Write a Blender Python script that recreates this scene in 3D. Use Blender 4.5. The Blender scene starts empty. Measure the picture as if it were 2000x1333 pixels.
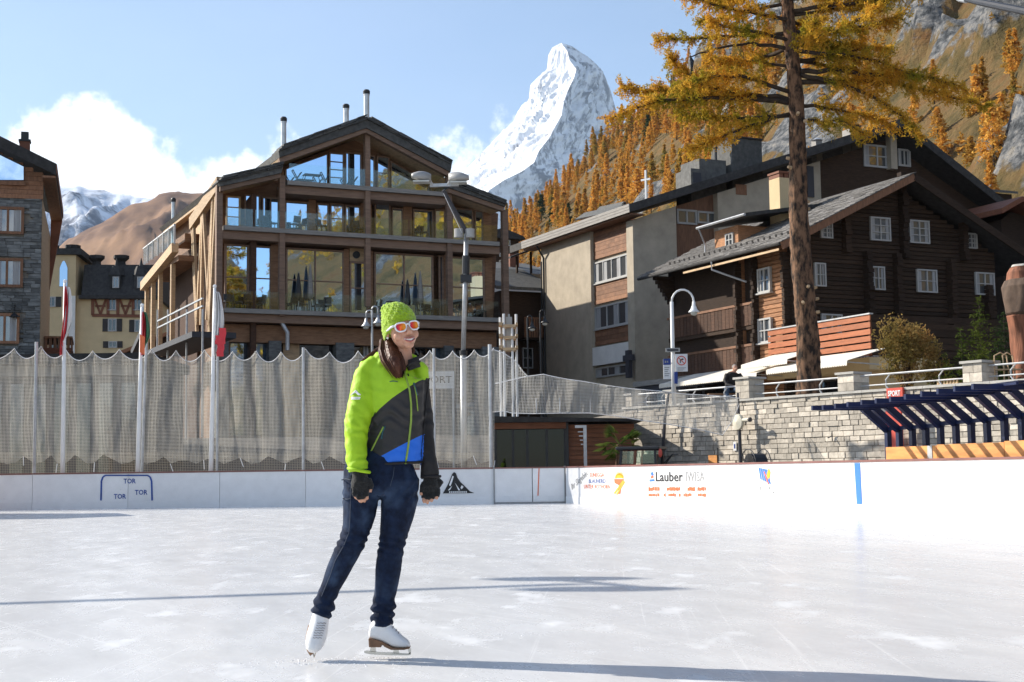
import bpy, bmesh, math, random
import numpy as np
from mathutils import Vector, Matrix, noise as mnoise
R = math.radians
rng = random.Random(7)
scene = bpy.context.scene
col = scene.collection

# ------------------------------------------------------------------ camera, sky, sun, exposure
CAM = Vector((0.0, 0.0, 0.93)); FOC = 2800.0; PITCH = R(5.234); ROLL = R(0.73)
_r0 = Vector((1, 0, 0)); _f0 = Vector((0, math.cos(PITCH), math.sin(PITCH))); _u0 = Vector((0, -math.sin(PITCH), math.cos(PITCH)))
CR = _r0*math.cos(ROLL) - _u0*math.sin(ROLL); CU = _r0*math.sin(ROLL) + _u0*math.cos(ROLL); CF = _f0
cd = bpy.data.cameras.new('camera'); cam = bpy.data.objects.new('camera', cd); col.objects.link(cam)
cam.matrix_world = Matrix(((CR.x, CU.x, -CF.x, CAM.x), (CR.y, CU.y, -CF.y, CAM.y), (CR.z, CU.z, -CF.z, CAM.z), (0, 0, 0, 1)))
cd.sensor_width = 36.0; cd.lens = 36.0*FOC/2000.0; cd.clip_start = 0.1; cd.clip_end = 60000
scene.camera = cam

SUN_EL = R(31.0); SUN_H = Vector((-0.92, 0.39, 0)).normalized()
SUN_DIR = Vector((SUN_H.x*math.cos(SUN_EL), SUN_H.y*math.cos(SUN_EL), math.sin(SUN_EL)))
sl = bpy.data.lights.new('sun', 'SUN'); sl.energy = 5.0; sl.angle = R(0.53); sl.color = (1.0, 0.93, 0.82)
so = bpy.data.objects.new('sun', sl); col.objects.link(so)
so.rotation_euler = (-SUN_DIR).to_track_quat('-Z', 'Y').to_euler(); so.location = (-30, 10, 40)

scene.view_settings.view_transform = 'Standard'; scene.view_settings.look = 'None'
scene.view_settings.gamma = 1.0; scene.view_settings.use_curve_mapping = False
scene.view_settings.exposure = 0.68
scene.cycles.max_bounces = 8; scene.cycles.transparent_max_bounces = 24
scene.cycles.use_denoising = True

def ray(px, py):
    return CF + CR*((px-1000.0)/FOC) + CU*((666.5-py)/FOC)
def at(px, py, Y):
    d = ray(px, py); return CAM + d*(Y/d.y)
def onz(px, py, z):
    d = ray(px, py); return CAM + d*((z-CAM.z)/d.z)
def onplane(px, py, p, n):
    d = ray(px, py); return CAM + d*((p-CAM).dot(n)/d.dot(n))

world = bpy.data.worlds.new('World'); scene.world = world; world.use_nodes = True
def build_world():
    nt = world.node_tree; N = nt.nodes; L = nt.links; N.clear()
    out = N.new('ShaderNodeOutputWorld'); bg = N.new('ShaderNodeBackground'); L.new(bg.outputs[0], out.inputs[0])
    sky = N.new('ShaderNodeTexSky'); sky.sky_type = 'NISHITA'; sky.sun_disc = False
    sky.sun_elevation = SUN_EL; sky.sun_rotation = math.atan2(SUN_H.x, SUN_H.y) % (2*math.pi)
    sky.altitude = 1600; sky.air_density = 1.0; sky.dust_density = 1.6; sky.ozone_density = 1.0
    bg.inputs['Strength'].default_value = 0.125
    tc = N.new('ShaderNodeTexCoord'); nrm = N.new('ShaderNodeVectorMath'); nrm.operation = 'NORMALIZE'
    L.new(tc.outputs['Generated'], nrm.inputs[0])
    def math_(op, a, b=None, c=None):
        m = N.new('ShaderNodeMath'); m.operation = op
        for i, v in enumerate((a, b, c)):
            if v is None: continue
            if isinstance(v, (int, float)): m.inputs[i].default_value = v
            else: L.new(v, m.inputs[i])
        return m.outputs[0]
    # cumulus banks: soft bodies in given sky directions, broken up by noise
    blobs = [(150, 262, 62, 1.0), (205, 238, 46, 1.0), (165, 222, 34, .9), (80, 300, 70, 1.0), (235, 300, 70, 1.0), (270, 285, 40, .8), (150, 340, 110, 1.1), (40, 250, 50, .45),
             (300, 372, 90, 1.0), (420, 365, 70, 1.0), (490, 345, 50, .95), (560, 360, 90, .8), (970, 236, 44, .62), (1010, 268, 60, .6), (872, 300, 60, .72), (905, 335, 70, .75),
             (-250, 250, 150, 1.0), (-500, 330, 220, 1.0), (2600, 300, 160, .8)]
    dirs = [(ray(px, py).normalized(), r/FOC, w) for px, py, r, w in blobs]
    for az, el, r, w in ((200, 12, .16, .9), (225, 16, .12, .9), (160, 9, .2, .8), (290, 10, .18, .9), (120, 14, .14, .8), (80, 9, .2, .9)):
        a = R(az); e = R(el); dirs.append((Vector((math.sin(a)*math.cos(e), math.cos(a)*math.cos(e), math.sin(e))), r, w))
    tot = None
    for d, r, w in dirs:
        dv = N.new('ShaderNodeVectorMath'); dv.operation = 'DISTANCE'; L.new(nrm.outputs[0], dv.inputs[0]); dv.inputs[1].default_value = d
        q = math_('DIVIDE', dv.outputs['Value'], r); q = math_('MULTIPLY', q, q); q = math_('MULTIPLY', q, -0.8); g = math_('EXPONENT', q); g = math_('MULTIPLY', g, w)
        tot = g if tot is None else math_('MAXIMUM', tot, g)
    nz = N.new('ShaderNodeTexNoise'); nz.inputs['Scale'].default_value = 27; nz.inputs['Detail'].default_value = 9; nz.inputs['Roughness'].default_value = 0.62
    L.new(nrm.outputs[0], nz.inputs['Vector'])
    nn = math_('MULTIPLY_ADD', nz.outputs['Fac'], 2.3, -1.15)
    m = math_('ADD', tot, math_('MULTIPLY', nn, math_('MINIMUM', math_('MULTIPLY', tot, 3.0), 1.0)))
    mr = N.new('ShaderNodeMapRange'); mr.interpolation_type = 'SMOOTHSTEP'; L.new(m, mr.inputs['Value'])
    mr.inputs['From Min'].default_value = 0.30; mr.inputs['From Max'].default_value = 0.85
    # thin veil over the whole sky
    nz2 = N.new('ShaderNodeTexNoise'); nz2.inputs['Scale'].default_value = 3.0; nz2.inputs['Detail'].default_value = 5
    mp = N.new('ShaderNodeMapping'); mp.inputs['Scale'].default_value = (1, 1, 3); L.new(nrm.outputs[0], mp.inputs[0]); L.new(mp.outputs[0], nz2.inputs['Vector'])
    veil = math_('MULTIPLY_ADD', nz2.outputs['Fac'], 0.16, -0.02)
    fac = math_('MAXIMUM', mr.outputs[0], veil)
    mix = N.new('ShaderNodeMix'); mix.data_type = 'RGBA'; L.new(fac, mix.inputs['Factor'])
    L.new(sky.outputs[0], mix.inputs['A']); mix.inputs['B'].default_value = (7.6, 7.9, 8.3, 1)
    L.new(mix.outputs['Result'], bg.inputs['Color'])
build_world()

# ------------------------------------------------------------------ materials
MATS = {}
def _lin(c): return tuple(c)+(1.0,)
def mat(name, rgb, rough=0.65, var=0.18, scale=3.0, stretch=(1, 1, 1), bump=0.0, bscale=30.0, metal=0.0, col2=None, spec=0.4, rnd=0.0, sheen=0.0, detail=6, thr=(0.3, 0.7), coat=0.0):
    m = bpy.data.materials.new(name); m.use_nodes = True
    nt = m.node_tree; N = nt.nodes; L = nt.links; b = N['Principled BSDF']
    b.inputs['Roughness'].default_value = rough; b.inputs['Metallic'].default_value = metal; b.inputs['Specular IOR Level'].default_value = spec
    b.inputs['Sheen Weight'].default_value = sheen; b.inputs['Coat Weight'].default_value = coat
    tc = N.new('ShaderNodeTexCoord'); mp = N.new('ShaderNodeMapping'); mp.inputs['Scale'].default_value = stretch
    L.new(tc.outputs['Object'], mp.inputs[0])
    nz = N.new('ShaderNodeTexNoise'); nz.inputs['Scale'].default_value = scale; nz.inputs['Detail'].default_value = detail; nz.inputs['Roughness'].default_value = 0.6
    L.new(mp.outputs[0], nz.inputs['Vector'])
    cr = N.new('ShaderNodeValToRGB'); cr.color_ramp.elements[0].position = thr[0]; cr.color_ramp.elements[1].position = thr[1]
    a = col2 if col2 else tuple(max(0, c*(1-var)) for c in rgb); bb = rgb if col2 else tuple(min(1, c*(1+var)) for c in rgb)
    cr.color_ramp.elements[0].color = _lin(a); cr.color_ramp.elements[1].color = _lin(bb)
    L.new(nz.outputs['Fac'], cr.inputs[0]); src = cr.outputs[0]
    if rnd > 0:
        oi = N.new('ShaderNodeObjectInfo'); hsv = N.new('ShaderNodeHueSaturation')
        mr = N.new('ShaderNodeMapRange'); mr.inputs['To Min'].default_value = 1-rnd; mr.inputs['To Max'].default_value = 1+rnd
        L.new(oi.outputs['Random'], mr.inputs['Value']); L.new(mr.outputs[0], hsv.inputs['Value']); L.new(src, hsv.inputs['Color'])
        # offset the texture per object as well
        cmb = N.new('ShaderNodeVectorMath'); cmb.operation = 'SCALE'; cmb.inputs[0].default_value = (37, 19, 53); L.new(oi.outputs['Random'], cmb.inputs['Scale'])
        L.new(cmb.outputs[0], mp.inputs['Location']); src = hsv.outputs[0]
    L.new(src, b.inputs['Base Color'])
    if bump > 0:
        n2 = N.new('ShaderNodeTexNoise'); n2.inputs['Scale'].default_value = bscale; n2.inputs['Detail'].default_value = 4; L.new(mp.outputs[0], n2.inputs['Vector'])
        bp = N.new('ShaderNodeBump'); bp.inputs['Strength'].default_value = bump; bp.inputs['Distance'].default_value = 0.02
        L.new(n2.outputs['Fac'], bp.inputs['Height']); L.new(bp.outputs[0], b.inputs['Normal'])
    MATS[name] = m; return m

def glass_mat(name, dark=(0.012, 0.014, 0.015), refl=0.75, tint=(0.85, 0.9, 0.95), wob=0.006):
    """window pane seen from outside: a mirror layer over a dark room, panes not quite flat"""
    m = bpy.data.materials.new(name); m.use_nodes = True; nt = m.node_tree; N = nt.nodes; L = nt.links; N.clear()
    o = N.new('ShaderNodeOutputMaterial'); g = N.new('ShaderNodeBsdfGlossy'); g.inputs['Roughness'].default_value = 0.015; g.inputs['Color'].default_value = _lin(tint)
    d = N.new('ShaderNodeBsdfDiffuse'); d.inputs['Color'].default_value = _lin(dark); mx = N.new('ShaderNodeMixShader'); mx.inputs[0].default_value = refl
    L.new(d.outputs[0], mx.inputs[1]); L.new(g.outputs[0], mx.inputs[2]); L.new(mx.outputs[0], o.inputs[0])
    tc = N.new('ShaderNodeTexCoord'); nz = N.new('ShaderNodeTexNoise'); nz.inputs['Scale'].default_value = 0.9; L.new(tc.outputs['Object'], nz.inputs['Vector'])
    bp = N.new('ShaderNodeBump'); bp.inputs['Strength'].default_value = wob; bp.inputs['Distance'].default_value = 0.3; L.new(nz.outputs['Fac'], bp.inputs['Height']); L.new(bp.outputs[0], g.inputs['Normal'])
    MATS[name] = m; return m

def clear_mat(name, alpha=0.25, tint=(0.7, 0.85, 0.85)):
    m = bpy.data.materials.new(name); m.use_nodes = True; nt = m.node_tree; N = nt.nodes; L = nt.links; N.clear()
    o = N.new('ShaderNodeOutputMaterial'); g = N.new('ShaderNodeBsdfGlossy'); g.inputs['Roughness'].default_value = 0.05; g.inputs['Color'].default_value = _lin(tint)
    t = N.new('ShaderNodeBsdfTransparent'); t.inputs['Color'].default_value = (0.93, 0.97, 0.96, 1); mx = N.new('ShaderNodeMixShader'); mx.inputs[0].default_value = alpha
    L.new(t.outputs[0], mx.inputs[1]); L.new(g.outputs[0], mx.inputs[2]); L.new(mx.outputs[0], o.inputs[0]); MATS[name] = m; return m

def net_mat(name, rgb, cell, wire, body):
    """knotted netting: a square mesh of threads, holes see-through"""
    m = bpy.data.materials.new(name); m.use_nodes = True; nt = m.node_tree; N = nt.nodes; L = nt.links; N.clear()
    o = N.new('ShaderNodeOutputMaterial'); t = N.new('ShaderNodeBsdfTransparent')
    d = N.new('ShaderNodeBsdfDiffuse'); d.inputs['Color'].default_value = _lin(rgb); tr = N.new('ShaderNodeBsdfTranslucent'); tr.inputs['Color'].default_value = _lin(rgb)
    m1 = N.new('ShaderNodeMixShader'); m1.inputs[0].default_value = 0.5; L.new(d.outputs[0], m1.inputs[1]); L.new(tr.outputs[0], m1.inputs[2])
    uv = N.new('ShaderNodeUVMap'); sp = N.new('ShaderNodeSeparateXYZ'); L.new(uv.outputs[0], sp.inputs[0])
    def line(s):
        a = N.new('ShaderNodeMath'); a.operation = 'DIVIDE'; L.new(s, a.inputs[0]); a.inputs[1].default_value = cell
        f = N.new('ShaderNodeMath'); f.operation = 'FRACT'; L.new(a.outputs[0], f.inputs[0])
        l = N.new('ShaderNodeMath'); l.operation = 'LESS_THAN'; L.new(f.outputs[0], l.inputs[0]); l.inputs[1].default_value = wire; return l.outputs[0]
    mxm = N.new('ShaderNodeMath'); mxm.operation = 'MAXIMUM'; L.new(line(sp.outputs[0]), mxm.inputs[0]); L.new(line(sp.outputs[1]), mxm.inputs[1])
    ad = N.new('ShaderNodeMath'); ad.operation = 'MULTIPLY'; L.new(mxm.outputs[0], ad.inputs[0]); ad.inputs[1].default_value = body
    mx = N.new('ShaderNodeMixShader'); L.new(ad.outputs[0], mx.inputs[0]); L.new(t.outputs[0], mx.inputs[1]); L.new(m1.outputs[0], mx.inputs[2]); L.new(mx.outputs[0], o.inputs[0])
    MATS[name] = m; return m

# ------------------------------------------------------------------ object helpers
INV = {}
def tag(o, label=None, cat=None, group=None, kind=None):
    if label: o['label'] = label
    if cat: o['category'] = cat
    if group: o['group'] = group
    if kind: o['kind'] = kind
    return o
def thing(name, label, cat, loc=(0, 0, 0), rotz=0.0, group=None):
    o = bpy.data.objects.new(name, None); col.objects.link(o); o.location = loc; o.rotation_euler = (0, 0, rotz); o.empty_display_size = 0.3
    INV[o.name] = (Matrix.Translation(Vector(loc)) @ Matrix.Rotation(rotz, 4, 'Z')).inverted()
    return tag(o, label, cat, group)
def dup(root, loc, rotz=0.0, label=None, group=None, scale=1.0):
    r = root.copy(); col.objects.link(r); r.location = loc; r.rotation_euler = (0, 0, rotz); r.scale = (scale, scale, scale)
    if label: r['label'] = label
    if group: r['group'] = group
    for ch in list(root.children):
        c = ch.copy(); col.objects.link(c); c.parent = r
        for g in ch.children:
            d = g.copy(); col.objects.link(d); d.parent = c
    return r
def root_of(o):
    while o.parent: o = o.parent
    return o

class MB:
    def __init__(s): s.v = []; s.f = []; s.m = []; s.uv = {}
    def add(s, vs, fs, mi=0):
        n = len(s.v); s.v += [tuple(v) for v in vs]; s.f += [tuple(i+n for i in f) for f in fs]; s.m += [mi]*len(fs); return n
    def hexa(s, p, mi=0):  # 8 points: bottom 4 ccw, top 4 ccw
        s.add(p, [(3, 2, 1, 0), (4, 5, 6, 7), (0, 1, 5, 4), (1, 2, 6, 5), (2, 3, 7, 6), (3, 0, 4, 7)], mi); return s
    def box(s, x0, x1, y0, y1, z0, z1, mi=0):
        return s.hexa([(x0, y0, z0), (x1, y0, z0), (x1, y1, z0), (x0, y1, z0), (x0, y0, z1), (x1, y0, z1), (x1, y1, z1), (x0, y1, z1)], mi)
    def prism_y(s, poly, y0, y1, mi=0):  # poly of (x,z), extruded along y
        n = len(poly); vs = [(x, y0, z) for x, z in poly]+[(x, y1, z) for x, z in poly]
        fs = [tuple(range(n)), tuple(range(2*n-1, n-1, -1))]+[(i, n+i, n+(i+1) % n, (i+1) % n) for i in range(n)]
        s.add(vs, fs, mi); return s
    def prism_x(s, poly, x0, x1, mi=0):  # poly of (y,z)
        n = len(poly); vs = [(x0, y, z) for y, z in poly]+[(x1, y, z) for y, z in poly]
        fs = [tuple(range(n)), tuple(range(2*n-1, n-1, -1))]+[(i, n+i, n+(i+1) % n, (i+1) % n) for i in range(n)]
        s.add(vs, fs, mi); return s
    def prism_z(s, poly, z0, z1, mi=0):
        n = len(poly); vs = [(x, y, z0) for x, y in poly]+[(x, y, z1) for x, y in poly]
        fs = [tuple(range(n-1, -1, -1)), tuple(range(n, 2*n))]+[(i, (i+1) % n, n+(i+1) % n, n+i) for i in range(n)]
        s.add(vs, fs, mi); return s
    def bar(s, a, b, w, h, up=(0, 0, 1), mi=0):  # rectangular bar from a to b
        a = Vector(a); b = Vector(b); t = (b-a).normalized(); u = Vector(up)
        if abs(t.dot(u)) > 0.99: u = Vector((0, 1, 0))
        sd = t.cross(u).normalized(); u2 = sd.cross(t).normalized(); sd *= w/2; u2 *= h/2
        return s.hexa([a-sd-u2, a+sd-u2, b+sd-u2, b-sd-u2, a-sd+u2, a+sd+u2, b+sd+u2, b-sd+u2], mi)
    def tube(s, pts, rad, n=8, mi=0, cap=True):
        pts = [Vector(p) for p in pts]; k = len(pts)
        if not isinstance(rad, (list, tuple)): rad = [rad]*k
        base = len(s.v); up = Vector((0.13, 0.21, 0.97))
        for i, p in enumerate(pts):
            t = (pts[min(i+1, k-1)]-pts[max(i-1, 0)])
            t = t.normalized() if t.length > 1e-9 else Vector((0, 0, 1))
            a = t.cross(up)
            if a.length < 0.15: a = t.cross(Vector((0, 1, 0)))
            a.normalize(); b = t.cross(a)
            for j in range(n):
                q = 2*math.pi*j/n; s.v.append(tuple(p+(a*math.cos(q)+b*math.sin(q))*rad[i]))
        for i in range(k-1):
            for j in range(n):
                s.f.append((base+i*n+j, base+i*n+(j+1) % n, base+(i+1)*n+(j+1) % n, base+(i+1)*n+j)); s.m.append(mi)
        if cap:
            s.f.append(tuple(base+j for j in range(n-1, -1, -1))); s.f.append(tuple(base+(k-1)*n+j for j in range(n))); s.m += [mi, mi]
        return s
    def lathe(s, prof, c=(0, 0, 0), n=12, mi=0):  # prof of (r,z)
        base = len(s.v); k = len(prof)
        for r, z in prof:
            for j in range(n):
                q = 2*math.pi*j/n; s.v.append((c[0]+r*math.cos(q), c[1]+r*math.sin(q), c[2]+z))
        for i in range(k-1):
            for j in range(n):
                s.f.append((base+i*n+j, base+i*n+(j+1) % n, base+(i+1)*n+(j+1) % n, base+(i+1)*n+j)); s.m.append(mi)
        s.f.append(tuple(base+j for j in range(n-1, -1, -1))); s.f.append(tuple(base+(k-1)*n+j for j in range(n))); s.m += [mi, mi]
        return s
    def rings(s, rings, mi=0, cap=True):
        base = len(s.v); n = len(rings[0])
        for r in rings: s.v += [tuple(p) for p in r]
        for i in range(len(rings)-1):
            for j in range(n):
                s.f.append((base+i*n+j, base+i*n+(j+1) % n, base+(i+1)*n+(j+1) % n, base+(i+1)*n+j)); s.m.append(mi)
        if cap:
            s.f.append(tuple(base+j for j in range(n-1, -1, -1))); s.f.append(tuple(base+(len(rings)-1)*n+j for j in range(n))); s.m += [mi, mi]
        return s
    def ell(s, c, r, n=12, k=8, mi=0, M=None):
        c = Vector(c); rs = []
        for i in range(k+1):
            ph = math.pi*(i/k)*0.998+0.001; ring = []
            for j in range(n):
                q = 2*math.pi*j/n
                p = Vector((r[0]*math.sin(ph)*math.cos(q), r[1]*math.sin(ph)*math.sin(q), -r[2]*math.cos(ph)))
                if M: p = M @ p
                ring.append(c+p)
            rs.append(ring)
        return s.rings(rs, mi)
    def grid(s, pts, mi=0):  # pts[i][j]
        base = len(s.v); ni = len(pts); nj = len(pts[0])
        for r in pts: s.v += [tuple(p) for p in r]
        for i in range(ni-1):
            for j in range(nj-1):
                s.f.append((base+i*nj+j, base+i*nj+j+1, base+(i+1)*nj+j+1, base+(i+1)*nj+j)); s.m.append(mi)
        return s
    def build(s, name, mats, parent=None, smooth=False, world=False, bevel=0.0, fix=True):
        me = bpy.data.meshes.new(name)
        vs = s.v
        if world and parent is not None:
            iv = INV[root_of(parent).name]; vs = [tuple(iv @ Vector(v)) for v in vs]
        me.from_pydata(vs, [], s.f)
        if not isinstance(mats, (list, tuple)): mats = [mats]
        for m in mats: me.materials.append(m)
        if len(mats) > 1: me.polygons.foreach_set('material_index', s.m)
        if fix or bevel > 0:
            bm = bmesh.new(); bm.from_mesh(me)
            if fix: bmesh.ops.recalc_face_normals(bm, faces=bm.faces)
            if bevel > 0: bmesh.ops.bevel(bm, geom=[e for e in bm.edges if e.is_manifold and e.calc_face_angle(0) > 0.5], offset=bevel, segments=1, affect='EDGES', clamp_overlap=True)
            bm.to_mesh(me); bm.free()
        if smooth: me.polygons.foreach_set('use_smooth', [True]*len(me.polygons))
        me.update()
        o = bpy.data.objects.new(name, me); col.objects.link(o)
        if parent is not None: o.parent = parent
        return o

def inst(name, me, parent=None, loc=(0, 0, 0), rot=(0, 0, 0), scale=(1, 1, 1)):
    o = bpy.data.objects.new(name, me); col.objects.link(o)
    if parent is not None: o.parent = parent
    o.location = loc; o.rotation_euler = rot; o.scale = scale; return o

class Frame:
    """upright local frame: x along the facade, y into the building, z up"""
    def __init__(s, O, ang): s.O = Vector(O); s.ang = ang; s.e1 = Vector((math.cos(ang), math.sin(ang), 0)); s.e2 = Vector((-math.sin(ang), math.cos(ang), 0))
    def f(s, px, py, v=0.0):
        p = onplane(px, py, s.O+s.e2*v, s.e2)-s.O; return (p.dot(s.e1), p.z)
    def g(s, px, py, u=0.0):
        p = onplane(px, py, s.O+s.e1*u, s.e1)-s.O; return (p.dot(s.e2), p.z)
    def w(s, u, v, z): return s.O+s.e1*u+s.e2*v+Vector((0, 0, z))

def text_mb(txt, size, depth=0.004, bold=0.0, spacing=1.0):
    """lettering as a mesh in the xz plane, facing -y, left-bottom at the origin; returns MB and width"""
    cu = bpy.data.curves.new('lettering', 'FONT'); cu.body = txt; cu.size = size; cu.extrude = depth/2; cu.offset = bold; cu.resolution_u = 2; cu.space_character = spacing
    o = bpy.data.objects.new('lettering', cu); col.objects.link(o)
    dg = bpy.context.evaluated_depsgraph_get(); me = bpy.data.meshes.new_from_object(o.evaluated_get(dg))
    b = MB(); b.add([(v.co.x, -v.co.z, v.co.y) for v in me.vertices], [tuple(p.vertices) for p in me.polygons])
    w = max((v.co.x for v in me.vertices), default=0)
    bpy.data.objects.remove(o); bpy.data.curves.remove(cu); bpy.data.meshes.remove(me); return b, w
def fit_text(txt, w, h, depth=0.004, bold=0.0):
    b, _ = text_mb(txt, 1.0, depth, bold)
    xs = [v[0] for v in b.v]; zs = [v[2] for v in b.v]; x0, x1, z0, z1 = min(xs), max(xs), min(zs), max(zs)
    b.v = [((x-x0)/(x1-x0)*w, y, (z-z0)/(z1-z0)*h) for x, y, z in b.v]; return b

# numpy noise
def vnoise(x, y, seed=0):
    xi = np.floor(x).astype(np.int64); yi = np.floor(y).astype(np.int64); xf = x-xi; yf = y-yi
    u = xf*xf*xf*(xf*(xf*6-15)+10); v = yf*yf*yf*(yf*(yf*6-15)+10)
    def h(a, b):
        n = (a*374761393+b*668265263+seed*1442695041) & 0x7fffffff; n = (n ^ (n >> 13))*1274126177 & 0x7fffffff; n = n ^ (n >> 16); return (n & 0xffff)/65535.0
    a = h(xi, yi); b = h(xi+1, yi); c = h(xi, yi+1); d = h(xi+1, yi+1)
    return (a*(1-u)+b*u)*(1-v)+(c*(1-u)+d*u)*v
def fbm(x, y, o=5, seed=0, ridged=False, gain=0.5):
    s = 0; a = 1; t = 0; f = 1.0
    for i in range(o):
        n = vnoise(x*f+i*17.3, y*f-i*9.1, seed+i)
        if ridged: n = 1-abs(2*n-1)
        s = s+a*n; t += a; a *= gain; f *= 2.03
    return s/t
def np_mesh(name, V, F, mats, mi=None, smooth=True, parent=None, attr=None):
    me = bpy.data.meshes.new(name); V = np.asarray(V, dtype=np.float32); F = np.asarray(F, dtype=np.int32)
    n = F.shape[1]; me.vertices.add(len(V)); me.vertices.foreach_set('co', V.ravel()); me.loops.add(F.size); me.loops.foreach_set('vertex_index', F.ravel())
    me.polygons.add(len(F)); me.polygons.foreach_set('loop_start', np.arange(0, F.size, n, dtype=np.int32)); me.polygons.foreach_set('loop_total', np.full(len(F), n, dtype=np.int32))
    for m in (mats if isinstance(mats, (list, tuple)) else [mats]): me.materials.append(m)
    if mi is not None: me.polygons.foreach_set('material_index', np.asarray(mi, dtype=np.int32))
    me.polygons.foreach_set('use_smooth', np.full(len(F), smooth, dtype=bool))
    if attr is not None:
        a = me.attributes.new('mask', 'FLOAT', 'POINT'); a.data.foreach_set('value', np.asarray(attr, dtype=np.float32).ravel())
    me.update(); me.validate()
    o = bpy.data.objects.new(name, me); col.objects.link(o)
    if parent is not None: o.parent = parent
    return o
def grid_faces(ni, nj):
    i, j = np.meshgrid(np.arange(ni-1), np.arange(nj-1), indexing='ij'); a = (i*nj+j).ravel(); return np.stack([a, a+1, a+nj+1, a+nj], 1)

# ------------------------------------------------------------------ materials used all over
mat('timber', (0.235, 0.125, 0.066), .7, .3, 2.0, (1, 1, 6), .25, 25, rnd=.22)
mat('timber_light', (0.52, 0.36, 0.21), .65, .22, 2.5, (1, 1, 5), .2, 25, rnd=.15)
mat('timber_red', (0.235, 0.115, 0.062), .7, .3, 2.2, (5, 1, 1), .3, 25, rnd=.25)
mat('glulam', (0.245, 0.155, 0.105), .65, .25, 1.2, (1, 1, 7), .15, 25, rnd=.15)
mat('log_brown_sunlit', (0.34, 0.165, 0.08), .8, .4, 3.0, (1, 1, 9), .5, 30, rnd=.28)  # lit copy of the chalet logs, sunlight put into the colour
mat('loggia_board', (.085, .043, .026), .85, .35, 3, (1, 1, 6), .4, 25, rnd=.25); mat('log_dark', (0.042, 0.024, 0.0145), .9, .4, 3.0, (1, 1, 9), .5, 30, rnd=.3)  # log_dark also carries the gable front's shade in its colour
mat('slate', (0.095, 0.094, 0.088), .75, .35, 4.0, (1, 1, 1), .5, 18, rnd=.35)
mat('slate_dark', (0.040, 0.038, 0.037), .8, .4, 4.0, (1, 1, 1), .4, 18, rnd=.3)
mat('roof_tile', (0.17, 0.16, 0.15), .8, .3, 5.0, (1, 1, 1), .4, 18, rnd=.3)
mat('fascia_grey', (0.30, 0.28, 0.255), .7, .25, 2.0, (1, 1, 12), .2, 20)
mat('render_wall', (0.43, 0.37, 0.285), .9, .16, 1.1, (1, 1, 1), .6, 16, detail=10)
mat('plaster_cream', (0.62, 0.48, 0.28), .9, .10, 0.8, (1, 1, 1), .2, 14)
mat('plaster_white', (0.72, 0.70, 0.66), .85, .08, 1.2, (1, 1, 1), .1, 14)
mat('half_timber', (0.20, 0.075, 0.04), .7, .2, 3.0)
mat('shutter', (0.035, 0.03, 0.028), .6, .3, 3.0)
mat('curtain', (0.34, 0.34, 0.34), .9, .25, 2.0, (9, 1, .3))
mat('white_frame', (0.43, 0.425, 0.41), .5, .08, 3.0)
mat('cream_metal', (0.36, 0.355, 0.34), .45, .12, 2.0)
mat('steel', (0.55, 0.55, 0.54), .35, .15, 3.0, metal=.85)
mat('galvanised', (0.48, 0.49, 0.50), .45, .18, 4.0, metal=.55)
mat('white_paint', (0.80, 0.80, 0.79), .4, .08, 2.0)
mat('black_metal', (0.025, 0.025, 0.027), .45, .3, 3.0)
mat('dark_interior', (0.012, 0.011, 0.010), .9, .3, 1.0)
mat('stone_cladding', (0.145, 0.15, 0.148), .85, .45, 2.4, (1, 1, 3), .5, 14, rnd=.4)
mat('wall_stone', (0.56, 0.50, 0.415), .85, .22, 5.0, (1, 1, 1), .6, 12, rnd=.28)
mat('mortar', (0.26, 0.235, 0.20), .95, .2, 6.0)
mat('coping', (0.46, 0.44, 0.40), .85, .15, 3.0, bump=.3, bscale=15)
mat('orange_board', (0.36, 0.115, 0.045), .55, .22, 2.0, (1, 1, 8), .15, 25, rnd=.12)
mat('orange_panel', (0.66, 0.29, 0.09), .5, .3, 1.6, (1, 1, 5), .1, 20, rnd=.1)
mat('blue_steel', (0.004, 0.011, 0.052), .35, .25, 3.0, spec=.6)
mat('red_paint', (0.62, 0.09, 0.06), .45, .12, 3.0)
mat('red_flag', (0.62, 0.05, 0.06), .8, .1, 3.0)
mat('white_flag', (0.78, 0.77, 0.76), .8, .05, 3.0)
mat('green_flag', (0.05, 0.17, 0.09), .8, .1, 3.0)
mat('awning', (0.74, 0.70, 0.62), .8, .08, 2.0)
mat('sign_white', (0.74, 0.74, 0.74), .5, .04, 2.0)
mat('sign_blue', (0.02, 0.05, 0.24), .5, .1, 2.0)
mat('sign_dark', (0.05, 0.05, 0.06), .6, .1, 2.0)
mat('bark', (0.21, 0.115, 0.065), .95, .55, 7.0, (1, 1, .4), 1.0, 12, col2=(.022, .015, .011), thr=(.40, .60))
mat('bark_dark', (0.05, 0.035, 0.025), .95, .4, 5.0)
mat('asphalt', (0.075, 0.07, 0.065), .95, .2, 1.5, bump=.2, bscale=30)
mat('paving', (0.21, 0.19, 0.165), .9, .2, 1.5, bump=.2, bscale=20)
glass_mat('pane_mirror', refl=.8, tint=(.58, .77, 1.0)); glass_mat('pane_black', refl=.03, dark=(.006, .006, .006)); glass_mat('pane_dim', refl=.12, dark=(.012, .012, .012)); glass_mat('pane_soft', refl=.2, dark=(.07, .075, .08))
clear_mat('clear_glass', .07)

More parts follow.
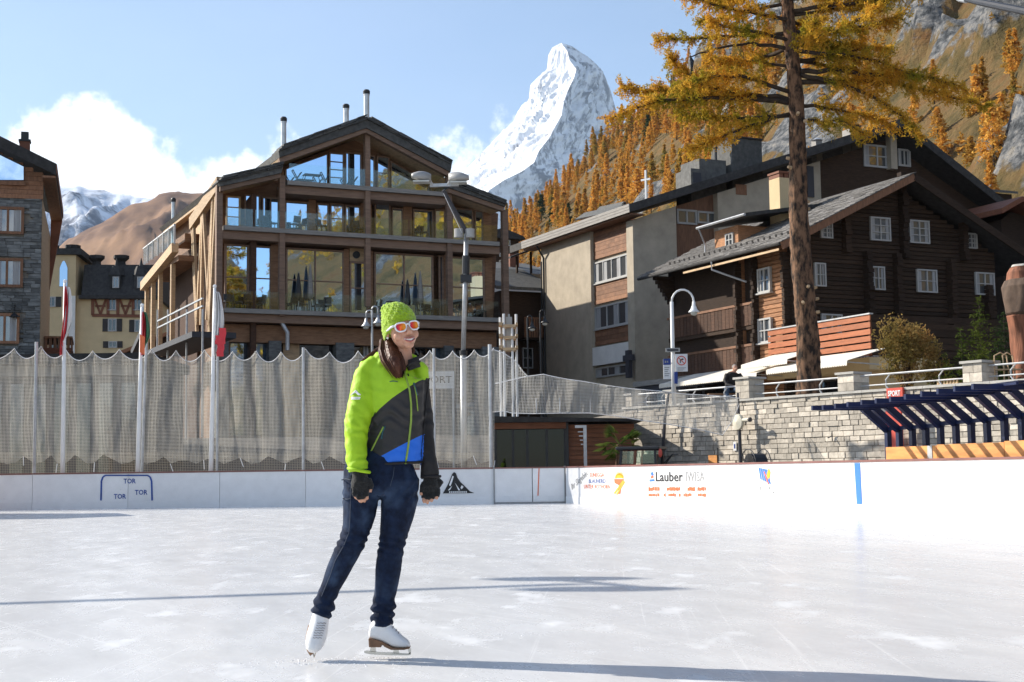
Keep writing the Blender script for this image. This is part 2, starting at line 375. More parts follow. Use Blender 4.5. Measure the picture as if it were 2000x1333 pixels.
# ------------------------------------------------------------------ ground
def build_ground():
    xs = np.concatenate([np.linspace(-9000, -200, 12), np.linspace(-150, 150, 101), np.linspace(200, 9000, 12)])
    ys = np.concatenate([np.linspace(-3000, -60, 8), np.linspace(-40, 140, 91), np.linspace(180, 12000, 14)])
    X, Y = np.meshgrid(xs, ys, indexing='ij')
    t = np.clip((Y-52)/24, 0, 1); Z = -0.06+3.0*t*t*(3-2*t)
    o = np_mesh('ground', np.stack([X.ravel(), Y.ravel(), Z.ravel()], 1), grid_faces(len(xs), len(ys))[:, ::-1], MATS['asphalt']); tag(o, kind='structure')
build_ground()

WA = Vector((3.84, 50.0, 0)); WB = Vector((13.0, 36.4, 0)); WD = (WB-WA).normalized(); WN = Vector((WD.y, -WD.x, 0))
if WN.x > 0: WN = -WN        # towards the rink
def build_promenade():
    e = WA+WD*28; b = MB(); i = -WN*0.3
    poly = [WA+i, e+i, Vector((70, 27, 0)), Vector((75, 78, 0)), Vector((30, 100, 0)), Vector((1.2, 100, 0)), Vector((1.0, 70, 0))]
    b.prism_z([(p.x, p.y) for p in poly], -0.1, 3.02); tag(b.build('promenade', MATS['paving']), kind='structure')
build_promenade()

# ------------------------------------------------------------------ hillside right of the village
def hill_z(X, Y):
    base = .93*X+.28*Y-92
    k = np.clip((X-62)/60, 0, 1); far = np.clip((Y-500)/400, 0, 1); base = base-far*k*(X-62)*.16
    base = base-np.clip(Y-930, 0, None)**2*.004-11*np.clip((Y-500)/450, 0, 1)
    return base
def hill_noise(X, Y):
    n = (fbm(X/70, Y/110, 5, 3)-.5)*16+(fbm(X/18, Y/26, 4, 9)-.5)*7
    rm = rock_mask(X, Y); r = (fbm(X/30+Y/90, Y/38, 6, 21, True)-.5)*36+(fbm(X/7, Y/12, 4, 31, True)-.5)*15
    out = np.clip((fbm(X/26, Y/34, 5, 12)-.60)/.05, 0, 1); return n+rm*r*(1-.7*out*(X < 110))
def rock_mask(X, Y):
    a = np.clip((X-86-np.clip((Y-330)/200, 0, 1)*46+(fbm(X/40, Y/55, 4, 5)-.5)*46)/14, 0, 1)
    o = np.clip((fbm(X/26, Y/34, 5, 12)-.60)/.05, 0, 1)*.95
    gaps = np.clip((.52-fbm(X/24+Y/60, Y/50-X/70, 4, 44))/.05+.9, 0, 1)
    return np.maximum(a*gaps, o)
def hz1(x, y):
    a = np.array([float(x)]); b = np.array([float(y)]); return float((hill_z(a, b)+hill_noise(a, b))[0])
def hill_hit(px, py):
    d = ray(px, py); Y = 110.0
    while Y < 1300:
        p = CAM+d*(Y/d.y)
        if hz1(p.x, p.y) > p.z: return Vector((p.x, p.y, hz1(p.x, p.y)))
        Y *= 1.012
    return None
def build_hill():
    xs = np.linspace(-110, 620, 300); ys = 60*np.exp(np.linspace(0, math.log(1160/60), 330))
    X, Y = np.meshgrid(xs, ys, indexing='ij'); X = X+(Y-60)*(X/620)*.15
    Z = hill_z(X, Y)+hill_noise(X, Y)
    m = bpy.data.materials.new('hill_surface'); m.use_nodes = True; nt = m.node_tree; N = nt.nodes; L = nt.links; b = N['Principled BSDF']; b.inputs['Roughness'].default_value = .95; b.inputs['Specular IOR Level'].default_value = .1
    tc = N.new('ShaderNodeTexCoord')
    def nz(s, d=8, st=(1, 1, 1)):
        mp = N.new('ShaderNodeMapping'); mp.inputs['Scale'].default_value = st; L.new(tc.outputs['Object'], mp.inputs[0]); n = N.new('ShaderNodeTexNoise'); n.inputs['Scale'].default_value = s; n.inputs['Detail'].default_value = d; n.inputs['Roughness'].default_value = .65; L.new(mp.outputs[0], n.inputs['Vector']); return n.outputs['Fac']
    def ramp(f, pts):
        r = N.new('ShaderNodeValToRGB'); e = r.color_ramp.elements
        e[0].position, e[0].color = pts[0][0], _lin(pts[0][1]); e[1].position, e[1].color = pts[-1][0], _lin(pts[-1][1])
        for p, c in pts[1:-1]: q = e.new(p); q.color = _lin(c)
        L.new(f, r.inputs[0]); return r.outputs[0]
    grass = ramp(nz(.09, 10), [(.3, (.045, .04, .02)), (.43, (.11, .083, .035)), (.54, (.175, .115, .05)), (.7, (.15, .075, .03))])
    rock = ramp(nz(.30, 12, (1, 1, 1.5)), [(.34, (.035, .038, .042)), (.46, (.10, .105, .11)), (.55, (.20, .20, .20)), (.72, (.36, .32, .26))])
    at_ = N.new('ShaderNodeAttribute'); at_.attribute_name = 'mask'
    ad = N.new('ShaderNodeMath'); ad.operation = 'MULTIPLY_ADD'; L.new(nz(.22, 8), ad.inputs[0]); ad.inputs[1].default_value = 1.6; L.new(at_.outputs['Fac'], ad.inputs[2])
    mr = N.new('ShaderNodeMapRange'); mr.inputs['From Min'].default_value = 1.22; mr.inputs['From Max'].default_value = 1.42; L.new(ad.outputs[0], mr.inputs['Value'])
    mx = N.new('ShaderNodeMix'); mx.data_type = 'RGBA'; L.new(mr.outputs[0], mx.inputs['Factor']); L.new(grass, mx.inputs['A']); L.new(rock, mx.inputs['B']); L.new(mx.outputs['Result'], b.inputs['Base Color'])
    bp = N.new('ShaderNodeBump'); bp.inputs['Strength'].default_value = .9; bp.inputs['Distance'].default_value = 2.2; L.new(nz(.35, 9), bp.inputs['Height']); L.new(bp.outputs[0], b.inputs['Normal'])
    MATS['hill_surface'] = m
    o = np_mesh('hillside', np.stack([X.ravel(), Y.ravel(), Z.ravel()], 1), grid_faces(*X.shape)[:, ::-1], m, attr=rock_mask(X, Y)); tag(o, kind='structure')
build_hill()

# the slope across the valley, behind the photographer: the hotel's windows look at it
OPP = Vector((-10, 85, 0))
def opp_e(dx):
    return np.interp(dx, [-.6, -.24, -.205, -.193, -.178, -.165, -.13, -.1, -.085, -.04, .1, .5], [.14, .15, .165, .155, .118, .17, .185, .195, .225, .26, .28, .26])
def build_opposite():
    # polar sheet about the hotel; the bearing of each ray is that of the mirrored line of sight
    na, nr = 120, 60; dxs = np.linspace(-.6, .5, na); rs = np.linspace(150, 800, nr)
    A, Rr = np.meshgrid(dxs, rs, indexing='ij'); dn = .42*A-.9075; rx = A-2*dn*.42; ry = 1+2*dn*.9075; ln = np.hypot(rx, ry)
    X = OPP.x+rx/ln*Rr; Y = OPP.y+ry/ln*Rr; t = np.clip((Rr-150)/560, 0, 1); top = opp_e(A)*1.0*790-8
    Z = top*t**.85-np.clip(Rr-715, 0, None)*.9+(fbm(X/60, Y/60, 5, 8)-.5)*14*t
    o = np_mesh('opposite_slope', np.stack([X.ravel(), Y.ravel(), Z.ravel()], 1), grid_faces(na, nr), MATS['hill_surface'], attr=np.clip((fbm(X/50, Y/50, 4, 6)-.5)*4, 0, 1)); tag(o, kind='structure')
    return X, Y, Z, t
OPPX = build_opposite()

# ------------------------------------------------------------------ far mountains
def snow_rock(name, snow=(.83, .86, .92), rock=(.15, .155, .18), sc=.004, lo=.42, hi=.55, st=(1, 1, 1), rough2=None, bumpd=30.0):
    m = bpy.data.materials.new(name); m.use_nodes = True; nt = m.node_tree; N = nt.nodes; L = nt.links; b = N['Principled BSDF']; b.inputs['Roughness'].default_value = .9; b.inputs['Specular IOR Level'].default_value = .1
    tc = N.new('ShaderNodeTexCoord'); mp = N.new('ShaderNodeMapping'); mp.inputs['Scale'].default_value = st; L.new(tc.outputs['Object'], mp.inputs[0])
    n = N.new('ShaderNodeTexNoise'); n.inputs['Scale'].default_value = sc; n.inputs['Detail'].default_value = 12; n.inputs['Roughness'].default_value = .68; L.new(mp.outputs[0], n.inputs['Vector'])
    at_ = N.new('ShaderNodeAttribute'); at_.attribute_name = 'mask'; ad = N.new('ShaderNodeMath'); ad.operation = 'MULTIPLY_ADD'; L.new(at_.outputs['Fac'], ad.inputs[0]); ad.inputs[1].default_value = .35; L.new(n.outputs['Fac'], ad.inputs[2])
    r = N.new('ShaderNodeValToRGB'); e = r.color_ramp.elements; e[0].position = lo; e[0].color = _lin(rock); e[1].position = hi; e[1].color = _lin(snow)
    q = e.new((lo*2+hi)/3); q.color = _lin(rough2 or tuple(c*1.5 for c in rock)); L.new(ad.outputs[0], r.inputs[0]); L.new(r.outputs[0], b.inputs['Base Color'])
    bp = N.new('ShaderNodeBump'); bp.inputs['Strength'].default_value = .7; bp.inputs['Distance'].default_value = bumpd; L.new(n.outputs['Fac'], bp.inputs['Height']); L.new(bp.outputs[0], b.inputs['Normal']); MATS[name] = m; return m

def polyline(pts, n):
    P = np.array([tuple(p) for p in pts]); d = np.r_[0, np.cumsum(np.linalg.norm(np.diff(P, axis=0), axis=1))]; t = np.linspace(0, d[-1], n)
    return np.stack([np.interp(t, d, P[:, k]) for k in range(3)], 1)
def build_peak():
    Lr = [(1096, 84, 9300), (1079, 93, 9300), (1071, 108, 9290), (1068, 138, 9280), (1052, 150, 9260), (1036, 166, 9240), (1033, 196, 9220), (1018, 212, 9200), (1004, 236, 9180), (962, 280, 9150), (925, 318, 9120), (908, 335, 9100), (880, 372, 9060), (840, 420, 9000), (770, 500, 8900)]
    Hr = [(1096, 84, 9300), (1108, 100, 9150), (1112, 118, 9050), (1126, 136, 8950), (1121, 152, 8850), (1108, 180, 8720), (1101, 200, 8620), (1097, 226, 8500), (1085, 246, 8400), (1074, 268, 8250), (1052, 296, 8050), (1043, 318, 7900), (1020, 335, 7700), (985, 352, 7500), (955, 372, 7350), (925, 440, 7000)]
    Rr = [(1096, 84, 9300), (1118, 91, 9400), (1128, 98, 9450), (1148, 112, 9500), (1166, 128, 9550), (1180, 146, 9600), (1192, 175, 9650), (1202, 212, 9700), (1212, 240, 9750), (1232, 270, 9800), (1262, 310, 9850), (1300, 360, 9900), (1360, 440, 9950), (1420, 520, 9950)]
    n = 150; m = 90
    L3, H3, R3 = [polyline([at(*q) for q in A], n) for A in (Lr, Hr, Rr)]
    B3 = polyline([at(1096, 84, 9300), at(1096, 180, 10600), at(1096, 520, 13000)], n)
    def patch(A, B, seed, amp, push):
        s = np.linspace(0, 1, m)[None, :, None]; P = A[:, None, :]*(1-s)+B[:, None, :]*s
        fade = np.minimum(1, np.arange(n)/36)[:, None]; edge = np.sin(np.pi*np.linspace(0, 1, m))[None, :]**.75
        nr = np.cross(B[-1]-A[0], A[-1]-A[0]); nr /= np.linalg.norm(nr)
        if nr[1] > 0: nr = -nr
        u = np.arange(n)[:, None]/n*np.ones((1, m)); w = np.linspace(0, 1, m)[None, :]*(.25+u)
        d = (fbm(w*26+u*5, u*16, 7, seed, True)-.45)*amp+(fbm(w*9, u*6, 4, seed+5)-.5)*amp*1.3
        P = P+nr*(d*fade*edge)[:, :, None]
        P[:, 1:-1, :] += nr*push*(np.sin(np.pi*np.linspace(0, 1, m))[None, 1:-1]*u[:, 1:-1])[:, :, None]
        return P, (fbm(w*40-u*20, u*30+w*12, 5, seed+9, True)-.5)
    V = []; F = []; K = []; off = 0
    for A, B, sd, am, pu in ((L3, H3, 3, 105, -40), (H3, R3, 13, 130, -60), (R3, B3, 23, 90, 0), (B3, L3, 33, 90, 0)):
        P, k = patch(A, B, sd, am, pu)
        if sd == 3: k = k+.33
        if sd == 13: k = k-.06  # rockier, darker mix puts the right face's shade into the colour
        V.append(P.reshape(-1, 3)); K.append(k.ravel()); F.append(grid_faces(n, m)+off); off += n*m
    snow_rock('peak_surface', (.86, .88, .92), (.20, .21, .25), .0075, .40, .56, (1.6, 1, .55), (.38, .39, .43), 35)
    o = np_mesh('mountain_peak', np.concatenate(V), np.concatenate(F), MATS['peak_surface'], attr=np.concatenate(K), smooth=True); tag(o, kind='structure')
build_peak()

def build_range(name, sky, Y0, Ytop, material, amp, seed, x0, x1, zb=-60, n=220, m=70, msk=None):
    """a mountain side whose crest passes through the given points of the skyline"""
    px = np.linspace(x0, x1, n); py = np.interp(px, [s[0] for s in sky], [s[1] for s in sky])
    crest = np.array([tuple(at(a, b, Ytop)) for a, b in zip(px, py)])
    V = []
    for j in range(m):
        t = j/(m-1); foot = crest.copy(); foot[:, 1] = Y0; foot[:, 0] = crest[:, 0]*(Y0/Ytop)*.9; foot[:, 2] = zb
        V.append(foot*(1-t**1.0)+crest*t)
    P = np.stack(V, 1); U = P[:, :, 0]; T = np.linspace(0, 1, m)[None, :]*np.ones((n, 1))
    s = Ytop/90.0
    d = (fbm(U/s/3.1, T*5+U/s/9, 6, seed, True)-.45)*amp
    P[:, :, 2] += d*np.minimum(1, T*4)*(1-T**6*.75); P[:, :, 1] -= d*.5*np.minimum(1, T*4)*(1-T**6)
    back = crest.copy(); back[:, 1] += Ytop*.25; back[:, 2] = zb
    P = np.concatenate([P, back[:, None, :]], 1)
    k = np.concatenate([T, np.ones((n, 1))], 1)-.5
    o = np_mesh(name, P.reshape(-1, 3), grid_faces(n, m+1), material, attr=k); tag(o, kind='structure'); return o
snow_rock('snow_ridge_surface', (.74, .79, .88), (.095, .105, .145), .006, .44, .66, (1, 1, 1.2), (.16, .17, .21), 25)
build_range('snow_ridge', [(-400, 430), (-100, 380), (60, 372), (125, 366), (150, 363), (195, 371), (250, 382), (300, 392), (360, 410), (600, 470), (1000, 540)], 3900, 6800, MATS['snow_ridge_surface'], 260, 4, -500, 900)
mat('moor', (.33, .205, .125), .95, .3, .004, (1, 1, 2.0), 1.0, .03, col2=(.15, .095, .075), thr=(.38, .62), detail=10, spec=.1)
MATS['moor'].node_tree.nodes['Principled BSDF'].inputs['Roughness'].default_value = 1
build_range('brown_mountain', [(-300, 720), (60, 540), (130, 478), (170, 456), (212, 436), (258, 404), (290, 396), (318, 384), (345, 380), (372, 382), (400, 380), (440, 396), (520, 430), (700, 470), (980, 560), (1300, 700)], 1500, 3000, MATS['moor'], 100, 17, -380, 1300)

# ------------------------------------------------------------------ larches on the slopes
def leaf_mat(name, cols, sc=.5, trans=.35, vary=.3):
    m = bpy.data.materials.new(name); m.use_nodes = True; nt = m.node_tree; N = nt.nodes; L = nt.links; N.clear()
    o = N.new('ShaderNodeOutputMaterial'); tc = N.new('ShaderNodeTexCoord'); n = N.new('ShaderNodeTexNoise'); n.inputs['Scale'].default_value = sc; n.inputs['Detail'].default_value = 5; n.inputs['Roughness'].default_value = .7
    oi = N.new('ShaderNodeObjectInfo'); va = N.new('ShaderNodeVectorMath'); va.operation = 'MULTIPLY_ADD'; cb = N.new('ShaderNodeCombineXYZ'); L.new(oi.outputs['Random'], cb.inputs[0]); L.new(oi.outputs['Random'], cb.inputs[1])
    L.new(cb.outputs[0], va.inputs[0]); va.inputs[1].default_value = (91, 57, 0); L.new(tc.outputs['Object'], va.inputs[2]); L.new(va.outputs[0], n.inputs['Vector'])
    ad = N.new('ShaderNodeMath'); ad.operation = 'MULTIPLY_ADD'; L.new(oi.outputs['Random'], ad.inputs[0]); ad.inputs[1].default_value = vary; L.new(n.outputs['Fac'], ad.inputs[2])
    sb = N.new('ShaderNodeMath'); sb.operation = 'SUBTRACT'; L.new(ad.outputs[0], sb.inputs[0]); sb.inputs[1].default_value = vary/2
    r = N.new('ShaderNodeValToRGB'); e = r.color_ramp.elements; e[0].position = cols[0][0]; e[0].color = _lin(cols[0][1]); e[1].position = cols[-1][0]; e[1].color = _lin(cols[-1][1])
    for p, c in cols[1:-1]: q = e.new(p); q.color = _lin(c)
    L.new(sb.outputs[0], r.inputs[0])
    d = N.new('ShaderNodeBsdfDiffuse'); t = N.new('ShaderNodeBsdfTranslucent'); L.new(r.outputs[0], d.inputs[0]); L.new(r.outputs[0], t.inputs[0]); mx = N.new('ShaderNodeMixShader'); mx.inputs[0].default_value = trans
    L.new(d.outputs[0], mx.inputs[1]); L.new(t.outputs[0], mx.inputs[2]); L.new(mx.outputs[0], o.inputs[0]); MATS[name] = m; return m
leaf_mat('larch_orange', [(.22, (.26, .22, .05)), (.38, (.48, .28, .06)), (.55, (.66, .34, .07)), (.78, (.78, .46, .10))], .25, .35, .35)
leaf_mat('larch_gold', [(.28, (.15, .17, .022)), (.40, (.32, .27, .03)), (.50, (.64, .39, .05)), (.68, (.74, .37, .05))], .55, .45, .0)
leaf_mat('conifer_dark', [(.3, (.018, .035, .015)), (.7, (.055, .085, .03))], .6, .2, .2)
leaf_mat('conifer_bright', [(.3, (.045, .075, .015)), (.7, (.15, .17, .035))], 1.5, .3, .2)
leaf_mat('shrub_leaf', [(.3, (.16, .13, .04)), (.46, (.34, .23, .08)), (.6, (.42, .22, .08)), (.75, (.52, .33, .14))], 1.2, .35, .2)
leaf_mat('palm_leaf', [(.3, (.05, .10, .02)), (.7, (.17, .20, .05))], 1.2, .3, .2)

def crown_arrays(h, rad, n, seed, base=.12, shape=1.0, size=.5):
    """leaf-sized triangles filling an uneven conical crown, arranged in drooping boughs"""
    r = np.random.RandomState(seed); V = []
    nb = max(10, n//9); zb = base+(1-base)*r.rand(nb)**1.05; ab = r.rand(nb)*2*np.pi
    lobe = .7+.5*r.rand(nb)
    for z, a, l in zip(zb, ab, lobe):
        R_ = rad*((1-z)**(.8*shape)*1.0+.03)*l
        k = 9
        t = np.sqrt(r.rand(k)); x = np.cos(a)*R_*t+r.randn(k)*size*.35; y = np.sin(a)*R_*t+r.randn(k)*size*.35; zz = z*h-R_*t*.22+r.randn(k)*size*.3
        c = np.stack([x, y, zz], 1); s = size*(.6+.8*r.rand(k))[:, None]
        d1 = r.randn(k, 3); d2 = r.randn(k, 3); d1[:, 2] *= .6; d1 /= np.linalg.norm(d1, axis=1)[:, None]; d2 /= np.linalg.norm(d2, axis=1)[:, None]
        V.append(np.stack([c-d1*s, c+d1*s*.9, c+d2*s*1.0], 1))
    V = np.concatenate(V).reshape(-1, 3); return V, np.arange(len(V)).reshape(-1, 3)
def far_tree_mesh(name, h, rad, n, seed, shape=1.0, leaf='larch_orange', size=.5, base=.12):
    V, F = crown_arrays(h, rad, n, seed, base, shape, size)
    k = 5; q = np.arange(k)*2*np.pi/k; tr = h*.014+.05
    T = np.concatenate([np.stack([np.cos(q)*tr, np.sin(q)*tr, q*0-.8], 1), np.array([[0, 0, h*.9]])]); TF = np.array([[i, (i+1) % k, k] for i in range(k)])+len(V)
    mi = np.r_[np.zeros(len(F), int), np.ones(len(TF), int)]
    o = np_mesh(name, np.concatenate([V, T]), np.concatenate([F, TF]), [MATS[leaf], MATS['bark_dark']], mi, smooth=False); me = o.data; bpy.data.objects.remove(o); return me

def build_forest():
    r = np.random.RandomState(5)
    kinds = [far_tree_mesh('larch_tree', 11, 2.5, 1100, 1, size=.42), far_tree_mesh('larch_tree', 12.5, 2.3, 1100, 2, 1.15, size=.42), far_tree_mesh('larch_tree', 9.5, 2.8, 1000, 3, .8, size=.42), far_tree_mesh('larch_tree', 13, 2.2, 1100, 4, 1.0, size=.42)]
    dark = far_tree_mesh('pine_tree', 11, 2.1, 620, 6, .9, 'conifer_dark')
    labs = ['orange larch of middling height', 'tall narrow orange larch', 'short broad orange larch', 'slim pointed orange larch']
    PLACES = ((1080, 'beside the hotel roof edge'), (1180, 'below the snowy peak'), (1285, 'round the white cross'), (1420, 'left of the roof chimneys'), (1550, 'left of the great trunk'), (1760, 'right of the great trunk'), (9999, 'under the grey cliff'))
    n = 0; tries = 0; pts = []
    rest = []
    while n < 300 and tries < 60000:
        tries += 1
        px = r.uniform(985, 2080); py = r.uniform(120, 470)
        d = ray(px, py); Y = 150*math.exp(r.rand()*math.log(1010/150)) if False else r.uniform(190, 1000)
        X = Y*d.x/d.y
        if X < -70: continue
        a = np.array([X]); b = np.array([Y])
        if rock_mask(a, b)[0] > .45: continue
        dens = fbm(a/55, b/120, 3, 77)[0]
        if Y < 620 and dens < .42: continue
        if Y < 620 and X > 55 and dens < .50: continue
        z = hz1(X, Y); 
        p = Vector((X, Y, z))-CAM; sx = 1000+FOC*p.dot(CR)/p.dot(CF); sy = 666.5-FOC*p.dot(CU)/p.dot(CF)
        if not (975 < sx < 2060): continue
        roof = np.interp(sx, [985, 1020, 1225, 1740, 2000], [560, 490, 420, 260, 450])
        if sy > roof+25 or sy < 90: continue
        if sx > 1500 and r.rand() < .55: continue
        if 1140 < sx < 1335 and 270+(1335-sx)*.35 < sy < 330+(1335-sx)*.42 and r.rand() < .9: continue
        gap = 5.0
        if any((X-q[0])**2+(Y-q[1])**2 < gap*gap for q in pts): continue
        pts.append((X, Y)); n += 1
        k = r.randint(4); isd = r.rand() < .06; wh = next(t for q, t in PLACES if sx < q)
        o = inst('pine_tree' if isd else 'larch_tree', dark if isd else kinds[k], None, (X, Y, z-.3), (0, 0, r.rand()*6.28)); s = (.8+.65*r.rand())*(1.0 if Y > 420 else .66); o.scale = (s*(.9+.3*r.rand()), s*(.9+.3*r.rand()), s)
        lb = ('dark green pine' if isd else labs[k])+' among its like on the mountainside, '+wh; tag(o, lb, 'tree', ('dark pines' if isd else 'orange larches')+' on the mountainside')
    # undergrowth and the thicket beyond counting
    V0, F0 = crown_arrays(3.2, 1.5, 70, 90, .05, .7, .45); VV = []; FF = []; off = 0; c = 0
    V1, F1 = crown_arrays(11, 2.3, 300, 91, .1, 1, .7)
    while c < 4200:
        c += 1; X = r.uniform(-60, 330); Y = r.uniform(170, 1010)
        a = np.array([X]); b = np.array([Y])
        if rock_mask(a, b)[0] > .6 or fbm(a/30, b/50, 3, 61)[0] < .44: continue
        z = hz1(X, Y); s = .4+.9*r.rand(); base = V0
        if X < 100 and r.rand() < (.40 if Y > 560 else .22): base = V1; s = .6+.45*r.rand()
        VV.append(base*s+np.array([X, Y, z-.3])); FF.append((F0 if base is V0 else F1)+off); off += len(base)
    o = np_mesh('hillside_thicket', np.concatenate(VV), np.concatenate(FF), MATS['larch_orange'], smooth=False); tag(o, 'orange brown thicket and scrub covering the mountainside between the larches', 'thicket', kind='stuff')
    # woods on the opposite slope (seen only in the windows)
    X, Y, Z, t = OPPX; VV = []; FF = []; off = 0; V0, F0 = crown_arrays(12, 2.7, 330, 92, .1, 1, .5)
    for _ in range(1300):
        i = r.randint(X.shape[0]); j = r.randint(12, X.shape[1]-8)
        if fbm(np.array([X[i, j]/60]), np.array([Y[i, j]/60]), 3, 4)[0] < .47: continue
        s = .6+.6*r.rand(); VV.append(V0*s+np.array([X[i, j]+r.randn()*4, Y[i, j]+r.randn()*4, Z[i, j]-1])); FF.append(F0+off); off += len(V0)
    o = np_mesh('opposite_wood', np.concatenate(VV), np.concatenate(FF), MATS['larch_gold'], smooth=False); tag(o, 'golden larch wood on the slope mirrored in the hotel windows', 'wood', kind='stuff')
build_forest()

# single larches that stand out at the right edge
def edge_trees():
    big = far_tree_mesh('larch_tree', 10, 3.3, 1500, 15, .75, 'larch_orange', .32, .2); col_ = far_tree_mesh('larch_tree', 10, .9, 500, 16, .35, 'larch_orange', .35, .05); rnd = far_tree_mesh('larch_tree', 7, 1.8, 500, 17, .55, 'larch_orange', .35, .1)
    for me, px, py, hpx, lab in ((big, 1942, 338, 128, 'broad orange larch with open lower trunk right of the dark gable'), (col_, 1973, 150, 72, 'slim column of orange larch against the grey cliff'), (rnd, 1962, 226, 40, 'small bright yellow larch above the broad orange one'), (rnd, 1892, 236, 30, 'small brownish larch left of the bright yellow one')):
        p = hill_hit(px, py)
        if p is None: continue
        o = inst('larch_tree', me, None, p, (0, 0, 1.0)); h = 7.0 if me is rnd else 10.0; s = hpx*p.y/FOC/h; o.scale = (s, s, s); tag(o, lab, 'tree')
edge_trees()

# ------------------------------------------------------------------ building helpers
ANG = R(25.0)
def fmap(u0):          # facade facing -y at y = u0
    return lambda s, t, z: (s, u0-t, z)
def smap(u0):          # wall facing -x at x = u0; s runs along y
    return lambda s, t, z: (u0-t, s, z)
def mbox(b, mp, s0, s1, t0, t1, z0, z1, mi=0):
    P = [mp(s, t, z) for z in (z0, z1) for s, t in ((s0, t0), (s1, t0), (s1, t1), (s0, t1))]; b.hexa(P, mi)
def window(parent, mp, s0, s1, z0, z1, nx=2, nz=1, fm='white_frame', gm='pane_soft', fw=.07, t0=0.0, t1=.1, sill=False, curtains=0.0, label=None, name='window'):
    if s0 > s1: s0, s1 = s1, s0
    if z0 > z1: z0, z1 = z1, z0
    b = MB(); g = .003
    mbox(b, mp, s0, s1, t0, t1, z0, z0+fw); mbox(b, mp, s0, s1, t0, t1, z1-fw, z1)
    mbox(b, mp, s0, s0+fw, t0, t1-g, z0+fw, z1-fw); mbox(b, mp, s1-fw, s1, t0, t1-g, z0+fw, z1-fw)
    W = (s1-s0-2*fw)/nx
    for i in range(1, nx): mbox(b, mp, s0+fw+W*i-fw*.4, s0+fw+W*i+fw*.4, t0, t1-2*g, z0+fw, z1-fw)
    H = (z1-z0-2*fw)/nz
    for i in range(1, nz): mbox(b, mp, s0+fw, s1-fw, t0, t1-3*g, z0+fw+H*i-fw*.3, z0+fw+H*i+fw*.3)
    if sill: mbox(b, mp, s0-.08, s1+.08, t0, t1+.08, z0-.07, z0-.004)
    w = b.build(name, MATS[fm], parent)
    if label: w['label'] = label
    for i in range(nx):
        p = MB(); mbox(p, mp, s0+fw+W*i, s0+fw+W*(i+1), t0+.01, t0+(t1-t0)*.4, z0+fw, z1-fw); p.build('pane', MATS[gm], w)
        if curtains > 0 and W*curtains > .04:
            a = s0+fw+W*i+.03; e = a+W*curtains if i < nx/2 else None
            c = MB()
            if e is None: e = s0+fw+W*(i+1)-.03; a = e-W*curtains
            mbox(c, mp, a, e, t0+(t1-t0)*.42, t0+(t1-t0)*.55, z0+fw, z1-fw); c.build('curtain', MATS['curtain'], w)
    return w
def fbox(fr, px0, px1, pt, pb, v=0.0):
    m = (px0+px1)/2; u0 = fr.f(px0, (pt+pb)/2, v)[0]; u1 = fr.f(px1, (pt+pb)/2, v)[0]
    return u0, u1, fr.f(m, pb, v)[1], fr.f(m, pt, v)[1]
def gbox(fr, px0, px1, pt, pb, u=0.0):
    m = (px0+px1)/2; u0 = fr.g(px0, (pt+pb)/2, u)[0]; u1 = fr.g(px1, (pt+pb)/2, u)[0]
    return min(u0, u1), max(u0, u1), fr.g(m, pb, u)[1], fr.g(m, pt, u)[1]
def pbox(b, fr, px0, px1, pt, pb, v0, v1, mi=0):   # box whose front face covers the pixel box on plane v0
    u0, u1, z0, z1 = fbox(fr, px0, px1, pt, pb, v0); b.box(u0, u1, v0, v1, z0, z1, mi)

